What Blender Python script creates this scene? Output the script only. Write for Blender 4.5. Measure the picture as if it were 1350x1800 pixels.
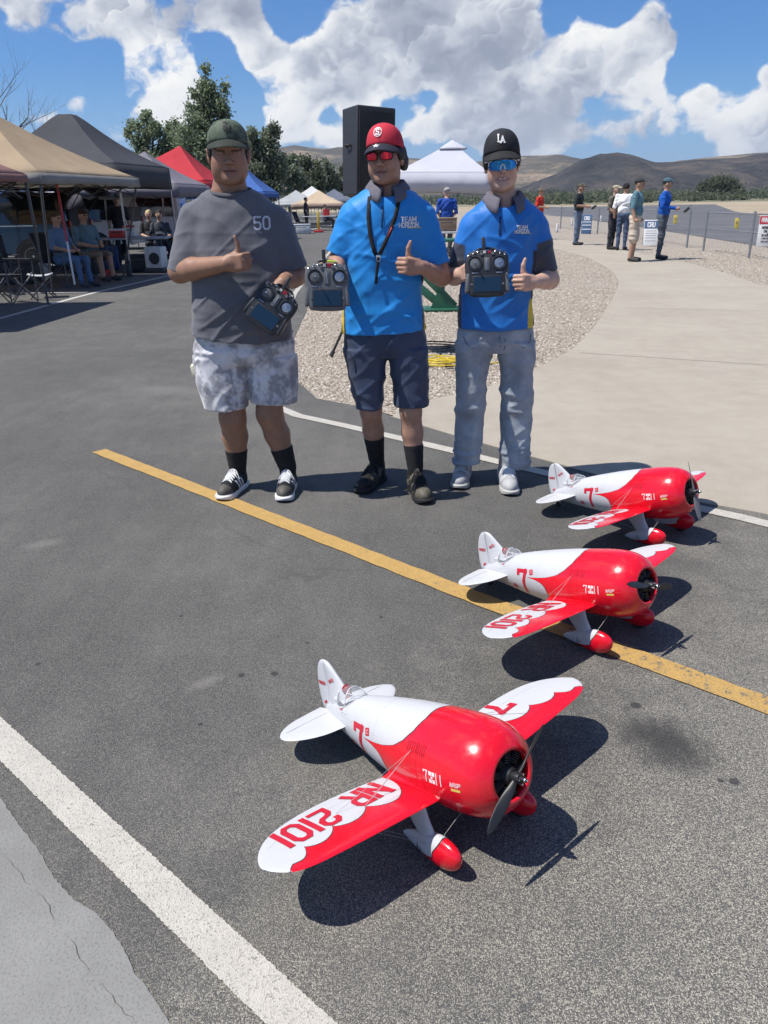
import bpy, bmesh, math, random
import numpy as np
from mathutils import Vector, Matrix
from mathutils.bvhtree import BVHTree
rad = math.radians
scene = bpy.context.scene
COL = scene.collection
for o in list(bpy.data.objects): bpy.data.objects.remove(o)

# ---------------------------------------------------------------- camera
CAM_H, FPX = 1.45, 1380.0            # eye height; focal length for a 1350x1800 frame
PITCH, ROLL = math.atan((900-354)/FPX), rad(1.0)
_F = np.array([0, math.cos(PITCH), -math.sin(PITCH)]); _R0 = np.array([1., 0, 0]); _U0 = np.array([0, math.sin(PITCH), math.cos(PITCH)])
_R = _R0*math.cos(ROLL)-_U0*math.sin(ROLL); _U = _U0*math.cos(ROLL)+_R0*math.sin(ROLL)
cam_data = bpy.data.cameras.new('camera'); cam = bpy.data.objects.new('camera', cam_data); COL.objects.link(cam)
cam.matrix_world = Matrix(((_R[0], _U[0], -_F[0], 0), (_R[1], _U[1], -_F[1], 0), (_R[2], _U[2], -_F[2], CAM_H), (0, 0, 0, 1)))
cam_data.sensor_fit = 'VERTICAL'; cam_data.sensor_height = 36.0; cam_data.lens = FPX/1800*36.0
cam_data.clip_start = 0.05; cam_data.clip_end = 20000
scene.camera = cam
def ray(x, y): return _F+_R*(x-675)/FPX-_U*(y-900)/FPX
def gp(x, y, z=0.0):
    r = ray(x, y); t = (z-CAM_H)/r[2]; return np.array([0, 0, CAM_H])+r*t
def at(x, y, Y):
    r = ray(x, y); return np.array([0, 0, CAM_H])+r*(Y/r[1])

# ---------------------------------------------------------------- light
scene.view_settings.view_transform = 'Standard'; scene.view_settings.look = 'None'
scene.view_settings.gamma = 1.0; scene.view_settings.exposure = EXPOSURE = 0.28
scene.view_settings.use_curve_mapping = False
SUN_TRAVEL = Vector((0.52, 0.13, -1.0)).normalized()
sd = bpy.data.lights.new('sun', 'SUN'); sd.energy = 5.0; sd.angle = rad(0.53); sd.color = (1.0, 0.96, 0.90)
so = bpy.data.objects.new('sun', sd); COL.objects.link(so)
so.rotation_euler = SUN_TRAVEL.to_track_quat('-Z', 'Y').to_euler(); so.location = (-20, 5, 40)
SUN_ELEV = math.asin(-SUN_TRAVEL.z); SUN_AZ = math.atan2(-SUN_TRAVEL.x, -SUN_TRAVEL.y)   # clockwise from +Y

cy = scene.cycles; cy.max_bounces = 6; cy.diffuse_bounces = 2; cy.glossy_bounces = 2; cy.transmission_bounces = 5; cy.transparent_max_bounces = 8
cy.use_adaptive_sampling = True; cy.adaptive_threshold = .025; cy.caustics_reflective = False; cy.caustics_refractive = False

# ---------------------------------------------------------------- node helpers
class NT:
    def __init__(s, tree): s.t = tree; s.n = tree.nodes; s.l = tree.links
    def node(s, typ, ins=None, **props):
        nd = s.n.new(typ)
        for k, v in props.items(): setattr(nd, k, v)
        for k, v in (ins or {}).items():
            s.put(nd.inputs[k], v)
        return nd
    def put(s, sock, v):
        if hasattr(v, 'is_linked') or isinstance(v, bpy.types.NodeSocket): s.l.new(v, sock)
        else:
            if sock.type == 'RGBA' and not isinstance(v, (int, float)) and len(v) == 3: v = (*v, 1)
            sock.default_value = v
    def math(s, op, a, b=None, c=None, clamp=False):
        nd = s.n.new('ShaderNodeMath'); nd.operation = op; nd.use_clamp = clamp
        for i, v in enumerate((a, b, c)):
            if v is not None: s.put(nd.inputs[i], v)
        return nd.outputs[0]
    def vmath(s, op, a, b=None, sc=None):
        nd = s.n.new('ShaderNodeVectorMath'); nd.operation = op
        s.put(nd.inputs[0], a)
        if b is not None: s.put(nd.inputs[1], b)
        if sc is not None: s.put(nd.inputs['Scale'], sc)
        return nd.outputs['Value'] if op in ('DOT_PRODUCT', 'LENGTH', 'DISTANCE') else nd.outputs[0]
    def mix(s, f, a, b, mode='MIX'):
        nd = s.n.new('ShaderNodeMix'); nd.data_type = 'RGBA'; nd.blend_type = mode
        s.put(nd.inputs[0], f); s.put(nd.inputs[6], a); s.put(nd.inputs[7], b)
        return nd.outputs[2]
    def noise(s, vec, scale, detail=4, rough=.55, dist=0., out=0):
        nd = s.n.new('ShaderNodeTexNoise')
        if vec is not None: s.l.new(vec, nd.inputs['Vector'])
        nd.inputs['Scale'].default_value = scale; nd.inputs['Detail'].default_value = detail
        nd.inputs['Roughness'].default_value = rough; nd.inputs['Distortion'].default_value = dist
        return nd.outputs[out]
    def voro(s, vec, scale, feature='F1', out='Distance', rnd=1., detail=0.):
        nd = s.n.new('ShaderNodeTexVoronoi'); nd.feature = feature
        if vec is not None: s.l.new(vec, nd.inputs['Vector'])
        nd.inputs['Scale'].default_value = scale; nd.inputs['Randomness'].default_value = rnd
        if 'Detail' in nd.inputs: nd.inputs['Detail'].default_value = detail
        return nd.outputs[out]
    def rng(s, v, a, b, c=0., d=1., smooth=True):
        nd = s.n.new('ShaderNodeMapRange'); nd.interpolation_type = 'SMOOTHSTEP' if smooth else 'LINEAR'
        s.put(nd.inputs[0], v)
        for i, q in enumerate((a, b, c, d)): s.put(nd.inputs[i+1], q)
        return nd.outputs[0]
    def ramp(s, v, stops, interp='LINEAR'):
        nd = s.n.new('ShaderNodeValToRGB'); nd.color_ramp.interpolation = interp
        e = nd.color_ramp.elements
        while len(e) < len(stops): e.new(.5)
        for el, (p, c) in zip(e, stops): el.position = p; el.color = (*c, 1) if len(c) == 3 else c
        s.put(nd.inputs[0], v); return nd.outputs[0]
    def bump(s, h, strength=.5, dist=.01, nrm=None):
        nd = s.n.new('ShaderNodeBump'); nd.inputs['Strength'].default_value = strength; nd.inputs['Distance'].default_value = dist
        s.put(nd.inputs['Height'], h)
        if nrm is not None: s.l.new(nrm, nd.inputs['Normal'])
        return nd.outputs[0]

MATS = {}
def newmat(name):
    m = bpy.data.materials.new(name); m.use_nodes = True; m.node_tree.nodes.clear()
    k = NT(m.node_tree); out = k.node('ShaderNodeOutputMaterial'); bs = k.node('ShaderNodeBsdfPrincipled')
    k.l.new(bs.outputs[0], out.inputs[0]); MATS[name] = m
    return m, k, bs
def co(k, kind='Object'): return k.node('ShaderNodeTexCoord').outputs[kind]
def pos(k): return k.node('ShaderNodeNewGeometry').outputs['Position']

def mat(name, col, rough=.6, metal=0., spec=.5, var=.12, vscale=8., bump=0., bscale=60., bdist=.002, coat=0., sheen=0., alpha=1., trans=0.):
    """plain material with slight tone variation and fine relief"""
    if name in MATS: return MATS[name]
    m, k, bs = newmat(name)
    c = co(k)
    if var > 0:
        n = k.noise(c, vscale, 5, .6)
        f = k.rng(n, .25, .75, 1-var, 1+var, False)
        cc = k.vmath('SCALE', (col[0], col[1], col[2]), sc=f)
        k.put(bs.inputs['Base Color'], cc)
    else: bs.inputs['Base Color'].default_value = (*col, 1)
    if var > 0:
        k.put(bs.inputs['Roughness'], k.rng(k.noise(c, vscale*2.3, 3), .3, .7, max(0, rough-.07), min(1, rough+.07), False))
    else: bs.inputs['Roughness'].default_value = rough
    bs.inputs['Metallic'].default_value = metal
    bs.inputs['Specular IOR Level'].default_value = spec
    bs.inputs['Coat Weight'].default_value = coat
    bs.inputs['Coat Roughness'].default_value = .08
    bs.inputs['Sheen Weight'].default_value = sheen
    bs.inputs['Alpha'].default_value = alpha
    bs.inputs['Transmission Weight'].default_value = trans
    if bump > 0:
        k.put(bs.inputs['Normal'], k.bump(k.noise(c, bscale, 4, .6), bump, bdist))
    return m

# ---------------------------------------------------------------- world: sky with cumulus
world = bpy.data.worlds.new('World'); scene.world = world; world.use_nodes = True
world.node_tree.nodes.clear(); k = NT(world.node_tree)
wout = k.node('ShaderNodeOutputWorld'); bg = k.node('ShaderNodeBackground'); k.l.new(bg.outputs[0], wout.inputs[0])
sky = k.node('ShaderNodeTexSky', sky_type='NISHITA', sun_disc=False, sun_elevation=SUN_ELEV, sun_rotation=SUN_AZ,
             altitude=300, air_density=1.0, dust_density=0.6, ozone_density=2.0)
SKY_STR = 0.10; CLOUD_GAIN = 0.80
d = co(k, 'Generated'); dn = k.vmath('NORMALIZE', d)
sep = k.node('ShaderNodeSeparateXYZ', {0: dn}); dz = sep.outputs[2]
def cdir(x, y):
    v = ray(x, y); return tuple(v/np.linalg.norm(v))
# cloud masses low over the hills: direction (as seen from the lot), radius in px/1380, amount; the rest of the dome follows the same noise
BLOBS = [(10, 0, 75, .55), (110, 15, 75, .6), (215, 8, 65, .55), (330, 5, 62, .5), (420, 25, 52, .5), (150, 60, 35, .35),
         (285, 105, 48, .62), (235, 130, 42, .5), (325, 140, 42, .48), (270, 165, 50, .45), (205, 205, 45, .42), (320, 205, 50, .4), (95, 190, 42, .45), (140, 170, 26, .42), (35, 205, 40, .4),
         (455, 105, 45, .62), (520, 120, 55, .6), (590, 95, 55, .55), (650, 60, 62, .6), (735, 45, 72, .62), (830, 40, 70, .6), (905, 20, 62, .55), (625, 150, 55, .5), (730, 120, 60, .5), (820, 110, 55, .5), (480, 190, 40, .45), (545, 175, 40, .42), (510, 235, 48, .5), (595, 240, 36, .45),
         (985, 105, 60, .62), (1060, 85, 60, .62), (1130, 80, 52, .6), (1185, 75, 36, .5), (1050, 150, 58, .52), (950, 175, 55, .5), (870, 180, 48, .55), (1150, 160, 50, .5), (1228, 165, 30, .6), (1150, 18, 28, .5),
         (715, 235, 42, .45), (790, 215, 42, .5), (845, 245, 42, .45), (925, 235, 45, .5), (1010, 225, 42, .5), (1085, 245, 46, .48), (1165, 225, 44, .5), (1250, 235, 44, .5), (1330, 215, 46, .55), (1420, 220, 50, .5), (1345, 125, 16, .35), (1470, 60, 70, .5),
         (1290, 80, 85, -.5), (175, 112, 36, -.6), (390, 120, 26, -.6), (520, 28, 44, -.7), (55, 115, 58, -.6), (415, 195, 30, -.5), (570, 200, 22, -.4), (1075, 10, 34, -.5), (760, 172, 26, -.35), (1205, 125, 26, -.35), (655, 262, 28, -.4), (680, 195, 22, -.3), (885, 262, 16, -.3), (1045, 268, 18, -.3), (1210, 270, 20, -.3), (980, 40, 24, -.25), (1120, 262, 12, -.2)]
Lc = Vector((-.62, -.18, .76)).normalized()
dL = k.vmath('DOT_PRODUCT', dn, tuple(Lc)); bias = None; shade = None
for px, py, r, a in BLOBS:
    c_ = Vector(cdir(px, py)); r = r/1380.*((.90 if py < 180 else .98) if a > 0 else 1.)
    e = k.math('EXPONENT', k.math('MULTIPLY_ADD', k.vmath('DOT_PRODUCT', dn, tuple(c_)), 2.2/(r*r), -2.2/(r*r)))
    bias = k.math('MULTIPLY', e, a) if bias is None else k.math('MULTIPLY_ADD', e, a, bias)
    if a > 0:
        sh_ = k.math('MULTIPLY', e, k.math('MULTIPLY_ADD', dL, a/r, -a/r*c_.dot(Lc)))
        shade = sh_ if shade is None else k.math('ADD', shade, sh_)
bias = k.math('MINIMUM', bias, .62)
st = k.vmath('MULTIPLY', dn, (1.0, 1.0, 1.25))
wv = k.node('ShaderNodeTexNoise', {'Vector': st, 'Scale': 16.0, 'Detail': 3.0, 'Roughness': .6}).outputs['Color']
st2 = k.vmath('ADD', st, k.vmath('SCALE', k.vmath('SUBTRACT', wv, (.5, .5, .5)), sc=.075))
def lobes(scale):
    v = k.node('ShaderNodeTexVoronoi', {'Vector': st2, 'Scale': scale})
    off = k.vmath('SUBTRACT', st2, v.outputs['Position'])
    return v.outputs['Distance'], k.math('MULTIPLY', k.vmath('DOT_PRODUCT', off, tuple(Lc)), scale)
v1, s1 = lobes(19.); v2, s2 = lobes(48.)
def low(vec): return k.rng(k.noise(k.vmath('ADD', vec, (3.7, 1.2, .4)), 3.0, 2, .5), .50, .74, 0., .6)
n_hi = k.noise(st2, 17., 6, .6)
D0 = k.math('ADD', low(st2), bias)
D0 = k.math('ADD', D0, k.math('MULTIPLY', k.math('SUBTRACT', n_hi, .5), .85))
D0 = k.math('ADD', D0, k.math('MULTIPLY', v1, -.33)); D0 = k.math('ADD', D0, k.math('MULTIPLY', v2, -.12))
cover = k.rng(D0, .195, .38)
soft1 = k.rng(v1, .75, .15); soft2 = k.rng(v2, .75, .15)
lit = k.math('ADD', k.math('MULTIPLY', shade, .55), k.math('MULTIPLY', k.math('MULTIPLY', s1, soft1), .48)); lit = k.math('ADD', lit, k.math('MULTIPLY', k.math('MULTIPLY', s2, soft2), .26))
lit = k.math('ADD', lit, k.math('MULTIPLY', k.math('SUBTRACT', n_hi, .5), 1.3))
lit = k.math('ADD', lit, k.math('MULTIPLY', k.math('SUBTRACT', k.noise(st2, 6.5, 2, .5), .5), 1.3))
lit = k.math('SUBTRACT', lit, k.rng(D0, .38, .85, -.14, .16))
lit = k.math('SUBTRACT', lit, k.rng(dz, .11, .24, 0., .34))          # higher up, nearer clouds turn their grey undersides to us
CR = [(0, (.33, .365, .46)), (.3, (.47, .51, .60)), (.5, (.68, .715, .78)), (.70, (.93, .94, .95)), (1, (1.10, 1.09, 1.05))]
ccol = k.ramp(k.rng(lit, -.46, .40, smooth=False), CR)
hz = k.rng(dz, 0.0, .13)                                # pale air low over the hills
skyc = k.vmath('MULTIPLY', k.vmath('SCALE', sky.outputs[0], sc=SKY_STR), (0.40, 0.77, 1.24))
skyc = k.mix(k.rng(dz, .0, .15, .6, .0), skyc, (.36, .56, .86))
ccol = k.mix(k.math('MULTIPLY_ADD', hz, -.30, .30), ccol, (.66, .73, .83))
front = k.vmath('SCALE', k.mix(cover, skyc, ccol), sc=CLOUD_GAIN)
# the rest of the dome: same kind of clouds, without the hand-set masses
g_hi = k.noise(st, 14., 4, .6); GD = k.math('ADD', low(st), k.math('MULTIPLY', k.math('SUBTRACT', g_hi, .5), .6))
gl_ = k.ramp(k.rng(g_hi, .25, .75, smooth=False), CR)
rest = k.vmath('SCALE', k.mix(k.rng(GD, .10, .30), skyc, gl_), sc=CLOUD_GAIN)
bg2 = k.node('ShaderNodeBackground'); k.put(bg.inputs[0], front); k.put(bg2.inputs[0], rest)
bg3 = k.node('ShaderNodeBackground'); bg3.inputs[0].default_value = (.22, .20, .17, 1)
sector = k.math('MULTIPLY', k.math('GREATER_THAN', k.vmath('DOT_PRODUCT', dn, (0, 1, 0)), .80), k.math('LESS_THAN', dz, .36))
m1 = k.node('ShaderNodeMixShader'); k.put(m1.inputs[0], sector); k.l.new(bg2.outputs[0], m1.inputs[1]); k.l.new(bg.outputs[0], m1.inputs[2])
m2 = k.node('ShaderNodeMixShader'); k.put(m2.inputs[0], k.math('GREATER_THAN', dz, -.01)); k.l.new(bg3.outputs[0], m2.inputs[1]); k.l.new(m1.outputs[0], m2.inputs[2])
k.l.new(m2.outputs[0], wout.inputs[0])
world.cycles.sampling_method = 'MANUAL'; world.cycles.sample_map_resolution = 512

# ---------------------------------------------------------------- mesh helpers
def tag(o, label=None, cat=None, group=None, kind=None):
    if label: o['label'] = label
    if cat: o['category'] = cat
    if group: o['group'] = group
    if kind: o['kind'] = kind
    return o
def empty(name, loc=(0, 0, 0), rz=0., label=None, cat=None, group=None):
    o = bpy.data.objects.new(name, None); COL.objects.link(o); o.location = loc; o.rotation_euler = (0, 0, rz)
    o.empty_display_size = .1
    return tag(o, label, cat, group)
def link(name, me, parent=None):
    o = bpy.data.objects.new(name, me); COL.objects.link(o)
    if parent is not None: o.parent = parent
    return o
def build(name, verts, faces, mats, parent=None, midx=None, smooth=True, sharp=None):
    me = bpy.data.meshes.new(name)
    verts = np.asarray(verts, dtype=np.float32).reshape(-1, 3)
    me.from_pydata(verts.tolist() if len(verts) < 200000 else verts, [], faces if not isinstance(faces, np.ndarray) else faces.tolist())
    if not isinstance(mats, (list, tuple)): mats = [mats]
    for m in mats: me.materials.append(m)
    if midx is not None: me.polygons.foreach_set('material_index', np.asarray(midx, dtype=np.int32))
    me.polygons.foreach_set('use_smooth', np.full(len(me.polygons), bool(smooth)))
    me.update()
    if sharp is not None:
        me.set_sharp_from_angle(angle=rad(sharp))
    return link(name, me, parent)
class MB:
    """collects boxes, tubes, lathes and lofts into one mesh"""
    def __init__(s): s.v = []; s.f = []; s.m = []
    def add(s, v, f, mi=0):
        b = len(s.v); s.v.extend([tuple(map(float, q)) for q in v]); s.f.extend([tuple(b+i for i in q) for q in f]); s.m.extend([mi]*len(f)); return s
    def box(s, c, size, rot=None, mi=0, bev=0.0):
        hx, hy, hz = size[0]/2, size[1]/2, size[2]/2
        bv = min(bev, hx*.9, hy*.9, hz*.9)
        if bv <= 0:
            v = [(-hx, -hy, -hz), (hx, -hy, -hz), (hx, hy, -hz), (-hx, hy, -hz), (-hx, -hy, hz), (hx, -hy, hz), (hx, hy, hz), (-hx, hy, hz)]
            f = [(3, 2, 1, 0), (4, 5, 6, 7), (0, 1, 5, 4), (1, 2, 6, 5), (2, 3, 7, 6), (3, 0, 4, 7)]
        else:
            bm = bmesh.new(); bmesh.ops.create_cube(bm, size=1.0)
            for q in bm.verts: q.co = Vector((q.co.x*2*hx, q.co.y*2*hy, q.co.z*2*hz))
            bmesh.ops.bevel(bm, geom=bm.edges[:], offset=bv, segments=2, profile=.5, affect='EDGES')
            bm.verts.index_update(); v = [q.co[:] for q in bm.verts]; f = [tuple(w.index for w in q.verts) for q in bm.faces]; bm.free()
        M = rot if rot is not None else Matrix.Identity(3)
        if not isinstance(M, Matrix): M = Matrix.Rotation(M, 3, 'Z')
        v = [(M @ Vector(q))+Vector(c) for q in v]
        return s.add(v, f, mi)
    def tube(s, pts, r, n=8, mi=0, cap=True, closed=False):
        pts = [Vector(p) for p in pts]; m = len(pts)
        rs = r if isinstance(r, (list, tuple)) else [r]*m
        up = None; rings = []
        for i, p in enumerate(pts):
            if closed: t = (pts[(i+1) % m]-pts[i-1])
            else: t = pts[min(i+1, m-1)]-pts[max(i-1, 0)]
            t = t.normalized() if t.length > 1e-9 else Vector((0, 0, 1))
            if up is None: up = Vector((0, 0, 1)) if abs(t.z) < .9 else Vector((1, 0, 0))
            a = t.cross(up)
            if a.length < 1e-6: a = t.cross(Vector((0, 1, 0)))
            a.normalize(); b = a.cross(t).normalized(); up = b
            rings.append([p+(a*math.cos(2*math.pi*j/n)+b*math.sin(2*math.pi*j/n))*rs[i] for j in range(n)])
        v = [q for R in rings for q in R]; f = []
        for i in range(m-1 if not closed else m):
            i2 = (i+1) % m
            for j in range(n): f.append((i*n+j, i2*n+j, i2*n+(j+1) % n, i*n+(j+1) % n)[::-1])
        if cap and not closed:
            f.append(tuple(range(n))); f.append(tuple((m-1)*n+j for j in reversed(range(n))))
        return s.add(v, f, mi)
    def lathe(s, prof, n=24, M=None, mi=0):
        """prof: (radius, height) pairs, turned about local z; M a 4x4 placing matrix"""
        M = M or Matrix.Identity(4); v = []; f = []
        for r, h in prof:
            for j in range(n): v.append(M @ Vector((r*math.cos(2*math.pi*j/n), r*math.sin(2*math.pi*j/n), h)))
        for i in range(len(prof)-1):
            for j in range(n): f.append((i*n+j, i*n+(j+1) % n, (i+1)*n+(j+1) % n, (i+1)*n+j))
        if prof[0][0] > 1e-5: f.append(tuple(reversed(range(n))))
        if prof[-1][0] > 1e-5: f.append(tuple((len(prof)-1)*n+j for j in range(n)))
        return s.add(v, f, mi)
    def prism(s, poly, depth, M=None, mi=0):
        """poly: 2-D outline in local xy, thickened along local z from 0 to depth"""
        M = M or Matrix.Identity(4); n = len(poly)
        v = [M @ Vector((x, y, 0)) for x, y in poly]+[M @ Vector((x, y, depth)) for x, y in poly]
        f = [tuple(reversed(range(n))), tuple(range(n, 2*n))]+[(i, (i+1) % n, n+(i+1) % n, n+i) for i in range(n)]
        return s.add(v, f, mi)
    def build(s, name, mats, parent=None, smooth=True, sharp=35):
        return build(name, s.v, s.f, mats, parent, s.m, smooth, sharp if smooth else None)
def TR(loc, rx=0, ry=0, rz=0): return Matrix.Translation(loc) @ Matrix.Rotation(rz, 4, 'Z') @ Matrix.Rotation(ry, 4, 'Y') @ Matrix.Rotation(rx, 4, 'X')
def copy_tree(o, parent=None):
    c = o.copy(); COL.objects.link(c); c.parent = parent
    for ch in list(o.children): copy_tree(ch, c)
    return c
def smoothpath(pts, n=8, closed=False):
    """Catmull-Rom through points"""
    P = [np.array(p, float) for p in pts]; out = []; m = len(P)
    for i in range(m if closed else m-1):
        p0 = P[(i-1) % m] if closed or i > 0 else 2*P[0]-P[1]
        p1 = P[i]; p2 = P[(i+1) % m]; p3 = P[(i+2) % m] if closed or i < m-2 else 2*P[-1]-P[-2]
        for j in range(n):
            t = j/n; out.append(.5*((2*p1)+(-p0+p2)*t+(2*p0-5*p1+4*p2-p3)*t*t+(-p0+3*p1-3*p2+p3)*t**3))
    if not closed: out.append(P[-1])
    return out
def dnoise(P, seed=0):
    """cheap smooth value noise on points (N,3) -> (N,), about -1..1"""
    P = np.asarray(P, np.float64); i = np.floor(P).astype(np.int64); f = P-i; f = f*f*(3-2*f); r = np.zeros(len(P))
    for a in (0, 1):
        for b in (0, 1):
            for c in (0, 1):
                h = (i[:, 0]+a)*374761393+(i[:, 1]+b)*668265263+(i[:, 2]+c)*2147483647+seed*1274126177
                h = (h ^ (h >> 13))*1274126177; h = (h ^ (h >> 16)) & 0xffff
                r += (h/32767.5-1)*(f[:, 0] if a else 1-f[:, 0])*(f[:, 1] if b else 1-f[:, 1])*(f[:, 2] if c else 1-f[:, 2])
    return r
# stroke letters: polylines in a unit-high box (width given), drawn with flat strokes
GLYPH = {
 '0': (.62, [[(0, .18), (.0, .82), (.16, 1), (.46, 1), (.62, .82), (.62, .18), (.46, 0), (.16, 0), (0, .18)]]),
 '1': (.12, [[(.06, 0), (.06, 1)]]),
 '2': (.6, [[(0, .78), (0, .86), (.14, 1), (.46, 1), (.6, .86), (.6, .66), (.46, .54), (.14, .46), (0, .32), (0, 0), (.6, 0)]]),
 '4': (.6, [[(.45, 0), (.45, 1), (0, .3), (.6, .3)]]),
 '5': (.6, [[(.6, 1), (0, 1), (0, .56), (.46, .56), (.6, .44), (.6, .14), (.46, 0), (.14, 0), (0, .14)]]),
 '7': (.62, [[(0, .86), (0, 1), (.62, 1), (.40, .5), (.40, 0)]]),
 'A': (.66, [[(0, 0), (.33, 1), (.66, 0)], [(.12, .34), (.54, .34)]]),
 'C': (.6, [[(.6, .8), (.46, 1), (.14, 1), (0, .84), (0, .16), (.14, 0), (.46, 0), (.6, .2)]]),
 'D': (.6, [[(0, 0), (0, 1), (.42, 1), (.6, .8), (.6, .2), (.42, 0), (0, 0)]]),
 'E': (.54, [[(.54, 1), (0, 1), (0, 0), (.54, 0)], [(0, .52), (.44, .52)]]),
 'H': (.6, [[(0, 0), (0, 1)], [(.6, 0), (.6, 1)], [(0, .5), (.6, .5)]]),
 'I': (.1, [[(.05, 0), (.05, 1)]]), 'i': (.1, [[(.05, 0), (.05, .62)], [(.05, .82), (.05, .96)]]),
 'L': (.5, [[(0, 1), (0, 0), (.5, 0)]]),
 'M': (.76, [[(0, 0), (0, 1), (.38, .3), (.76, 1), (.76, 0)]]),
 'N': (.6, [[(0, 0), (0, 1), (.6, 0), (.6, 1)]]),
 'O': (.66, [[(0, .2), (.0, .8), (.18, 1), (.48, 1), (.66, .8), (.66, .2), (.48, 0), (.18, 0), (0, .2)]]),
 'P': (.56, [[(0, 0), (0, 1), (.42, 1), (.56, .86), (.56, .6), (.42, .46), (0, .46)]]),
 'R': (.6, [[(0, 0), (0, 1), (.46, 1), (.6, .86), (.6, .62), (.46, .48), (0, .48)], [(.3, .48), (.6, 0)]]),
 'S': (.56, [[(.56, .84), (.42, 1), (.14, 1), (0, .86), (0, .64), (.14, .52), (.42, .48), (.56, .36), (.56, .14), (.42, 0), (.14, 0), (0, .16)]]),
 'T': (.6, [[(0, 1), (.6, 1)], [(.3, 1), (.3, 0)]]),
 'U': (.6, [[(0, 1), (0, .18), (.16, 0), (.44, 0), (.6, .18), (.6, 1)]]),
 'V': (.62, [[(0, 1), (.31, 0), (.62, 1)]]), 'W': (.86, [[(0, 1), (.2, 0), (.43, .7), (.66, 0), (.86, 1)]]),
 'X': (.6, [[(0, 0), (.6, 1)], [(0, 1), (.6, 0)]]), 'Y': (.6, [[(0, 1), (.3, .5), (.6, 1)], [(.3, .5), (.3, 0)]]),
 'Z': (.6, [[(0, 1), (.6, 1), (0, 0), (.6, 0)]]), 'G': (.62, [[(.62, .8), (.46, 1), (.14, 1), (0, .84), (0, .16), (.14, 0), (.46, 0), (.62, .16), (.62, .48), (.36, .48)]]),
 'J': (.5, [[(.5, 1), (.5, .16), (.36, 0), (.12, 0), (0, .16)]]), 'K': (.6, [[(0, 0), (0, 1)], [(.6, 1), (.05, .45)], [(.22, .6), (.6, 0)]]),
 'B': (.58, [[(0, 0), (0, 1), (.44, 1), (.56, .88), (.56, .64), (.44, .52), (0, .52)], [(.44, .52), (.58, .4), (.58, .12), (.46, 0), (0, 0)]]),
 'F': (.54, [[(.54, 1), (0, 1), (0, 0)], [(0, .52), (.44, .52)]]), 'Q': (.66, [[(0, .2), (.0, .8), (.18, 1), (.48, 1), (.66, .8), (.66, .2), (.48, 0), (.18, 0), (0, .2)], [(.4, .25), (.66, -.05)]]),
 ' ': (.3, []), '|': (.02, []),
}
def text_quads(txt, h, sw, gap=.22, cx=0., cy=0., wide=1., seg=.35, slant=0.):
    """list of quads (4 (x,y) points) for a line of stroke text, centred on cx,cy; h cap height, sw stroke width"""
    W = 0.; items = []
    for ch in txt:
        w, st = GLYPH[ch]; items.append((W, st)); W += (w+gap)*wide
    W -= gap*wide
    quads = []
    for x0, st in items:
        for pl in st:
            pts = [np.array(((x0+px*wide-W/2)*h+slant*(py-.5)*h+cx, (py-.5)*h+cy)) for px, py in pl]
            closed = np.linalg.norm(pts[0]-pts[-1]) < 1e-6
            def ext(i):
                """how far a stroke runs past point i so that the corner fills"""
                if (i == 0 or i == len(pts)-1) and not closed: return sw*.45 if len(pts) == 2 else sw*.5
                p, q, r = pts[i-1 if i > 0 else -2], pts[i], pts[i+1 if i < len(pts)-1 else 1]; u, w = q-p, r-q; c = np.dot(u, w)/(np.linalg.norm(u)*np.linalg.norm(w)+1e-12)
                return min(sw*.5*math.tan(math.acos(max(-1, min(1, c)))/2), sw*.6)
            for i_, (a, b) in enumerate(zip(pts[:-1], pts[1:])):
                L = np.linalg.norm(b-a)
                if L < 1e-9: continue
                t = (b-a)/L; nrm = np.array((-t[1], t[0]))*sw/2
                a2 = a-t*ext(i_); b2 = b+t*ext(i_+1)
                ns = max(1, int(np.ceil((L+sw)/(seg*h))))
                for j in range(ns):
                    p = a2+(b2-a2)*j/ns; q = a2+(b2-a2)*(j+1)/ns
                    quads.append([p-nrm, q-nrm, q+nrm, p+nrm])
    return quads
def quads_on(name, quads, fn, mats, parent=None):
    """lay 2-D quads on a surface: fn(x, y, lift) -> 3-D point; each stroke lies a hair above the last"""
    v = []; f = []
    for q in quads:
        b = len(v); pp = [fn(p[0], p[1], len(f)*1e-5) for p in q]
        if any(p is None for p in pp): continue
        v.extend(pp); f.append((b, b+1, b+2, b+3))
    return build(name, v, f, mats, parent, None, False)
# ================================================================ ground, paving, terrain
def worldsheet(name, poly, z, m, parent=None, kind='structure', thick=0.0, label=None):
    bm = bmesh.new(); vs = [bm.verts.new((p[0], p[1], z)) for p in poly]
    fc = bm.faces.new(vs)
    if fc.normal.z < 0: fc.normal_flip()
    if thick > 0:
        r = bmesh.ops.extrude_face_region(bm, geom=[fc])
        for e in r['geom']:
            if isinstance(e, bmesh.types.BMVert): e.co.z -= thick
        bmesh.ops.recalc_face_normals(bm, faces=bm.faces[:])
    bmesh.ops.triangulate(bm, faces=[q for q in bm.faces if len(q.verts) > 4])
    me = bpy.data.meshes.new(name); bm.to_mesh(me); bm.free(); me.materials.append(m)
    o = link(name, me, parent)
    if parent is None: tag(o, label, None, None, kind)
    return o

def gl(x, y): q = gp(x, y); return (float(q[0]), float(q[1]))
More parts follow.
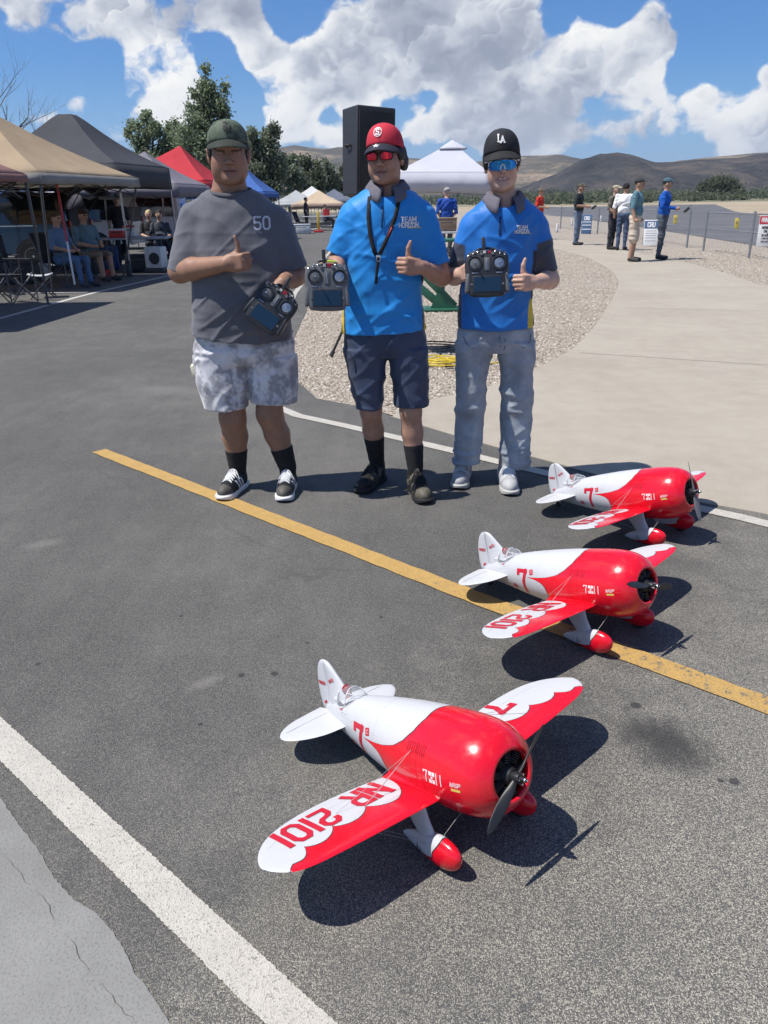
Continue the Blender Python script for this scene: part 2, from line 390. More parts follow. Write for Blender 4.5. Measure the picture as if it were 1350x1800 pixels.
# ---- asphalt material
m, k, bs = newmat('asphalt'); P = pos(k)
sx = k.node('ShaderNodeSeparateXYZ', {0: P})
n_big = k.noise(P, .55, 5, .6); n_mid = k.noise(P, 3.2, 5, .62); n_f = k.noise(P, 38., 4, .6)
str_ = k.noise(k.vmath('MULTIPLY', P, (9., 2.2, 1.)), 1., 5, .65)          # drag marks of the seal coat
base = k.ramp(k.math('ADD', k.math('MULTIPLY', n_big, .5), k.math('ADD', k.math('MULTIPLY', n_mid, .3), k.math('MULTIPLY', str_, .25))),
              [(.38, (.060, .060, .059)), (.50, (.077, .076, .074)), (.66, (.112, .108, .101))])
# where the seal coat is worn, the stones of the mix show (towards the open side of the lot)
wear = k.math('ADD', k.math('MULTIPLY', k.math('SUBTRACT', 1.95, sx.outputs[1]), .62), k.math('MULTIPLY', sx.outputs[0], .62))
wear = k.rng(k.math('ADD', wear, k.math('MULTIPLY', k.math('SUBTRACT', n_mid, .5), 1.6)), -.3, 1.1)
vor = k.node('ShaderNodeTexVoronoi', {'Vector': P, 'Scale': 400.0, 'Randomness': 1.0}); vc = vor.outputs['Color']; vd = vor.outputs['Distance']
rs = k.node('ShaderNodeSeparateColor', {0: vc})
vor2 = k.node('ShaderNodeTexVoronoi', {'Vector': P, 'Scale': 240.0}); r2 = k.node('ShaderNodeSeparateColor', {0: vor2.outputs['Color']})
chip = k.math('MULTIPLY', k.rng(rs.outputs[0], .52, .62), k.rng(vd, .62, .35))
chip2 = k.math('MULTIPLY', k.rng(r2.outputs[0], .64, .72), k.rng(vor2.outputs['Distance'], .55, .3))
chipc = k.ramp(rs.outputs[1], [(0, (.24, .22, .18)), (.5, (.38, .35, .28)), (1, (.58, .53, .43))])
matrix = k.mix(k.math('MULTIPLY', wear, .75), base, (.152, .142, .126))
c1 = k.mix(k.math('MULTIPLY', k.math('MAXIMUM', chip, chip2), k.math('MULTIPLY_ADD', wear, .56, .27)), matrix, chipc)
pit = k.math('MULTIPLY', k.rng(rs.outputs[2], .80, .86), k.math('MULTIPLY_ADD', wear, .35, .35))
c1 = k.mix(pit, c1, (.035, .035, .036))
# hairline cracks
cv = k.vmath('ADD', P, k.vmath('SCALE', k.node('ShaderNodeTexNoise', {'Vector': P, 'Scale': 2.5, 'Detail': 5.0}).outputs['Color'], sc=.5))
ck = k.math('MULTIPLY', k.rng(k.voro(cv, .55, 'DISTANCE_TO_EDGE'), .008, .0), k.rng(k.noise(P, .8, 2), .5, .62))
c1 = k.mix(k.math('MULTIPLY', ck, .25), c1, (.03, .03, .03))
# oil stain and drips
spn = k.math('MULTIPLY', k.math('SUBTRACT', k.noise(P, 14., 4, .7), .5), 1.1)
def spot(px, py, rx, ry, ang, soft=.6):
    q = gp(px, py); v = k.vmath('SUBTRACT', P, (q[0], q[1], 0))
    v = k.node('ShaderNodeVectorRotate', {'Vector': v, 'Angle': ang}, rotation_type='Z_AXIS').outputs[0]
    v = k.vmath('MULTIPLY', v, (1/rx, 1/ry, 0)); dd = k.math('ADD', k.vmath('LENGTH', v), spn)
    return k.rng(dd, 1.0+soft*.5, 1.0-soft)
st = k.math('MULTIPLY', spot(1165, 1305, .165, .11, .75, .9), .85)
for px, py, r in [(425, 1187, .012), (483, 1184, .013), (352, 1273, .009), (540, 1130, .007), (318, 1083, .008), (68, 1167, .01), (1118, 1240, .016), (1290, 1374, .014), (670, 1085, .008), (1266, 1372, .01)]:
    st = k.math('MAXIMUM', st, k.math('MULTIPLY', spot(px, py, r, r, 0, .3), .8))
c1 = k.mix(st, c1, (.028, .028, .029))
lt = k.math('MULTIPLY', spot(365, 1198, .06, .03, -.6, .9), .35)
lt = k.math('MAXIMUM', lt, k.math('MULTIPLY', spot(78, 955, .10, .05, -.4, .9), .3))
lt = k.math('MAXIMUM', lt, k.math('MULTIPLY', spot(300, 685, .5, .18, .3, .9), .22))
c1 = k.mix(lt, c1, (.26, .24, .22))
k.put(bs.inputs['Base Color'], c1); bs.inputs['Roughness'].default_value = .82; bs.inputs['Specular IOR Level'].default_value = .32
hgt = k.math('ADD', k.math('MULTIPLY', vd, -.7), k.math('MULTIPLY', n_f, .6))
k.put(bs.inputs['Normal'], k.bump(hgt, .55, .004))
ASPH = MATS['asphalt']
# ---- concrete
def concrete(name, c0, c1, c2, joint=False):
    m, k, bs = newmat(name); P = pos(k)
    n = k.math('ADD', k.math('MULTIPLY', k.noise(P, .9, 6, .62), .6), k.math('MULTIPLY', k.noise(P, 6., 5, .6), .4))
    c = k.ramp(n, [(.34, c0), (.5, c1), (.68, c2)])
    c = k.mix(k.math('MULTIPLY', k.rng(k.noise(k.vmath('MULTIPLY', P, (1.2, 5., 1)), 2.2, 5, .7), .54, .70), .15), c, tuple(q*.8 for q in c0))
    sp = k.rng(k.noise(P, 150., 3, .65), .54, .66)
    c = k.mix(k.math('MULTIPLY', sp, .45), c, tuple(q*.66 for q in c0))
    k.put(bs.inputs['Base Color'], c); bs.inputs['Roughness'].default_value = .9; bs.inputs['Specular IOR Level'].default_value = .25
    k.put(bs.inputs['Normal'], k.bump(k.noise(P, 130., 5, .65), .5, .004)); return m
CONC = concrete('pale_concrete', (.33, .29, .235), (.365, .325, .265), (.395, .355, .29))
SLAB = concrete('grey_concrete', (.20, .196, .182), (.238, .234, .22), (.275, .27, .256))
# ---- gravel bed
m, k, bs = newmat('gravel_bed'); P = pos(k)
v1 = k.node('ShaderNodeTexVoronoi', {'Vector': P, 'Scale': 42.0}); v2 = k.node('ShaderNodeTexVoronoi', {'Vector': P, 'Scale': 78.0})
h1 = k.node('ShaderNodeSeparateColor', {0: v1.outputs['Color']})
c = k.ramp(h1.outputs[0], [(0, (.17, .135, .10)), (.3, (.28, .23, .175)), (.6, (.36, .305, .24)), (.85, (.43, .37, .295)), (1, (.54, .49, .42))])
c = k.mix(.35, c, k.ramp(k.node('ShaderNodeSeparateColor', {0: v2.outputs['Color']}).outputs[1], [(0, (.24, .2, .17)), (1, (.56, .5, .42))]))
c = k.mix(k.rng(v1.outputs['Distance'], .5, .8), c, (.13, .11, .09))
c = k.mix(k.math('MULTIPLY', k.rng(k.noise(P, .35, 4), .45, .7), .3), c, (.36, .31, .25))
k.put(bs.inputs['Base Color'], c); bs.inputs['Roughness'].default_value = .9
k.put(bs.inputs['Normal'], k.bump(k.math('SUBTRACT', 1., v1.outputs['Distance']), 1.0, .012))
GRAV = MATS['gravel_bed']
# ---- dry field
m, k, bs = newmat('dry_field'); P = pos(k)
n = k.math('ADD', k.math('MULTIPLY', k.noise(P, .03, 6, .6), .6), k.math('MULTIPLY', k.noise(P, .6, 5, .65), .4))
sy = k.node('ShaderNodeSeparateXYZ', {0: P}).outputs[1]
c = k.ramp(n, [(.34, (.27, .22, .15)), (.5, (.36, .29, .2)), (.66, (.43, .36, .26))])
scr = k.rng(k.math('ADD', k.noise(P, .02, 5, .6), k.rng(sy, 90, 260, 0., .34, False)), .58, .80)
c = k.mix(k.math('MULTIPLY', scr, .85), c, (.12, .125, .07))
k.put(bs.inputs['Base Color'], c); bs.inputs['Roughness'].default_value = .95
k.put(bs.inputs['Normal'], k.bump(k.noise(P, 2.5, 6, .7), .6, .15))
FIELD = MATS['dry_field']
# ---- runway asphalt (old, grey)
m, k, bs = newmat('runway_asphalt'); P = pos(k)
k.put(bs.inputs['Base Color'], k.ramp(k.math('ADD', k.math('MULTIPLY', k.noise(P, .25, 5), .6), k.math('MULTIPLY', k.noise(k.vmath('MULTIPLY', P, (1, .1, 1)), 1.2, 5), .4)), [(.36, (.085, .086, .092)), (.65, (.125, .124, .126))]))
bs.inputs['Roughness'].default_value = .9
k.put(bs.inputs['Normal'], k.bump(k.noise(P, 60, 4), .3, .004))
# ---- hills
def hillmat(name, a, b, c_, sc):
    m, k, bs = newmat(name); P = pos(k)
    n = k.math('ADD', k.math('MULTIPLY', k.noise(P, .006*sc, 7, .62), .65), k.math('MULTIPLY', k.noise(k.vmath('MULTIPLY', P, (1, 1, 3.)), .03*sc, 6, .65), .35))
    c = k.ramp(n, [(.36, a), (.50, b), (.62, c_)])
    dk = k.rng(k.noise(P, .09*sc, 5, .7), .52, .66)
    c = k.mix(k.math('MULTIPLY', dk, .55), c, tuple(q*.5 for q in a))
    k.put(bs.inputs['Base Color'], c); bs.inputs['Roughness'].default_value = 1.0; bs.inputs['Specular IOR Level'].default_value = .1
    k.put(bs.inputs['Normal'], k.bump(k.noise(P, .05*sc, 6, .7), .8, 5.0)); return m
HILL_T = hillmat('tan_hill', (.062, .060, .045), (.105, .092, .068), (.30, .225, .15), 1.3)
HILL_D = hillmat('dark_hill', (.028, .031, .034), (.055, .054, .055), (.12, .10, .085), 2.6)

FIELD_O = worldsheet('ground', [(-6000, -30), (6000, -30), (6000, 7000), (-6000, 7000)], -.016, FIELD)
# asphalt of the lot
lot = [(-60, -12), (9, -12), gl(1700, 915), gl(1350, 905), gl(1200, 878), gl(1060, 838), gl(960, 810), gl(830, 775), gl(690, 733), (-.05, 5.76), (-.52, 6.15), (-.86, 7.2), (-1.0, 9.), (-1.1, 13.), (-1.2, 30.), (-.9, 70), (0, 120), (-60, 120)]
worldsheet('asphalt_lot', lot, 0.0, ASPH)
# gravel bed and concrete path
pl = [gl(690, 733), gl(700, 722), (.35, 6.0), (.85, 6.42), gl(935, 650), (1.95, 8.1), gl(1040, 580), (3.3, 11.6), (4.1, 14.), gl(1085, 490), (4.95, 17.6), (5.25, 19.8), (5.45, 22.), (5.4, 25.), (5.2, 30.), (4.8, 37)]
pr = [(6.6, 37), (6.95, 30.), (7.1, 26), (7.2, 23.), (7.25, 20.5), (6.95, 16.5), gl(1350, 505), (6.6, 10.), (6.75, 4.), (6.9, -12), (9, -12)]
pls = [tuple(q) for q in smoothpath(pl[1:], 6)]
path = [gl(690, 733), gl(830, 775), gl(960, 810), gl(1060, 838), gl(1200, 878), gl(1350, 905), (6.6, -1.2), (6.75, 4.), (6.6, 9.)]
path = [gl(690, 733)]+pls+[tuple(q) for q in smoothpath(pr[:8], 5)]+[(6.75, 4.), (6.8, -.9), gl(1350, 905), gl(1200, 878), gl(1060, 838), gl(960, 810), gl(830, 775)]
gravel = [(-.52, 6.15), (-.05, 5.76), (.3, 5.3), (6., -.8), (30, -12), (30, 10.), (15, 18.), (12.2, 27.), (17.8, 88.), (20, 118), (2, 118), (-.8, 70), (-1.2, 30.), (-1.1, 13.), (-1.0, 9.), (-.86, 7.2)]
worldsheet('gravel_bed', gravel, -.006, GRAV)
worldsheet('concrete_path', path, .004, CONC, thick=.05)
# joints sawn across the path: narrow dark grooves
JM = mat('joint_dark', (.16, .14, .12), .95)
for a, b in [((2.0, 7.9), (6.7, 5.5)), ((3.35, 11.3), (6.6, 10.2)), ((4.6, 15.6), (6.9, 15.3)), ((5.3, 20.2), (7.2, 20.1))]:
    a = np.array(a); b = np.array(b); t = (b-a)/np.linalg.norm(b-a); nn = np.array((-t[1], t[0]))*.004
    worldsheet('path_joint', [tuple(a-nn), tuple(b-nn), tuple(b+nn), tuple(a+nn)], .0065, JM)
worldsheet('runway', [gl(1700, 470), gl(1350, 435), gl(1150, 403), gl(1000, 381), (16.9, 92), (22, 150), (60, 150), (34, 80), (26.8, 57.5), gl(1700, 402)], .004, MATS['runway_asphalt'])
# concrete slab in the near corner with a broken edge
random.seed(4)
edge = []
A, B = np.array(gl(-160, 1200)), np.array(gl(420, 1960))
for i in range(181):
    t = i/180; p = A+(B-A)*t; n_ = np.array((.68, .73))
    w = .004*math.sin(t*17)+.002*math.sin(t*47+1)+random.uniform(-.0014, .0014)
    if .66 < t < .80: w += .022*math.sin((t-.66)/.14*math.pi)
    edge.append(tuple(p+n_*w))
worldsheet('concrete_slab', [(-4, -2.5), (-4, 4.6)]+edge+[(1.6, -1.4), (1.6, -2.5)], .0035, SLAB, thick=.05)
# hairline crack running along the slab edge
CRK = mat('crack_dark', (.11, .106, .095), 1.0)
cr = []
A, B = np.array(gl(-60, 1400)), np.array(gl(330, 1900))
for i in range(61):
    t = i/60; p = A+(B-A)*t+np.array((.68, .73))*(.006*math.sin(t*13+2)+.003*math.sin(t*45)+random.uniform(-.0035, .0035)-.012)
    cr.append(p)
for j in range(2):
    w = [.0004+.0004*math.sin(i*.7+j) for i in range(61)]
    L = [tuple(p+np.array((.68, .73))*(w[i]+j*.05*math.sin(i/9.)) ) for i, p in enumerate(cr)]; Rr = [tuple(p-np.array((.68, .73))*(w[i]-j*.05*math.sin(i/9.))) for i, p in enumerate(cr)]
    if j == 0: worldsheet('slab_crack', L+Rr[::-1], .0055, CRK)
# ---- painted lines
def paintmat(name, col, worn):
    m, k, bs = newmat(name); P = pos(k)
    sx = k.node('ShaderNodeSeparateXYZ', {0: P})
    vor = k.node('ShaderNodeTexVoronoi', {'Vector': P, 'Scale': 280.0}); r = k.node('ShaderNodeSeparateColor', {0: vor.outputs['Color']})
    wn = k.math('ADD', k.noise(P, 26., 5, .7), k.math('MULTIPLY', k.noise(P, 140., 3, .6), .6))
    if worn: thr = k.math('MULTIPLY_ADD', k.rng(sx.outputs[0], -.6, 1.0, 0., 1.), -.19, 1.05)
    else: thr = .99
    wm = k.rng(wn, thr, k.math('ADD', thr, .12)) if worn else k.math('MULTIPLY', k.rng(wn, .98, 1.06), .7)
    f = k.rng(k.noise(P, 14., 6, .7), .3, .7, .90, 1.06, False)
    c = k.vmath('SCALE', col, sc=f)
    c = k.mix(k.math('MULTIPLY', k.rng(r.outputs[0], .45, .95), .42), c, tuple(q*.62 for q in col))
    c = k.mix(k.math('MULTIPLY', k.rng(r.outputs[2], .90, .94), .5), c, (.13, .12, .10))
    c = k.mix(wm, c, k.ramp(r.outputs[1], [(0, (.06, .06, .06)), (1, (.19, .17, .13))]))
    k.put(bs.inputs['Base Color'], c); bs.inputs['Roughness'].default_value = .75
    k.put(bs.inputs['Normal'], k.bump(vor.outputs['Distance'], .6, .0016)); return m
YEL = paintmat('yellow_paint', (.46, .285, .085), True)
WHT = paintmat('white_paint', (.47, .44, .385), False)
WHT2 = paintmat('white_paint_far', (.50, .49, .46), False)
def stripe(name, pts, w, m, z=.0045, jit=.003, n=40):
    pts = [np.array(p, float) for p in pts]; cum = [0]
    for a, b in zip(pts[:-1], pts[1:]): cum.append(cum[-1]+np.linalg.norm(b-a))
    L = []; Rr = []
    for i in range(n+1):
        s = cum[-1]*i/n; j = max(q for q in range(len(pts)-1) if cum[q] <= s+1e-9)
        t = (s-cum[j])/(cum[j+1]-cum[j]); p = pts[j]+(pts[j+1]-pts[j])*t
        d_ = pts[min(j+1, len(pts)-1)]-pts[j]; d_ = d_/np.linalg.norm(d_); nn = np.array((-d_[1], d_[0]))
        L.append(tuple(p+nn*(w/2+random.uniform(-jit, jit)))); Rr.append(tuple(p-nn*(w/2+random.uniform(-jit, jit))))
    v = [(q[0], q[1], z) for q in L+Rr]; f = [(i, n+1+i, n+2+i, i+1) for i in range(n)]
    o = build(name, v, f, m, None, None, False); tag(o, kind='structure'); return o
def mid(a, b): return ((a[0]+b[0])/2, (a[1]+b[1])/2)
y0 = gl(174, 793); y1 = mid(gl(855, 1050), gl(840, 1062)); y2 = mid(gl(1350, 1228), gl(1350, 1256)); yd = np.array(y2)-np.array(y1)
stripe('yellow_line', [y0, y1, y2, tuple(np.array(y2)+yd*1.2)], .094, YEL, n=90)
w0 = np.array(mid(gl(0, 1255), gl(0, 1345))); w1 = np.array(mid(gl(470, 1800), gl(585, 1800))); wd = (w1-w0)
stripe('white_line', [tuple(w0-wd*1.2), tuple(w0), tuple(w1), tuple(w1+wd*1.3)], .090, WHT, jit=.0018, n=900)
r_ = [np.array(gl(1700, 998)), np.array(gl(1350, 909)), np.array(gl(1200, 877)), np.array(gl(960, 822)), np.array(gl(760, 775)), np.array(gl(640, 748)), np.array(gl(505, 716))]
r_ = [q+np.array((-.06, -.07)) for q in r_]
r_ += [np.array(q) for q in ((-.98, 6.5), (-1.22, 7.6), (-1.34, 9.5), (-1.42, 12.9), (-1.5, 16.), (-1.55, 30.), (-1.4, 60))]
stripe('white_line', [tuple(q) for q in smoothpath(r_, 6)], .085, WHT, n=130)
# parking bay lines under the canopies
stripe('white_line', [gl(-120, 592), gl(0, 560), gl(160, 516), gl(300, 484), (-4.28, 42.8), (-2.9, 60)], .10, WHT2, jit=.006, n=60)
for yy, x1 in [(14.75, -5.3), (18.35, -4.75), (22., -4.9), (26, -4.8), (30, -4.7), (34., -4.6)]:
    stripe('white_line', [(-11, yy+.25), (x1, yy)], .10, WHT2, z=.0065, n=20)

for mn in ('asphalt', 'pale_concrete', 'grey_concrete', 'gravel_bed', 'dry_field', 'runway_asphalt', 'yellow_paint', 'white_paint', 'white_paint_far'):
    for nd in MATS[mn].node_tree.nodes:                      # flat ground needs only plan coordinates
        if nd.type == 'TEX_VORONOI': nd.voronoi_dimensions = '2D'
        if nd.type == 'TEX_NOISE': nd.noise_dimensions = '2D'
# ---- gravel stones lying loose on the bed
def stones(name, pts, sizes, m, seed=1):
    rnd = np.random.default_rng(seed); N = len(pts)
    bv = np.array([(1, 0, 0), (.31, .95, 0), (-.81, .59, 0), (-.81, -.59, 0), (.31, -.95, 0), (0, 0, 1), (.55, .3, .7), (-.5, -.35, .72)], float)
    bv = np.array([(1, 0, 0), (.5, .87, 0), (-.5, .87, 0), (-1, 0, 0), (-.5, -.87, 0), (.5, -.87, 0), (.5, .2, .75), (-.3, .45, .8), (-.25, -.45, .7)], float)
    bf = [(0, 1, 6), (1, 2, 7), (2, 3, 7), (3, 4, 8), (4, 5, 8), (5, 0, 6), (1, 7, 6), (3, 8, 7), (5, 6, 8), (6, 7, 8)]
    V = bv[None]*(1+rnd.uniform(-.28, .28, (N, 9, 3)))
    V = V*sizes[:, None, None]*np.stack([rnd.uniform(.7, 1.1, N), rnd.uniform(.55, .9, N), rnd.uniform(.45, .9, N)], 1)[:, None, :]
    a = rnd.uniform(0, 6.28, N); ca, sa = np.cos(a)[:, None], np.sin(a)[:, None]
    X = V[..., 0]*ca-V[..., 1]*sa; Y = V[..., 0]*sa+V[..., 1]*ca
    V = np.stack([X+pts[:, 0:1], Y+pts[:, 1:2], V[..., 2]-.004], -1).reshape(-1, 3)
    Fc = (np.array(bf)[None]+np.arange(N)[:, None, None]*9).reshape(-1, 3)
    me = bpy.data.meshes.new(name); me.vertices.add(len(V)); me.vertices.foreach_set('co', V.astype(np.float32).ravel())
    me.loops.add(len(Fc)*3); me.loops.foreach_set('vertex_index', Fc.astype(np.int32).ravel())
    me.polygons.add(len(Fc)); me.polygons.foreach_set('loop_start', np.arange(0, len(Fc)*3, 3, dtype=np.int32)); me.update(calc_edges=True)
    me.materials.append(m); o = link(name, me); tag(o, 'loose tan and grey gravel stones beside the concrete path', None, None, 'stuff'); return o
m, k, bs = newmat('gravel_stone'); g_ = k.node('ShaderNodeNewGeometry')
k.put(bs.inputs['Base Color'], k.ramp(g_.outputs['Random Per Island'], [(0, (.17, .135, .105)), (.25, (.28, .23, .18)), (.55, (.36, .31, .245)), (.85, (.44, .38, .31)), (1, (.56, .52, .46))])); bs.inputs['Roughness'].default_value = .85
def inpoly(P, poly):
    poly = np.array(poly); ins = np.zeros(len(P), bool); j = len(poly)-1
    for i in range(len(poly)):
        a, b = poly[i], poly[j]; c_ = ((a[1] > P[:, 1]) != (b[1] > P[:, 1])) & (P[:, 0] < (b[0]-a[0])*(P[:, 1]-a[1])/(b[1]-a[1]+1e-12)+a[0]); ins ^= c_; j = i
    return ins
rnd = np.random.default_rng(7)
pp = []
for y0_, y1_, n in ((5.2, 9., 17000), (9., 14., 13000), (14., 24., 9000)):
    q = np.stack([rnd.uniform(-1.3, 10.5, n*2), rnd.uniform(y0_, y1_, n*2)], 1)
    q = q[(q[:, 0] < q[:, 1]*.52) & inpoly(q, gravel) & ~inpoly(q, path)]; pp.append(q)
pp = np.concatenate(pp)
stones('gravel_stones', pp, rnd.uniform(.007, .017, len(pp))*(1+.02*pp[:, 1]), MATS['gravel_stone'])
# a few pebbles on the asphalt and on the path rim
def peb(px, py): q = gp(px, py); return (q[0], q[1])
for i, (px, py, c) in enumerate([(335, 822, 'w'), (365, 827, 'w'), (244, 964, 'w'), (338, 990, 'w'), (460, 949, 'w'), (586, 900, 'w'), (400, 1105, 'w')]):
    pass

# ---- hills
def ridge(name, table, r0, r1, m, seed, az0=-1.25, az1=1.25, nseg=260, nr=26, rough=1.0):
    """table of (pixel x, pixel y) along the skyline at distance rm; a rounded range from r0 to r1"""
    rm = r0+(r1-r0)*.6; az = []; hh = []
    for px, py in table:
        v = ray(px, py); az.append(math.atan2(v[0], v[1])); hh.append(v[2]/math.hypot(v[0], v[1])*rm+CAM_H)
    A = np.linspace(az0, az1, nseg); top = np.interp(A, az, hh, left=hh[0], right=hh[-1])
    Rr = np.linspace(0, 1, nr); V = []
    for i, a in enumerate(A):
        for t in Rr:
            r = r0+(r1-r0)*t; s = math.sin(min(1, t/.6)*math.pi/2)**1.3 if t < .6 else math.cos((t-.6)/.4*math.pi/2)
            V.append((r*math.sin(a), r*math.cos(a), top[i]*s, s))
    V = np.array(V); P3 = V[:, :3]*np.array([1, 1, 0])
    n = sum(dnoise(P3/(r1-r0)*f_*3.+seed, seed+int(f_))/f_ for f_ in (2., 5., 11., 23.))
    V[:, 2] += n*top.max()*.34*rough*np.sin(np.clip(V[:, 3], 0, 1)*math.pi)
    V[:, 2] = V[:, 2]-1.0*(V[:, 3] < .01)*30
    f = [(i*nr+j, i*nr+j+1, (i+1)*nr+j+1, (i+1)*nr+j) for i in range(nseg-1) for j in range(nr-1)]
    o = build(name, V[:, :3], [q[::-1] for q in f], m); tag(o, kind='structure'); return o
ridge('tan_hills', [(-900, 300), (-200, 290), (250, 285), (430, 275), (520, 258), (545, 263), (575, 266), (600, 262), (700, 280), (780, 285), (830, 290), (920, 278), (985, 276), (1010, 284), (1050, 288), (1150, 290), (1230, 280), (1330, 270), (1500, 262), (2200, 280)], 1500, 3200, HILL_T, 3, nseg=300)
ridge('dark_hills', [(-900, 352), (600, 352), (900, 345), (960, 318), (1010, 292), (1060, 273), (1085, 269), (1110, 273), (1150, 286), (1185, 286), (1230, 281), (1300, 278), (1330, 272), (1400, 268), (1600, 275), (2300, 300)], 800, 1500, HILL_D, 9, nseg=420, nr=40, rough=1.5)
# ================================================================ racing model aeroplanes
SP = 1.05                                   # wing span in metres; shapes below are in spans
BASE = np.array((-.153, 0, -.206))          # wheels' contact, becomes the origin
RED = mat('gloss_red_paint', (.70, .006, .020), .22, coat=.35, var=.04, vscale=30, bump=.05, bscale=240, bdist=.0006)
PWH = mat('satin_white_paint', (.52, .525, .54), .40, var=.03, vscale=40, bump=.12, bscale=420, bdist=.0006)
PBK = mat('black_pinstripe', (.012, .012, .014), .4, var=0)
MRED = mat('marking_red', (.52, .01, .03), .4, var=.05)
MWHT = mat('marking_white', (.75, .74, .72), .45, var=.05)
MYEL = mat('marking_yellow', (.72, .52, .12), .45, var=.05)
MGRY = mat('panel_line_grey', (.30, .30, .31), .5, var=0)
DRED = mat('panel_line_red', (.30, .004, .012), .35, var=0)
BLKP = mat('black_nylon', (.018, .018, .02), .42, var=.1)
STEEL = mat('bright_steel', (.62, .62, .64), .25, metal=1., var=.08)
WIRE = mat('rigging_wire', (.42, .40, .40), .4, metal=.7, var=0)
DENG = mat('engine_black', (.014, .013, .014), .55, var=.2, vscale=60)
RUBB = mat('tyre_rubber', (.02, .02, .021), .8, var=.1)
HELM = mat('oxblood_helmet', (.22, .012, .018), .35, var=.1)
PSKIN = mat('figure_skin', (.48, .27, .18), .6, var=.05)
GLASSC = mat('canopy_glass', (.75, .8, .84), .03, var=0, alpha=.09, spec=1.)

FUS = np.array([(-.018, .062, -.062, .062), (-.021, .070, -.070, .070), (-.031, .083, -.083, .083), (-.055, .098, -.098, .098), (-.10, .1085, -.1085, .1085), (-.15, .1105, -.1105, .1105),
                (-.22, .1095, -.109, .108), (-.30, .106, -.100, .101), (-.40, .098, -.083, .086), (-.48, .089, -.066, .070), (-.56, .076, -.047, .052), (-.62, .061, -.033, .037), (-.67, .042, -.020, .022), (-.712, .020, -.006, .005)])[::-1]
def _ci(x, col):
    """smooth interpolation of the fuselage table"""
    xs = FUS[:, 0]; ys = FUS[:, col]; dx = np.diff(xs); dy = np.diff(ys)/dx
    mm = np.zeros(len(xs)); mm[1:-1] = (dy[:-1]*dx[1:]+dy[1:]*dx[:-1])/(dx[1:]+dx[:-1]); mm[0] = dy[0]; mm[-1] = dy[-1]
    x = min(max(x, xs[0]), xs[-1]); i = min(np.searchsorted(xs, x, 'right')-1, len(xs)-2); h = dx[i]; t = (x-xs[i])/h
    return (2*t**3-3*t*t+1)*ys[i]+(t**3-2*t*t+t)*h*mm[i]+(-2*t**3+3*t*t)*ys[i+1]+(t**3-t*t)*h*mm[i+1]
def fus_pt(x, th, lift=0.):
    """th: 0 top, +90 deg starboard (-y)"""
    zt, zb, hw = _ci(x, 1), _ci(x, 2), _ci(x, 3); zc = (zt+zb)/2; hz = (zt-zb)/2
    n = np.array((0, -math.sin(th), math.cos(th)))
    return (np.array((x, -hw*math.sin(th), zc+hz*math.cos(th)))+n*lift/SP-BASE)*SP
XB_T = np.radians([0, 20, 40, 55, 66, 73, 77, 80, 80.6, 83, 88, 96, 110, 130, 150, 165, 180])
XB_X = np.array([-.225, -.223, -.236, -.260, -.292, -.338, -.382, -.434, -.434, -.394, -.364, -.350, -.347, -.354, -.368, -.382, -.388])
def xb(th):
    th = abs((th+math.pi) % (2*math.pi)-math.pi); return float(np.interp(th, XB_T, XB_X))
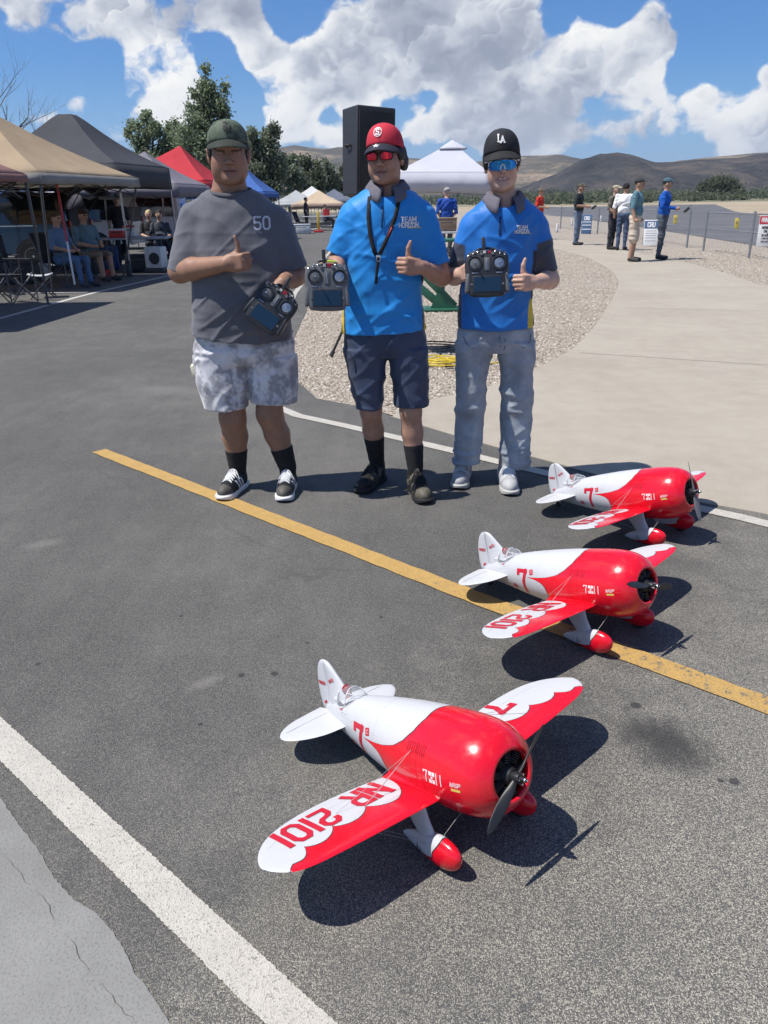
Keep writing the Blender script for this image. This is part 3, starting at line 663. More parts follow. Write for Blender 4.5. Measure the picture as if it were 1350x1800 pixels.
def plane_master():
    root = empty('model_airplane')
    # ---- fuselage: grid rows follow the paint edge, so the scallop is a clean line
    ths = sorted(set(np.round(np.concatenate([np.radians(np.arange(0, 181, 5.)), np.radians([68, 71, 73, 75.5, 77, 78.5, 80, 80.6, 81.5, 83, 87])]), 5)))
    ths = ths+[2*math.pi-t for t in ths[1:-1][::-1]]; nt = len(ths)
    NR, NW = 12, 22; v = []; 
    for t in ths:
        b = xb(t); xs = list(np.linspace(-.158, b+.002, NR+1))+list(np.linspace(b-.002, -.711, NW+1))
        v += [fus_pt(x, t) for x in xs]
    nc = NR+NW+2; f = []; mi = []
    for i in range(nt):
        j = (i+1) % nt
        for c in range(nc-1):
            f.append((i*nc+c, i*nc+c+1, j*nc+c+1, j*nc+c)); mi.append(0 if c < NR else (1 if c == NR else 2))
    f.append(tuple(i*nc+nc-1 for i in range(nt))); mi.append(2)
    fu = build('fuselage', v, f, [RED, PBK, PWH], root, mi)
    # panel lines
    pm = MB()
    for x in (-.185,): pm.tube([fus_pt(x, t, -.0003) for t in np.linspace(.5, 2*math.pi-.5, 50)], .0008, 4)
    for sg in (1, -1):
        for th0 in (50, 66): pm.tube([fus_pt(x, sg*rad(th0), -.0003) for x in np.linspace(-.17, -.205, 6)], .0007, 4)
        pm.tube([fus_pt(-.205, sg*t, -.0003) for t in np.linspace(rad(50), rad(96), 12)], .0008, 4)
    pm.build('panel_line', DRED, fu)
    pm = MB(); pm.tube([fus_pt(-.385, t, -.0003) for t in np.linspace(-1.35, 1.35, 40)], .0006, 4)
    for sg in (1, -1): pm.tube([fus_pt(x, sg*rad(66), -.0003) for x in np.linspace(-.36, -.60, 14)], .0005, 4)
    pm.build('panel_line', MGRY, fu)
    # ---- cowl with open front, inner wall
    xs = [-.163, -.13, -.10, -.08, -.065, -.053, -.042, -.034, -.027, -.022]
    prof = [(_ci(x, 1)+.0006, x) for x in xs]+[(.066, -.0172), (.0625, -.0150), (.0585, -.0143), (.0550, -.0155), (.0530, -.0190), (.0525, -.027), (.056, -.040), (.070, -.056)]
    cb = MB(); Mx = Matrix(((0, 0, SP, -BASE[0]*SP), (0, SP, 0, 0), (-SP, 0, 0, -BASE[2]*SP), (0, 0, 0, 1)))
    cb.lathe(prof[::-1], 64, Mx)
    n_ = 64; cb.f = [tuple(q) for q in cb.f]
    cw = cb.build('cowl', RED, root, True, 50)
    cm = MB(); cm.lathe([(.075, -.051), (.0005, -.051)], 40, Mx); cm.build('firewall', DENG, root)
    # dummy radial engine: crankcase, nine finned cylinders
    eg = MB(); eg.lathe([(.0005, -.012), (.014, -.012), (.021, -.02), (.024, -.035), (.026, -.05)][::-1], 24, Mx); en = eg.build('engine', DENG, root)
    cy = MB()
    for i in range(9):
        a = 2*math.pi*i/9+.2; d_ = np.array((0, math.sin(a), math.cos(a)))
        for q in range(7):
            c0 = (np.array((-.033, 0, 0))+d_*(.026+.0052*q)-BASE)*SP; c1 = (np.array((-.033, 0, 0))+d_*(.0285+.0052*q)-BASE)*SP
            cy.tube([c0, c1], .0115*SP if q < 6 else .0085*SP, 10)
    cy.build('cylinder', mat('cylinder_fin_black', (.03, .03, .032), .35, metal=.4), en)
    # ---- wings
    LT = np.array(smoothpath([(.06, -.149), (.10, -.150), (.20, -.152), (.30, -.155), (.40, -.160), (.45, -.168), (.48, -.184), (.50, -.210), (.5085, -.238)], 8))
    TT = np.array(smoothpath([(.06, -.340), (.124, -.350), (.20, -.362), (.28, -.368), (.36, -.362), (.42, -.346), (.46, -.322), (.49, -.288), (.505, -.258), (.5087, -.239)], 8))
    LT[:, 0] *= .984; TT[:, 0] *= .984
    def le(s): return float(np.interp(s, LT[:, 0], LT[:, 1]))
    def te(s): return float(np.interp(s, TT[:, 0], TT[:, 1]))
    def zw(s): return -.047+.029*(s-.09)/.41
    cusps = [(.106, 1.0), (.227, .48), (.322, .43), (.405, .36), (.468, .0)]
    def bfrac(s):
        if s <= .106: return 1.0
        if s >= .468: return 0.
        for (a, fa), (b, fb) in zip(cusps[:-1], cusps[1:]):
            if s <= b:
                u = (s-a)/(b-a)
                if fa == 1.0:
                    if u < .55: return .32+.68*(1-math.sqrt(max(0, 1-(1-u/.55)**2)))
                    return .32+.16*((u-.55)/.45)**2.4
                if fb == 0.: return fa*(1-u)**.55*(1-.40*math.sin(math.pi*min(1, u*1.3))**.8)
                return fa+(fb-fa)*u-.13*math.sin(math.pi*u)**.7
    def thick(s):
        return .026*math.sqrt(max(0.01, 1-max(0, (s-.3)/.201)**3))*(1-.35*(s-.09)/.41)
    def airfoil(c): return 1.48*math.sqrt(max(c, 0))*(1-c)*1.05+.02*c*(1-c)
    def wing_pt(s, c, side, upper=True, lift=0.):
        a, b = le(s), te(s); x = a+(b-a)*c; h = thick(s)*airfoil(c)
        z = zw(s)+(h*.62 if upper else -h*.38)+.03*0
        if upper: z += lift/SP
        else: z -= lift/SP
        return (np.array((x, side*s, z))-BASE)*SP
    def wing(side):
        ss = list(np.linspace(.06, .10, 4))+[.105, .1065, .109, .112, .116, .121, .127, .134, .142, .150, .158]+list(np.linspace(.165, .44, 52))+list(.44+.0605*np.sin(np.linspace(.06, 1, 24)*math.pi/2))
        ss = sorted(set([round(s, 5) for s in ss]+[.227, .322, .405, .467, .4695])); ss[-1] = .5003
        NA, NB = 10, 12; v = []; 
        cos_ = lambda u: (1-math.cos(u*math.pi/2))     # denser at the nose
        for s in ss:
            b = min(max(bfrac(s), .0), 1.); ch = abs(le(s)-te(s))+1e-6; w = min(.0016/ch, .02)
            b0 = max(b-w, 0.); b1 = min(max(b+w, 0.0), 1.)
            if b >= .999: b0, b1 = .9995, 1.0
            cs = [b0*cos_(u) for u in np.linspace(0, 1, NA)]+[b1+(1-b1)*u for u in np.linspace(0, 1, NB)]
            v += [wing_pt(s, c, side, True) for c in cs]
            v += [wing_pt(s, c, side, False) for c in cs[::-1]][1:-1]
        n = 2*(NA+NB)-2; f = []; mi = []
        for i in range(len(ss)-1):
            for c in range(n):
                d_ = (c+1) % n; q = (i*n+c, i*n+d_, (i+1)*n+d_, (i+1)*n+c)
                f.append(q if side < 0 else q[::-1])
                cc = c if c < NA+NB-1 else n-1-c if c < n-1 else 0
                if c == n-1: cc = 0
                m_ = 0 if cc < NA-1 else (1 if cc == NA-1 else 2)
                if ss[i] < .105: m_ = 0
                mi.append(m_)
        f.append(tuple((len(ss)-1)*n+c for c in range(n))); mi.append(2)
        w = build('wing', v, f, [RED, PBK, PWH], root, mi, True, 40)
        # aileron hinge line and fillet at the root
        hm = MB(); hm.tube([wing_pt(s, .80, side, True, -.0002) for s in np.linspace(.2, .46, 24)], .0006, 4); hm.build('hinge_line', MGRY, w)
        fl = []; ff = []; cs = np.linspace(0, 1, 18)
        for j, c in enumerate(cs):
            w0 = wing_pt(.108, c, side, True, .0012); x = w0[0]/SP+BASE[0]
            zs = w0[2]/SP+BASE[2]
            for u in np.linspace(0, 1, 7):
                y = .108-(.108-.080)*u; up = .034*u**2.2*math.sin(math.pi*min(1, .15+c*.8))
                fl.append((np.array((x-.0*u, side*y, zs+up-.003*(1-u)*0))-BASE)*SP)
        for j in range(len(cs)-1):
            for q in range(6):
                g_ = (j*7+q, j*7+q+1, (j+1)*7+q+1, (j+1)*7+q); ff.append(g_ if side > 0 else g_[::-1])
        build('wing_fillet', fl, ff, RED, w)
        # markings, read from behind
        def on(sc, xc):
            def fn(x, y, lift):
                s = sc+side*-1*(-x)*(1 if side < 0 else -1)*1.0 if False else (sc+x if side < 0 else sc-x)
                a, b = le(s), te(s); c = (a-(xc+y))/(a-b); c = min(max(c, .02), .985)
                return wing_pt(s, c, side, True, .0012+lift)
            return fn
        if side < 0:
            quads_on('registration_letters', text_quads('NR', .080, .0140, gap=.30, wide=.70, seg=.22), on(.188, -.302), MRED, w); quads_on('registration_number', text_quads('2101', .080, .0140, gap=.30, wide=.70, seg=.22), on(.358, -.294), MRED, w)
        else: quads_on('race_number', text_quads('7', .076, .016, seg=.15, wide=.95), on(.285, -.326), MRED, w)
        return w
    for side in (-1, 1):
        w = wing(side)
        # flying wires: two above, two below
        wm = MB()
        for (x0, th0, s1, c1) in ((-.225, 62, .285, .33), (-.232, 66, .285, .62), (-.225, 62, .20, .55)):
            wm.tube([fus_pt(x0, -side*rad(th0)), wing_pt(s1, c1, side, True)], .0005*SP, 5)
        for (c1, x1) in ((.30, -.17), (.62, -.20)):
            wm.tube([wing_pt(.285, c1, side, False), (np.array((x1, side*.125, -.15))-BASE)*SP], .0005*SP, 5)
        wm.tube([fus_pt(-.14, -side*rad(150)), (np.array((-.16, side*.125, -.145))-BASE)*SP], .0005*SP, 5)
        wm.build('rigging_wire', WIRE, root)
    # ---- tailplane
    def tail_surf(name, side):
        L = lambda s: -.546-.020*(s/.13)**2
        T = lambda s: -.728+.008*(s/.13)**2
        v = []; n = 16; ss = list(np.linspace(.012, .09, 8))+list(.09+.0985*np.sin(np.linspace(.06, 1, 18)*math.pi/2))
        for s in ss:
            a, b = L(s), T(s); kq = 1.
            if s > .09:
                u = min((s-.09)/.0988, 1.); kq = math.sqrt(max(0, 1-u**2.2)); m_ = -.648; a = m_+(L(s)-m_)*kq; b = m_+(T(s)-m_)*kq
            for j in range(n):
                an = 2*math.pi*j/n; c = .5-.5*math.cos(an); h = .0065*math.sin(an)*(1-.45*c)*(1 if s < .09 else max(.25, kq))
                v.append((np.array((a+(b-a)*c, side*s, .015+h))-BASE)*SP)
        f = []
        for i in range(len(ss)-1):
            for j in range(n):
                q = (i*n+j, i*n+(j+1) % n, (i+1)*n+(j+1) % n, (i+1)*n+j); f.append(q if side < 0 else q[::-1])
        f.append(tuple((len(ss)-1)*n+j for j in range(n)))
        o = build(name, v, f, PWH, root, None, True, 60)
        hm = MB(); hm.tube([(np.array((-.667, side*s, .0196))-BASE)*SP for s in np.linspace(.03, .165, 8)], .0006, 4); hm.build('elevator_hinge', MGRY, o)
    for sd_ in (-1, 1): tail_surf('stabilizer', sd_)
    # ---- fin and rudder, one smooth sweep up from the headrest
    def finpart(name, zs, xa, xbk, tk, capz=True):
        v = []; n = 20
        for z, a, b, t in zip(zs, xa, xbk, tk):
            for j in range(n):
                an = 2*math.pi*j/n; c = .5-.5*math.cos(an)
                v.append((np.array((a+(b-a)*c, t*math.sin(an)*(1-.3*c), z))-BASE)*SP)
        f = [(i*n+j, i*n+(j+1) % n, (i+1)*n+(j+1) % n, (i+1)*n+j) for i in range(len(zs)-1) for j in range(n)]
        f.append(tuple((len(zs)-1)*n+j for j in range(n))); f.append(tuple(reversed(range(n))))
        return build(name, v, f, PWH, root, None, True, 60)
    zs = [.020, .045, .062, .075, .088, .10, .115, .130, .143, .152, .158, .1615, .163]
    xa = [-.555, -.562, -.569, -.577, -.587, -.598, -.611, -.625, -.637, -.646, -.655, -.664, -.676]
    xe = [-.676]*11+[-.679, -.6835]
    tk = [.030, .026, .022, .018, .0145, .012, .010, .009, .0082, .0072, .006, .004, .001]
    fin = finpart('fin', zs, xa, xe, tk)
    zs = [-.012, .0, .02, .05, .08, .105, .125, .140, .150, .157, .1605]
    xa = [-.684]+[-.6775]*8+[-.679, -.684]
    xe = [-.708, -.7205, -.7265, -.7285, -.7265, -.722, -.716, -.7095, -.702, -.694, -.689]
    tk = [.003, .006, .0065, .0068, .0066, .006, .0055, .005, .0042, .003, .001]
    rud = finpart('rudder', zs, xa, xe, tk)
    def side_fin(sd_, xc, zc, xa_, xe_, t_):
        def fn(x, y, lift):
            X = xc+(x if sd_ < 0 else -x); c = min(max((X-xa_)/(xe_-xa_), .01), .99); return (np.array((X, sd_*2*t_*math.sqrt(c*(1-c))*(1-.3*c), zc+y))-BASE)*SP+np.array((0, sd_*(lift+.0009), 0))
        return fn
    def side_fus(sd_, xc, th0):
        R_ = (_ci(xc, 1)-_ci(xc, 2))/2
        def fn(x, y, lift): return fus_pt(xc+(x if sd_ < 0 else -x), -sd_*(rad(th0)-y/R_), .0010+lift)
        return fn
    def squares(pts, s): return [[np.array((x-s, y-s)), np.array((x+s, y-s)), np.array((x+s, y+s)), np.array((x-s, y+s))] for x, y in pts]
    for sd_ in (-1, 1):
        quads_on('registration', text_quads('NR2101', .0088, .0020, gap=.2), side_fin(sd_, -.7005, .093, -.6775, -.722, .0064), MRED, rud)
        quads_on('script_name', text_quads('GEE', .0075, .0015, gap=.12, cx=-.006, cy=-.002, slant=.4)+text_quads('BEE', .0075, .0015, gap=.12, cx=.009, cy=.005, slant=.4), side_fin(sd_, -.645, .108, -.602, -.676, .0118), MRED, fin)
        quads_on('emblem', squares([(0, 0), (.004, .003), (-.004, -.002)], .0032), side_fin(sd_, -.70, .035, -.6775, -.7225, .0068), MRED, rud)
        # race number with its two dice, on both sides of the hull
        quads_on('race_number', text_quads('7', .080, .014, wide=.80, seg=.12), side_fus(sd_, -.464, 95), MRED, fu)
        for (dx, th0, pips, rt) in ((-.416, 67, [(-.004, .004), (.004, .004), (-.004, -.004), (.004, -.004), (0, 0)], .2), (-.515, 117, [(-.004, .004), (.004, -.004), (0, 0), (.004, .004)], -.25)):
            c_, s_ = math.cos(rt), math.sin(rt); ro = lambda q: [np.array((p[0]*c_-p[1]*s_, p[0]*s_+p[1]*c_)) for p in q]
            dq = quads_on('die', [ro(q) for q in squares([(x, y) for x in (-.0062, 0, .0062) for y in (-.0062, 0, .0062)], .00315)], side_fus(sd_, dx, th0), MRED, fu)
            quads_on('pip', [ro(q) for q in squares(pips, .0012)], (lambda g_: lambda x, y, l: g_(x, y, l+.0008))(side_fus(sd_, dx, th0)), MWHT, dq)
        # 7-11 and the maker's plate on the nose
        quads_on('lucky_number', text_quads('7', .024, .0026, cx=-.021, wide=.8, seg=.3), side_fus(sd_, -.150, 84), MWHT, fu); quads_on('lucky_number', text_quads('11', .024, .0026, cx=.021, gap=.5, wide=.9, seg=.4), side_fus(sd_, -.150, 84), MWHT, fu)
        quads_on('lucky_dice', squares([(x, y) for x in (-.0052, .0052) for y in (-.0085, .0085)], .0044)+squares([(0, 0)], .0028), side_fus(sd_, -.150, 84), MWHT, fu)
        quads_on('engine_script', text_quads('WASP', .0085, .0022, gap=.16, slant=.35), side_fus(sd_, -.082, 84), mat('marking_pink', (.8, .45, .45), .5), cw)
        quads_on('maker_plate', [[np.array((x-.002, -.003)), np.array((x+.0021, -.003)), np.array((x+.0021, .003)), np.array((x-.002, .003))] for x in np.linspace(-.010, .010, 6)], (lambda g_: lambda x, y, l: g_(x, y-.012, l))(side_fus(sd_, -.082, 84)), MYEL, cw)
        quads_on('exhaust_louvre', [[np.array((x-.0012, -.012)), np.array((x+.0012, -.012)), np.array((x+.0042, .012)), np.array((x+.0018, .012))] for x in np.linspace(-.03, .03, 9)], side_fus(sd_, -.21, 58), DRED, fu)
        quads_on('caution_text', text_quads('EJECT', .0045, .0011, gap=.2), side_fus(sd_, -.575, 50), MRED, fu)
        quads_on('data_text', [[np.array((x-.0018, -.001)), np.array((x+.0018, -.001)), np.array((x+.0018, .001)), np.array((x-.0018, .001))] for x in (-.016, -.009, .004, .014)], side_fus(sd_, -.553, 58), MGRY, fu)
    # ---- cockpit: opening, pilot bust, canopy with frames
    ck = MB()
    def top(x): return _ci(x, 1)
    cp_ = [(-.535, .026), (-.55, .033), (-.575, .034), (-.60, .030), (-.613, .018)]
    ol = [(x, w) for x, w in cp_]+[(x, -w) for x, w in cp_[::-1]]
    bmv = [(np.array((x, w, top(x)+.004-(abs(w)/_ci(x, 3))**2*.030))-BASE)*SP for x, w in ol]
    ck.add(bmv, [tuple(range(len(bmv)))][::1]); ck.build('cockpit_floor', mat('cockpit_grey', (.08, .08, .085), .7), root, False)
    pl_ = MB(); pc = (np.array((-.588, 0, top(-.588)+.014))-BASE)*SP
    prof = [(.0004, -.020), (.012, -.019), (.0125, -.012), (.0085, -.007), (.0115, -.001), (.0135, .006), (.0125, .013), (.008, .018), (.0004, .0195)]
    pl_.lathe([(r*SP, h*SP) for r, h in prof], 18, Matrix.Translation(pc)); pil = pl_.build('pilot_figure', HELM, root)
    fc = MB(); fc.lathe([(.0003, -.008*SP), (.008*SP, -.006*SP), (.0095*SP, .0), (.008*SP, .005*SP), (.0003, .007*SP)], 14, TR(pc+np.array((.0052*SP, 0, 0)))); fc.build('face', PSKIN, pil)
    # canopy skin
    st_ = [(-.522, .012, .001), (-.535, .026, .013), (-.552, .0335, .0245), (-.572, .036, .030), (-.592, .034, .030), (-.610, .026, .027), (-.625, .014, .022)]
    v = []; n = 15
    for x, w, h in st_:
        for j in range(n):
            a = math.pi*j/(n-1); y = w*math.cos(a); zb_ = top(x)-(abs(y)/_ci(x, 3))**2*.034
            v.append((np.array((x, y, zb_+h*math.sin(a)**.8+.001))-BASE)*SP)
    f = [(i*n+j, i*n+j+1, (i+1)*n+j+1, (i+1)*n+j) for i in range(len(st_)-1) for j in range(n-1)]
    cano = build('canopy', v, f, GLASSC, root)
    sol = cano.modifiers.new('t', 'SOLIDIFY'); sol.thickness = .0008
    fr = MB(); PT = lambda i, j: Vector(v[i*n+j])
    fr.tube([PT(2, j)+(PT(3, j)-PT(2, j))*.35 for j in range(n)], .0016, 6)
    fr.tube([PT(i, 4) for i in range(0, 3)]+[PT(2, 4)+(PT(3, 4)-PT(2, 4))*.35], .0013, 6); fr.tube([PT(i, n-5) for i in range(0, 3)]+[PT(2, n-5)+(PT(3, n-5)-PT(2, n-5))*.35], .0013, 6)
    fr.tube([PT(i, 0) for i in range(len(st_))], .0014, 6); fr.tube([PT(i, n-1) for i in range(len(st_))], .0014, 6); fr.tube([PT(0, j) for j in range(n)], .0016, 6)
    fr.tube([PT(5, j) for j in range(n)], .0022, 6)
    fr.build('canopy_frame', PWH, cano)
    hr = MB(); hr.lathe([(.0004, 0), (.02*SP, .004*SP), (.022*SP, .02*SP), (.012*SP, .034*SP), (.0004, .037*SP)], 14, TR((np.array((-.622, 0, .044))-BASE)*SP)); hr.build('headrest', PWH, root)
    # ---- undercarriage: leg fairing, teardrop spat red to the front, wheel
    for side in (-1, 1):
        sx_ = np.array([-.0885, -.090, -.095, -.105, -.12, -.14, -.16, -.18, -.20, -.225, -.25, -.275, -.280]); hh = np.array([.0005, .009, .017, .0255, .0325, .037, .037, .034, .0295, .0225, .0145, .006, .0005])
        zc = np.array([-.158]*5+[-.157, -.156, -.155, -.154, -.1535, -.153, -.153, -.153]); v = []; f = []; mi = []
        angs = np.radians(np.arange(0, 360, 10.)); n = len(angs); N1, N2 = 9, 12
        for a in angs:
            cz = math.cos(a); sn = abs(math.sin(a))
            bl = -.140+.006*cz-.016*sn**6 if cz > -.15 else -.156-.085*min(1, (-cz-.15)/.6)**1.2      # red nose, swooping back along the belly
            u = np.linspace(0, 1, N1)**1.6
            for x in list(-.0885+(bl+.0018+.0885)*u)+list(np.linspace(bl-.0018, -.280, N2)):
                h = np.interp(-x, -sx_, hh); z = np.interp(-x, -sx_, zc)
                v.append((np.array((x, side*.125+h*.62*math.sin(a), z+h*cz*(1.12 if cz < 0 else 1.)))-BASE)*SP)
        nc = N1+N2
        for i in range(n):
            j = (i+1) % n
            for c in range(nc-1):
                f.append((i*nc+c, j*nc+c, j*nc+c+1, i*nc+c+1)[::-1]); mi.append(0 if c < N1-1 else (2 if c == N1-1 else 1))
        sp_ = build('wheel_spat', v, f, [RED, PWH, PBK], root, mi)
        pm = MB()
        for x in (-.203, -.212): pm.tube([(np.array((x, side*.125+s_*.0185*(1-.1*q), -.156+z))-BASE)*SP for q, z in enumerate((-.010, 0, .010)) for s_ in (side,)], .0012, 5)
        pm.build('spat_mark', PBK, sp_)
        # leg: tapered airfoil between wing and spat
        v = []; n = 16
        for (xa_, xb_, y, z, t) in ((-.172, -.262, .128, -.050, .010), (-.170, -.245, .127, -.085, .010), (-.160, -.222, .126, -.125, .011), (-.150, -.215, .125, -.150, .014)):
            for j in range(n):
                a = 2*math.pi*j/n; c = .5-.5*math.cos(a); v.append((np.array((xa_+(xb_-xa_)*c, side*y+t*math.sin(a)*(1-.3*c), z))-BASE)*SP)
        f = [(i*n+j, (i+1)*n+j, (i+1)*n+(j+1) % n, i*n+(j+1) % n) for i in range(3) for j in range(n)]
        build('leg_fairing', v, f, PWH, sp_)
        wh = MB(); Mw = TR((np.array((-.153, side*.125, -.172))-BASE)*SP, rx=math.pi/2)
        r_ = .034*SP; wh.lathe([(r_*.5, -.007*SP), (r_*.86, -.009*SP), (r_*.98, -.006*SP), (r_, 0), (r_*.98, .006*SP), (r_*.86, .009*SP), (r_*.5, .007*SP)], 28, Mw); wl = wh.build('wheel', RUBB, sp_)
        hb = MB(); hb.lathe([(.0004, -.0085*SP), (r_*.5, -.0075*SP), (r_*.5, .0075*SP), (.0004, .0085*SP)], 20, Mw); hb.build('wheel_hub', PWH, wl) if False else None
    # tail wheel
    tw = MB(); tw.tube([(np.array((-.672, 0, -.016))-BASE)*SP, (np.array((-.690, 0, -.036))-BASE)*SP], .003, 8); tl = tw.build('tail_strut', PWH, root)
    tw = MB(); tw.lathe([(.003, -.004), (.013, -.005), (.0145, 0), (.013, .005), (.003, .004)], 18, TR((np.array((-.694, 0, -.0385))-BASE)*SP, rx=math.pi/2)); tw.build('tail_wheel', RUBB, root)
    return root
def propeller(parent, phi, material):
    """two-bladed prop turned by phi about the shaft (0: upright)"""
    Mh = Matrix.Translation((-BASE*SP).tolist()) @ Matrix.Rotation(phi, 4, 'X')
    hb = MB(); Mx = Mh @ Matrix.Rotation(math.pi/2, 4, 'Y')
    hb.lathe([(.0004, -.014), (.012, -.014), (.013, .0), (.011, .008), (.006, .009), (.006, .016), (.0045, .026), (.0004, .030)], 20, Mx)
    pr = hb.build('propeller', BLKP, parent); nt = MB(); nt.lathe([(.0052, .016), (.0052, .024), (.0004, .031)], 14, Mx); nt.build('spinner_nut', STEEL, pr)
    for i in range(4):
        a = math.pi/2*i+.6; bb = MB(); bb.tube([Mh @ Vector((.008, .011*math.cos(a), .011*math.sin(a))), Mh @ Vector((.016, .011*math.cos(a), .011*math.sin(a)))], .003, 6); bb.build('hub_bolt', STEEL, pr)
    for sg in (1, -1):
        v = []; n = 12
        tab = [(r*.91, ch, tw_, t) for r, ch, tw_, t in [(.008, .010, 62, .010), (.03, .017, 52, .007), (.06, .023, 38, .0045), (.09, .024, 29, .0034), (.12, .020, 23, .0026), (.14, .0135, 20, .002), (.150, .006, 19, .0012), (.153, .001, 19, .0005)]]
        for r, ch, tw_, t in tab:
            b = rad(tw_)
            for j in range(n):
                a = 2*math.pi*j/n; c = .5*math.cos(a)*ch*1.1; h = t*.5*math.sin(a)
                y = c*math.cos(b)-h*math.sin(b); x = c*math.sin(b)+h*math.cos(b)
                v.append(Mh @ Vector((x-.003, -sg*y, sg*r)))
        f = [(i*n+j, i*n+(j+1) % n, (i+1)*n+(j+1) % n, (i+1)*n+j) for i in range(len(tab)-1) for j in range(n)]
        build('blade', v, f, material, pr)
    return pr
MASTER = plane_master()
POSES = [((.287, 1.405, .253), -49.7, 16.3, rad(124), BLKP, 'red and white model airplane nearest the camera'),
         ((.882, 2.323, .252), -48.4, 15.8, rad(70), BLKP, 'red and white model airplane standing over the yellow line, middle of three'),
         ((1.355, 3.201, .252), -46.7, 16.1, rad(186), mat('grey_nylon', (.20, .20, .21), .35), 'red and white model airplane farthest away, by the concrete path')]
for i, (hub, yaw, pit, phi, bm_, lab) in enumerate(POSES):
    r = MASTER if i == 0 else copy_tree(MASTER)
    R = Matrix.Rotation(rad(yaw), 3, 'Z') @ Matrix.Rotation(-rad(pit), 3, 'Y')
    p = Vector(hub)+R @ Vector((BASE*SP).tolist()); p.z = 0.0
    r.location = p; r.rotation_euler = (0, -rad(pit), rad(yaw))
    tag(r, lab, 'model airplane', 'racing model airplanes lined up on the asphalt')
for r, (hub, yaw, pit, phi, bm_, lab) in zip([o for o in COL.objects if o.name.startswith('model_airplane')], POSES):
    propeller(r, phi, bm_)
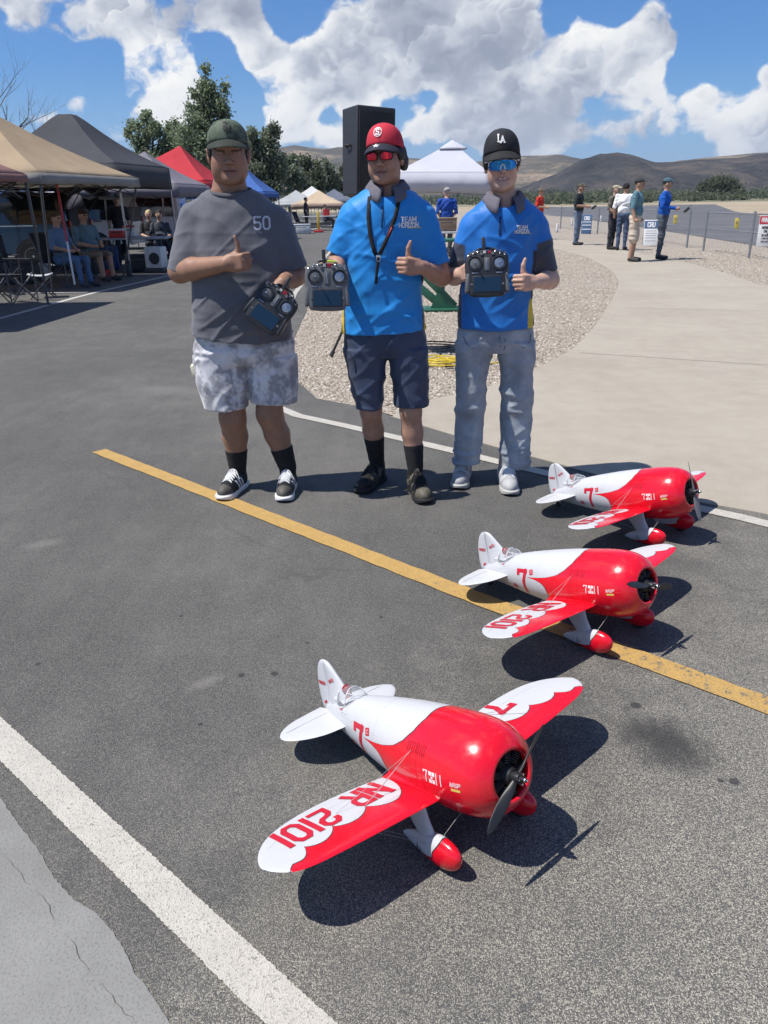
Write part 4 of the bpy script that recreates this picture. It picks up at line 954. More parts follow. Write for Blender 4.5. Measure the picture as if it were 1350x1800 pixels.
# ================================================================ smooth solid modelling (for bodies and clothes)
def smin(a, b, k_):
    if k_ <= 0: return np.minimum(a, b)
    h = np.clip(.5+.5*(b-a)/k_, 0, 1); return b+(a-b)*h-k_*h*(1-h)
def smax(a, b, k_): return -smin(-a, -b, k_)
class SDF:
    """grid of signed distances; shapes are blended in one after the other"""
    def __init__(s, lo, hi, h):
        s.lo = np.array(lo, float); s.h = h; s.n = np.ceil((np.array(hi)-s.lo)/h).astype(int)+1
        s.F = np.full(tuple(s.n), 1.0, np.float32)
    def _sub(s, lo, hi):
        a = np.clip(np.floor((np.array(lo)-s.lo)/s.h).astype(int), 0, s.n-1); b = np.clip(np.ceil((np.array(hi)-s.lo)/s.h).astype(int)+1, 1, s.n)
        if np.any(b <= a): return None, None
        sl = tuple(slice(i, j) for i, j in zip(a, b))
        ax = [(s.lo[i]+np.arange(a[i], b[i])*s.h).astype(np.float32) for i in range(3)]
        return sl, np.meshgrid(*ax, indexing='ij', sparse=True)
    def op(s, lo, hi, fn, k_=0.01, sub=False, pad=.04):
        sl, G = s._sub(np.array(lo)-pad, np.array(hi)+pad)
        if sl is None: return s
        d = fn(*G).astype(np.float32)
        if sub: s.F[sl] = smax(s.F[sl], -d, k_)
        else: s.F[sl] = smin(s.F[sl], d, k_)
        return s
    def cone(s, a, b, ra, rb, k_=.012, sub=False, cut=False, flat=None):
        """tapered limb from a to b; flat=(axis, factor) squashes the section along an axis; cut: flat end at b"""
        a = np.array(a, float); b = np.array(b, float); ba = b-a; L2 = float(ba@ba); L = math.sqrt(L2); R = max(ra, rb)
        if flat is not None: fx = np.array(flat[0], float); fx /= np.linalg.norm(fx); ff = flat[1]
        def fn(X, Y, Z):
            px, py, pz = X-a[0], Y-a[1], Z-a[2]; t = (px*ba[0]+py*ba[1]+pz*ba[2])/L2; h = np.clip(t, 0, 1)
            qx, qy, qz = px-h*ba[0], py-h*ba[1], pz-h*ba[2]
            d2 = qx*qx+qy*qy+qz*qz
            if flat is not None: w = qx*fx[0]+qy*fx[1]+qz*fx[2]; d2 = d2+w*w*(1/(ff*ff)-1)
            d = np.sqrt(np.maximum(d2, 1e-12))-(ra+(rb-ra)*h)
            if cut: d = np.maximum(d, (t-1)*L)
            return d
        return s.op(np.minimum(a, b)-R, np.maximum(a, b)+R, fn, k_, sub)
    def ell(s, c, r, R=None, k_=.015, sub=False):
        c = np.array(c, float); r = np.array(r, float); m = r.max()
        def fn(X, Y, Z):
            x, y, z = X-c[0], Y-c[1], Z-c[2]
            if R is not None: x, y, z = R[0, 0]*x+R[1, 0]*y+R[2, 0]*z, R[0, 1]*x+R[1, 1]*y+R[2, 1]*z, R[0, 2]*x+R[1, 2]*y+R[2, 2]*z
            q = np.sqrt((x/r[0])**2+(y/r[1])**2+(z/r[2])**2); g = np.sqrt((x/r[0]**2)**2+(y/r[1]**2)**2+(z/r[2]**2)**2)
            return q*(q-1)/np.maximum(g, 1e-6)
        return s.op(c-m, c+m, fn, k_, sub)
    def rbox(s, c, half, R=None, rd=.005, k_=.008, sub=False):
        c = np.array(c, float); hf = np.array(half, float); m = np.linalg.norm(hf)
        def fn(X, Y, Z):
            x, y, z = X-c[0], Y-c[1], Z-c[2]
            if R is not None: x, y, z = R[0, 0]*x+R[1, 0]*y+R[2, 0]*z, R[0, 1]*x+R[1, 1]*y+R[2, 1]*z, R[0, 2]*x+R[1, 2]*y+R[2, 2]*z
            a, b, e = np.abs(x)-hf[0]+rd, np.abs(y)-hf[1]+rd, np.abs(z)-hf[2]+rd
            return np.sqrt(np.maximum(a, 0)**2+np.maximum(b, 0)**2+np.maximum(e, 0)**2)+np.minimum(np.maximum(a, np.maximum(b, e)), 0)-rd
        return s.op(c-m, c+m, fn, k_, sub)
    def stack(s, sec, k_=.02, sub=False, pw=2.3):
        """sections (z, cx, cy, rx, ry) joined smoothly; flat at both ends"""
        S = np.array(sorted(sec)); zz = np.linspace(S[0, 0], S[-1, 0], 160)
        if len(S) > 2: P_ = np.array(smoothpath(S, 12)); cols = [np.interp(zz, P_[:, 0], P_[:, i]) for i in range(1, 5)]
        else: cols = [np.interp(zz, S[:, 0], S[:, i]) for i in range(1, 5)]
        lo = (min(S[:, 1]-S[:, 3])-.02, min(S[:, 2]-S[:, 4])-.02, S[0, 0]); hi = (max(S[:, 1]+S[:, 3])+.02, max(S[:, 2]+S[:, 4])+.02, S[-1, 0])
        def fn(X, Y, Z):
            cx, cy, rx, ry = [np.interp(Z, zz, c_) for c_ in cols]
            q = (np.abs((X-cx)/rx)**pw+np.abs((Y-cy)/ry)**pw)**(1/pw)
            d = (q-1)*np.minimum(rx, ry)
            return np.maximum(d, np.maximum(S[0, 0]-Z, Z-S[-1, 0]))
        return s.op(lo, hi, fn, k_, sub)
    def plane(s, p, n):
        """keep the side the normal points away from"""
        p = np.array(p, float); n = np.array(n, float); n /= np.linalg.norm(n); lo = s.lo; hi = s.lo+s.n*s.h
        sl, G = s._sub(lo, hi); s.F = np.maximum(s.F, ((G[0]-p[0])*n[0]+(G[1]-p[1])*n[1]+(G[2]-p[2])*n[2]).astype(np.float32)); return s
    def mesh(s):
        F = s.F; n = np.array(F.shape); F[0], F[-1], F[:, 0], F[:, -1], F[:, :, 0], F[:, :, -1] = 1, 1, 1, 1, 1, 1
        ins = F < 0; c = np.zeros(tuple(n-1), np.int8)
        for i in (0, 1):
            for j in (0, 1):
                for l in (0, 1): c += ins[i:n[0]-1+i, j:n[1]-1+j, l:n[2]-1+l]
        act = np.argwhere((c > 0) & (c < 8)); idx = -np.ones(tuple(n-1), np.int64); idx[tuple(act.T)] = np.arange(len(act))
        acc = np.zeros((len(act), 3)); cnt = np.zeros(len(act))
        for ax in range(3):
            o1, o2 = [q for q in range(3) if q != ax]
            for i in (0, 1):
                for j in (0, 1):
                    p0 = act.copy(); p0[:, o1] += i; p0[:, o2] += j; p1 = p0.copy(); p1[:, ax] += 1
                    f0 = F[tuple(p0.T)]; f1 = F[tuple(p1.T)]; m_ = (f0 < 0) != (f1 < 0); t = f0[m_]/(f0[m_]-f1[m_])
                    q = p0[m_].astype(float); q[:, ax] += t; acc[m_] += q; cnt[m_] += 1
        V = acc/cnt[:, None]*s.h+s.lo; quads = []
        for ax in range(3):
            o1, o2 = [(1, 2), (2, 0), (0, 1)][ax]
            sl0 = [slice(1, n[q]-1) for q in range(3)]; sl0[ax] = slice(0, n[ax]-1); sl1 = list(sl0); sl1[ax] = slice(1, n[ax])
            a, b = ins[tuple(sl0)], ins[tuple(sl1)]
            for flip, mk in ((False, a & ~b), (True, ~a & b)):
                e = np.argwhere(mk)
                if not len(e): continue
                for q in range(3):
                    if q != ax: e[:, q] += 1
                d1 = np.zeros(3, int); d1[o1] = 1; d2 = np.zeros(3, int); d2[o2] = 1
                q4 = np.stack([idx[tuple((e-d1-d2).T)], idx[tuple((e-d2).T)], idx[tuple(e.T)], idx[tuple((e-d1).T)]], 1)
                quads.append(q4[:, ::-1] if flip else q4)
        return V, np.concatenate(quads)
def relax(V, Q, it=2, w=.5):
    """even out the grid steps"""
    for _ in range(it):
        acc = np.zeros_like(V); cnt = np.zeros(len(V))
        for i in range(4):
            a, b = Q[:, i], Q[:, (i+1) % 4]
            for q in range(3): acc[:, q] += np.bincount(a, V[b, q], len(V))+np.bincount(b, V[a, q], len(V))
            cnt += np.bincount(a, minlength=len(V))+np.bincount(b, minlength=len(V))
        V = V*(1-w)+w*acc/np.maximum(cnt, 1)[:, None]
    return V
def normals(V, Q):
    n = np.cross(V[Q[:, 2]]-V[Q[:, 0]], V[Q[:, 3]]-V[Q[:, 1]]); N = np.zeros_like(V)
    for i in range(4):
        for q in range(3): N[:, q] += np.bincount(Q[:, i], n[:, q], len(V))
    return N/np.maximum(np.linalg.norm(N, axis=1), 1e-12)[:, None]
def skin_obj(name, V, Q, m, parent, org, col=None, mats=None):
    """mesh object from a solid; org: the parent's base point"""
    me = bpy.data.meshes.new(name); W = (V-np.array(org)).astype(np.float32)
    me.vertices.add(len(W)); me.vertices.foreach_set('co', W.ravel()); me.loops.add(len(Q)*4); me.loops.foreach_set('vertex_index', Q.astype(np.int32).ravel())
    me.polygons.add(len(Q)); me.polygons.foreach_set('loop_start', np.arange(0, len(Q)*4, 4, dtype=np.int32)); me.update(calc_edges=True); me.validate()
    me.polygons.foreach_set('use_smooth', np.ones(len(me.polygons), bool)); me.materials.append(m)
    if col is not None:
        at_ = me.color_attributes.new('tone', 'FLOAT_COLOR', 'POINT'); at_.data.foreach_set('color', np.concatenate([col, np.ones((len(col), 1))], 1).astype(np.float32).ravel())
    return link(name, me, parent)
def tonemat(name, rough=.7, sheen=0., bump=.25, bscale=240., bdist=.0015, var=.12, sss=0., spec=.35, vs=14., fold=0.):
    """material whose colour is stored on the mesh (dyed cloth panels, skin tones)"""
    m, k, bs = newmat(name); a = k.node('ShaderNodeVertexColor', layer_name='tone').outputs[0]; c = co(k)
    f = k.rng(k.noise(c, vs, 5, .6), .28, .72, 1-var, 1+var, False)
    k.put(bs.inputs['Base Color'], k.vmath('SCALE', a, sc=f)); bs.inputs['Roughness'].default_value = rough; bs.inputs['Specular IOR Level'].default_value = spec
    bs.inputs['Sheen Weight'].default_value = sheen
    if sss > 0:
        bs.inputs['Subsurface Weight'].default_value = sss; bs.inputs['Subsurface Radius'].default_value = (1., .35, .2); bs.inputs['Subsurface Scale'].default_value = .006
    h = k.noise(c, bscale, 3, .6)
    nb = k.bump(h, bump, bdist)
    if fold > 0:
        nb = k.bump(k.noise(k.vmath('MULTIPLY', c, (1.5, 1.0, .7)), 8., 2, .45, .6), fold, .022, nb)
    k.put(bs.inputs['Normal'], nb); return m
# ================================================================ the three pilots
SKINM = tonemat('skin', rough=.52, bump=.12, bscale=420, bdist=.0006, var=.13, sss=.10, spec=.4, vs=34)
CLOTH = tonemat('cotton_cloth', rough=.88, sheen=.25, bump=.25, bscale=700, bdist=.0008, var=.10, vs=9, fold=.25)
JERSEY = tonemat('polyester_jersey', rough=.55, sheen=.15, bump=.12, bscale=600, bdist=.0005, var=.06, vs=7, fold=.28, spec=.4)
DENIM = tonemat('denim', rough=.9, sheen=.1, bump=.35, bscale=800, bdist=.001, var=.18, vs=12, fold=.2)
HAIRM = mat('dark_hair', (.018, .013, .010), .55, var=.4, vscale=90, bump=.8, bscale=260, bdist=.004)
NAVY = mat('navy_cloth', (.012, .014, .028), .8, var=.1, bump=.2, bscale=500, bdist=.0008)
BLK = mat('matt_black', (.014, .014, .015), .6, var=.15)
BLKCL = mat('black_cloth', (.012, .012, .013), .9, var=.2, bump=.3, bscale=500, bdist=.001)
WHT_TH = mat('white_thread', (.72, .72, .71), .7, var=.04)
EYEW = mat('eye_white', (.60, .57, .54), .3, var=0); EYED = mat('eye_dark', (.02, .013, .01), .2, var=0)
LIME = mat('lime_band', (.50, .75, .06), .5, var=.05)
def unit(v): v = np.array(v, float); return v/np.linalg.norm(v)
def hand_fist(s, w, F, U, N, sc=1., thumb=True):
    """thumbs-up fist: F along the forearm, U towards the thumb, N towards the palm"""
    F = unit(F); U = unit(U-F*np.dot(U, F)); N = unit(N-F*np.dot(N, F)-U*np.dot(N, U)); R = np.stack([F, U, N], 1)
    P = lambda f, u, n: np.array(w)+sc*(F*f+U*u+N*n)
    s.cone(np.array(w)-F*.03, P(.02, 0, 0), .027*sc, .028*sc, .012, flat=(N, .8))
    s.rbox(P(.048, .001, .003), (.046*sc, .039*sc, .016*sc), R, .013*sc, .014)
    s.ell(P(.036, .020, .018), (.034*sc, .022*sc, .018*sc), R, .012)
    s.ell(P(.045, -.026, .015), (.034*sc, .018*sc, .017*sc), R, .012)
    for i, (u, r, L) in enumerate(((.031, .0102, .041), (.0105, .0106, .045), (-.0105, .0101, .042), (-.030, .009, .035))):
        mcp = P(.090-.003*abs(i-1), u, .002); pip = mcp+sc*(F*.30+N*.95)*L; dip = pip+sc*(-F*.93+N*.02)*.027; tip = dip+sc*(-F*.35-N*.75)*.018
        s.cone(mcp, pip, (r+.0012)*sc, r*sc, .0025); s.cone(pip, dip, r*sc, r*.95*sc, .002); s.cone(dip, tip, r*.95*sc, r*.82*sc, .002)
    if thumb:
        a, b, c, d_ = P(.026, .026, .018), P(.060, .052, .021), P(.064, .083, .017), P(.058, .112, .010)
        s.cone(a, b, .0165*sc, .0128*sc, .008); s.cone(b, c, .0122*sc, .0112*sc, .003); s.cone(c, d_, .0112*sc, .0085*sc, .003)
def hand_grip(s, w, F, U, N, sc=1.):
    """hand closed round an edge: fingers reach along F and fold towards N"""
    F = unit(F); U = unit(U-F*np.dot(U, F)); N = unit(N-F*np.dot(N, F)-U*np.dot(N, U)); R = np.stack([F, U, N], 1)
    P = lambda f, u, n: np.array(w)+sc*(F*f+U*u+N*n)
    s.cone(np.array(w)-F*.03, P(.02, 0, 0), .027*sc, .028*sc, .012, flat=(N, .8))
    s.rbox(P(.045, 0, 0), (.044*sc, .040*sc, .014*sc), R, .012*sc, .014)
    for i, (u, r, L) in enumerate(((.031, .0098, .040), (.0105, .010, .044), (-.0105, .0097, .041), (-.030, .0086, .034))):
        mcp = P(.088-.003*abs(i-1), u, 0); pip = mcp+sc*(F*.75+N*.6)*L; dip = pip+sc*(F*.15+N*.95)*.026; tip = dip+sc*(-F*.45+N*.8)*.02
        s.cone(mcp, pip, (r+.001)*sc, r*sc, .003); s.cone(pip, dip, r*sc, r*.95*sc, .002); s.cone(dip, tip, r*.95*sc, r*.8*sc, .002)
    a, b, c = P(.025, .030, .012), P(.050, .056, .028), P(.070, .060, .055)
    s.cone(a, b, .0155*sc, .012*sc, .008); s.cone(b, c, .0118*sc, .009*sc, .003)
def rotm(yaw=0., pitch=0., roll=0.):
    return np.array((Matrix.Rotation(yaw, 3, 'Z') @ Matrix.Rotation(pitch, 3, 'X') @ Matrix.Rotation(roll, 3, 'Y')))
def head(s, c, R, w=1., jaw=1., h=1., smile=0):
    """face towards local -y"""
    L = lambda x, y, z: np.array(c)+R @ np.array((x*w, y, z*h))
    E = lambda p, r, k_=.02, sub=False: s.ell(L(*p), (r[0]*w, r[1], r[2]*h), R, k_, sub)
    E((0, .012, .040), (.075, .096, .082)); E((0, -.032, -.018), (.064, .064, .082), .03); E((0, -.044, -.070), (.046*jaw, .046, .036), .03)
    for sg in (-1, 1):
        E((sg*.034, -.058, -.026), (.026*jaw, .028, .030), .03); E((sg*.040*jaw, -.022, -.060), (.024, .045, .034), .04)
        E((sg*.079, .012, -.006), (.010, .019, .033), .008); E((sg*.087, .014, .006), (.006, .016, .022), .004); E((sg*.090, .008, -.002), (.006, .009, .016), .004, True)
        E((sg*.0315, -.106, .010), (.019, .016, .013), .012, True)
        E((sg*.0315, -.086, .008), (.0155, .0135, .0110), .003)                                   # eyeball under the lids
        s.cone(L(sg*.018, -.0985, .0115), L(sg*.045, -.0945, .0125), .0030, .0026, .003)             # upper lid
        s.cone(L(sg*.019, -.0980, .0010), L(sg*.043, -.0950, .0005), .0030, .0030, .005)             # lower lid
        E((sg*.0135, -.104, -.033), (.0095, .010, .0075), .005); E((sg*.0085, -.110, -.0405), (.0040, .006, .0030), .002, True)
        s.cone(L(sg*.024, -.097, -.036), L(sg*.031, -.088, -.058), .0022, .0018, .004, True)          # fold beside the mouth
    s.cone(L(-.038, -.087, .029), L(-.008, -.092, .026), .0100, .0085, .012); s.cone(L(.038, -.087, .029), L(.008, -.092, .026), .0100, .0085, .012)
    s.cone(L(0, -.090, .020), L(0, -.108, -.018), .0075, .0095, .010); E((0, -.1125, -.0285), (.0118, .0120, .0105), .007); E((0, -.080, -.094), (.026, .024, .020), .030)
    up = .004 if smile else 0.
    for sg in (-1, 1):
        s.cone(L(0, -.0955, -.0572), L(sg*(.023+up), -.0875, -.0612+up), .0050, .0034, .004); s.cone(L(0, -.0945, -.0690), L(sg*(.020+up), -.0875, -.0635+up), .0062, .0036, .004)
        s.cone(L(0, -.1005, -.0630), L(sg*(.025+up), -.0905, -.0622+up), .0021, .0019, .002, True)
    s.cone(L(-.003, -.1015, -.0440), L(-.003, -.0990, -.0520), .0020, .0020, .003, True); E((0, -.0905, -.0800), (.016, .006, .005), .006, True)
    return L
def face_tone(V, c, R, base, hair, w=1., h=1., stub=0.):
    """colour of skin with lips, brows and scalp"""
    q = (V-np.array(c)) @ R; q = q/np.array((w, 1, h)); col = np.tile(np.array(base), (len(V), 1))
    g = lambda x, y, z, rx, ry, rz: np.exp(-(((q[:, 0]-x)/rx)**2+((q[:, 1]-y)/ry)**2+((q[:, 2]-z)/rz)**2))
    lip = np.clip(g(0, -.097, -.0635, .026, .018, .0085)*1.3, 0, 1)[:, None]; col = col*(1-lip*.7)+lip*.7*np.array(base)*np.array((.80, .42, .46))
    ml = np.clip(g(0, -.097, -.0628, .023, .03, .0022)*1.6, 0, .85)[:, None]; col = col*(1-ml)+ml*np.array(base)*np.array((.30, .20, .20))
    nst = sum(np.clip(g(sg*.008, -.113, -.040, .005, .012, .004)*1.5, 0, .8) for sg in (-1, 1))[:, None]; col = col*(1-nst)+nst*np.array(base)*.25
    chk = sum(g(sg*.042, -.08, -.03, .025, .03, .02) for sg in (-1, 1))[:, None]; col = col*(1+chk*np.array((.10, -.02, -.03)))
    for sg in (-1, 1):
        b = np.clip(g(sg*.031, -.097, .0305, .019, .02, .0040)*1.9, 0, .85)[:, None]; col = col*(1-b)+b*np.array(hair)
        ln = np.clip(g(sg*.0315, -.1, .0115, .016, .02, .0024)*1.6, 0, .85)[:, None]; col = col*(1-ln)+ln*np.array((.03, .02, .018))
    st = stub*np.clip(g(0, -.07, -.075, .06, .05, .03), 0, 1)[:, None]; col = col*(1-st)+st*np.array(hair)*2
    sc = np.clip((q[:, 2]-.028+.35*np.clip(-q[:, 1]-.03, 0, 1))/.01, 0, 1)*(q[:, 1] > -.075)*(np.abs(q[:, 2]) < .2); sc = np.maximum(sc, ((q[:, 1] > .035) & (q[:, 2] > -.055) & (np.linalg.norm(q, axis=1) < .2)).astype(float))[:, None]
    return col*(1-sc)+sc*np.array(hair)
def cap_build(root, org, c, R, crown_m, brim_m, under_m, logo, w=1., lift=0., blen=.072, curve=.020, hgt=.100):
    L = lambda x, y, z: np.array(c)+R @ np.array((x*w, y, z+lift))-np.array(org)
    nu, nv = 48, 14; v = []
    for j in range(nv):
        t = j/(nv-1)*math.pi/2; rr = math.cos(t)**.62; zz = hgt*math.sin(t)**.92
        for i in range(nu):
            a = 2*math.pi*i/nu; seam = 1-.012*abs(math.sin(3*a))**12*0+.004*abs(math.cos(3*a))
            fr = .5-.5*math.cos(a)
            v.append(L(.084*rr*math.sin(a)*seam, .010-.104*rr*math.cos(a)*seam, .034+zz*(1+.06*math.cos(a)*math.sin(t))-.030*fr*(1-j/(nv-1))+.0))
    f = [(j*nu+i, j*nu+(i+1) % nu, (j+1)*nu+(i+1) % nu, (j+1)*nu+i) for j in range(nv-1) for i in range(nu)]; f.append(tuple((nv-1)*nu+i for i in range(nu)))
    cap = build('cap', v, f, crown_m, root); cap.modifiers.new('t', 'SOLIDIFY').thickness = .003
    bt = MB(); bt.lathe([(.008, 0), (.0075, .003), (.0004, .005)], 12, Matrix.Translation(Vector(L(0, .010, .034+hgt-.0005)))); bt.build('cap_button', crown_m, cap)
    # stitched panel seams
    sm = MB()
    for i in range(0, nu, 8): sm.tube([Vector(v[j*nu+i]) for j in range(nv-1)], .0009, 4)
    sm.build('cap_seam', under_m, cap)
    # brim
    nb, nl = 25, 8; top = []
    for i in range(nb):
        u = -1+2*i/(nb-1); a = u*rad(74)
        for j in range(nl):
            t = j/(nl-1); ext = blen*(1-abs(u)**2.6)**.6*t
            x = .083*math.sin(a)*(1+.02*t); y = .010-.103*math.cos(a)-ext
            z = .036-.002*abs(u)-curve*(x/.083)**2-.40*ext-.004*t*t
            top.append(L(x, y, z))
    f = [(i*nl+j, i*nl+j+1, (i+1)*nl+j+1, (i+1)*nl+j)[::-1] for i in range(nb-1) for j in range(nl-1)]
    br = build('brim', top, f, [brim_m, under_m], cap); so_ = br.modifiers.new('t', 'SOLIDIFY'); so_.thickness = .0045; so_.offset = -1; so_.material_offset = 1; so_.material_offset_rim = 0
    bv = BVHTree.FromPolygons([tuple(q) for q in v], [(j*nu+i, j*nu+(i+1) % nu, (j+1)*nu+(i+1) % nu, (j+1)*nu+i) for j in range(nv-1) for i in range(nu)])
    fwd = Vector(R @ np.array((0, 1., 0)))
    def on(cx, cz):
        def fn(x, y, lf):
            o = Vector(L((cx+x)/w, -.3, cz+y)); hit = bv.ray_cast(o, fwd)
            return None if hit[0] is None else np.array(hit[0]-fwd*(.0032+lf))
        return fn
    logo(cap, br, on, L); return cap
def shoe(root, org, heel, ang, upper, sole_c, toe_c, style):
    """heel: ground point below the heel; ang: direction of the toe, 0 towards the camera, positive to the left in the picture"""
    d_ = np.array((-math.sin(ang), -math.cos(ang), 0)); r = np.array((math.cos(ang), -math.sin(ang), 0)); h0 = np.array((heel[0], heel[1], 0.))
    W = lambda x, y, z: h0+r*x+d_*y+np.array((0, 0, z)); R = np.stack([r, d_, np.array((0, 0, 1.))], 1)
    s = SDF(h0-.32, h0+.32, .005); s.lo[2] = .0; s.F = s.F[:, :, :34]; s.n = np.array(s.F.shape)
    s.ell(W(0, .195, .040), (.046, .085, .044), R, .02); s.cone(W(0, .055, .055), W(0, .15, .050), .043, .045, .02); s.cone(W(0, .05, .055), W(0, .042, .105), .043, .040, .02)
    s.cone(W(0, .10, .085), W(0, .17, .062), .030, .024, .02); s.cone(W(0, .095, .085), W(0, .080, .128), .022, .020, .012)
    s.ell(W(0, .048, .125), (.032, .036, .045), R, .01, True)
    s.F[:, :, :4] = 1.
    V, Q = s.mesh(); V = relax(V, Q, 1); q = (V-h0) @ R; N = normals(V, Q)
    col = np.tile(np.array(upper), (len(V), 1)); tm = np.clip((q[:, 1]-.205-.25*q[:, 2])/.006, 0, 1)[:, None]; col = col*(1-tm)+tm*np.array(toe_c)
    if style == 'stripes':
        for y0 in (.085, .113, .141):
            sm = ((np.abs(q[:, 1]-y0-.45*(q[:, 2]-.03)) < .0065) & (q[:, 2] < .082) & (np.abs(q[:, 0]) > .018)).astype(float)[:, None]; col = col*(1-sm)+sm*.72
    if style == 'worn':
        n_ = dnoise(V*60, 3); tm = (n_ > .25).astype(float)[:, None]*.6; col = col*(1-tm)+tm*np.array((.16, .14, .11))
    if style == 'grey':
        for y0 in (.10, .16):
            sm = (np.abs(q[:, 1]-y0-.5*(q[:, 2]-.03)) < .010).astype(float)[:, None]*.6; col = col*(1-sm)+sm*.55
    o = skin_obj('shoe', V, Q, tonemat('shoe_leather', rough=.6, bump=.2, bscale=300) if 'shoe_leather' not in MATS else MATS['shoe_leather'], root, org, col)
    out = [(.034, .0), (.041, .03), (.042, .07), (.039, .11), (.044, .16), (.050, .20), (.047, .24), (.034, .27), (.010, .284), (-.016, .282), (-.036, .265), (-.047, .235), (-.050, .195), (-.044, .15), (-.037, .11), (-.039, .06), (-.036, .02), (-.02, -.014), (.016, -.014)]
    out = [tuple(p) for p in smoothpath(out, 3, True)]; sb = MB(); n = len(out); v = []
    for z, g in ((0., .97), (.006, 1.03), (.024, 1.03), (.030, .97)): v += [tuple(W(x*g, .135+(y-.135)*g, z+(.012*max(0, (y-.22)/.06)**2 if z < .01 else .004*max(0, (y-.2)/.08)))-np.array(org)) for x, y in out]
    sb.add(v, [(j*n+i, j*n+(i+1) % n, (j+1)*n+(i+1) % n, (j+1)*n+i)[::-1] for j in range(3) for i in range(n)]+[tuple(range(n)), tuple(3*n+i for i in reversed(range(n)))])
    sb.build('sole', sole_c, o)
    lb = MB()
    bv = BVHTree.FromPolygons(V.tolist(), Q.tolist())
    def down(x, y):
        hit = bv.ray_cast(Vector(W(x, y, .3)), Vector((0, 0, -1))); return (np.array(hit[0])+np.array((0, 0, .003)) if hit[0] is not None else W(x, y, .07))-np.array(org)
    for i in range(5):
        y = .112+.019*i; lb.tube([down(x, y+.006*abs(x)/.025) for x in (-.027, -.014, 0, .014, .027)], .0032, 5)
        if i < 4: lb.tube([down(-.022+.044*t, y+.019*t) for t in (0, .33, .66, 1)], .0028, 5); lb.tube([down(.022-.044*t, y+.019*t) for t in (0, .33, .66, 1)], .0028, 5)
    for sg in (-1, 1):
        lp = [down(0, .108)+np.array((0, 0, .004)), down(sg*.02, .115)+np.array((0, 0, .010)), down(sg*.040, .128)+np.array((0, 0, .002)), down(sg*.028, .14)+np.array((0, 0, .004)), down(sg*.006, .112)+np.array((0, 0, .003))]
        lb.tube([Vector(q_) for q_ in smoothpath(lp, 5)], .0028, 5)
    lb.build('laces', WHT_TH if style != 'worn' else BLKCL, o)
    if style == 'stripes':
        tg = MB(); ce = W(0, .083, .135)-np.array(org)
        tg.lathe([(.0135, -.002), (.0135, .002)], 20, Matrix.Translation(Vector(ce)) @ Matrix(R.tolist()).to_4x4() @ Matrix.Rotation(rad(-65), 4, 'X')); tg.build('tongue_patch', WHT_TH, o)
        tg = MB(); M_ = Matrix.Translation(Vector(ce)) @ Matrix(R.tolist()).to_4x4() @ Matrix.Rotation(rad(-65), 4, 'X') @ Matrix.Translation((0, 0, .0022)); tg.lathe([(.0105, 0), (.0105, .0006)], 20, M_)
        tg.build('tongue_emblem', BLK, o); tg = MB(); tg.tube([M_ @ Vector((.005*math.cos(a)*(1-.3*math.sin(2*a)), .005*math.sin(a), .0012)) for a in np.linspace(0, 6.2, 14)], .0011, 4, closed=True); tg.build('tongue_mark', WHT_TH, o)
    return o
def fold_disp(V, Q, fn):
    N = normals(V, Q); return V+N*fn(V)[:, None]
def ribs(P, fx, fz, tilt, seed): 
    """soft folds: ridged noise stretched along one direction"""
    q = np.stack([P[:, 0]*fx+P[:, 2]*tilt*fx, P[:, 1]*fx*.6, P[:, 2]*fz], 1); n = dnoise(q+.6*dnoise(q*.5+7, seed+5)[:, None], seed); r = np.clip(1-2.2*np.abs(n), 0, 1); return 2.2*r**1.6-.6
def front_bvh(V, Q, org): return BVHTree.FromPolygons((V-np.array(org)).tolist(), Q.tolist())
def print_on(bv, org, cx, cz, y0, off=.0035, dirv=(0, 1, 0), ax=(1, 0, 0)):
    """2-D print laid on cloth from the front; centre in world x,z"""
    dv = Vector(dirv).normalized(); a_ = Vector(ax)
    def fn(x, y, lf):
        o = Vector((cx-org[0], y0-org[1], cz+y-org[2]))+a_*x; hit = bv.ray_cast(o, dv)
        return None if hit[0] is None else np.array(hit[0]-dv*(off+lf))
    return fn
def collar(root, org, c, rx, ry, m, open_a=.30, drop=.045, stand=.030, tilt=.22, wide=1.0):
    """fold-over polo collar round the neck"""
    n = 44; v = []; k_ = 7
    for i in range(n):
        a = open_a+(2*math.pi-2*open_a)*i/(n-1); fr = max(0, math.cos(a)); sx, cy_ = math.sin(a), -math.cos(a); f2 = fr**1.5
        tl = .016-.034*fr
        pts = [(0, -.012), (.001, stand*.6), (.005, stand), (.012, stand*.95), (.020+.010*f2, stand*.55-.006*f2), (.030+.014*f2, stand*.1-drop*.45*f2), (.040+.018*f2, -.010-drop*f2)]
        for o_, z in pts: v.append(np.array(c)+np.array((sx*(rx+o_*wide), cy_*(ry+o_), z+tl))-np.array(org))
    f = [(i*k_+j, i*k_+j+1, (i+1)*k_+j+1, (i+1)*k_+j)[::-1] for i in range(n-1) for j in range(k_-1)]
    o = build('collar', v, f, m, root); o.modifiers.new('t', 'SOLIDIFY').thickness = .003; return o

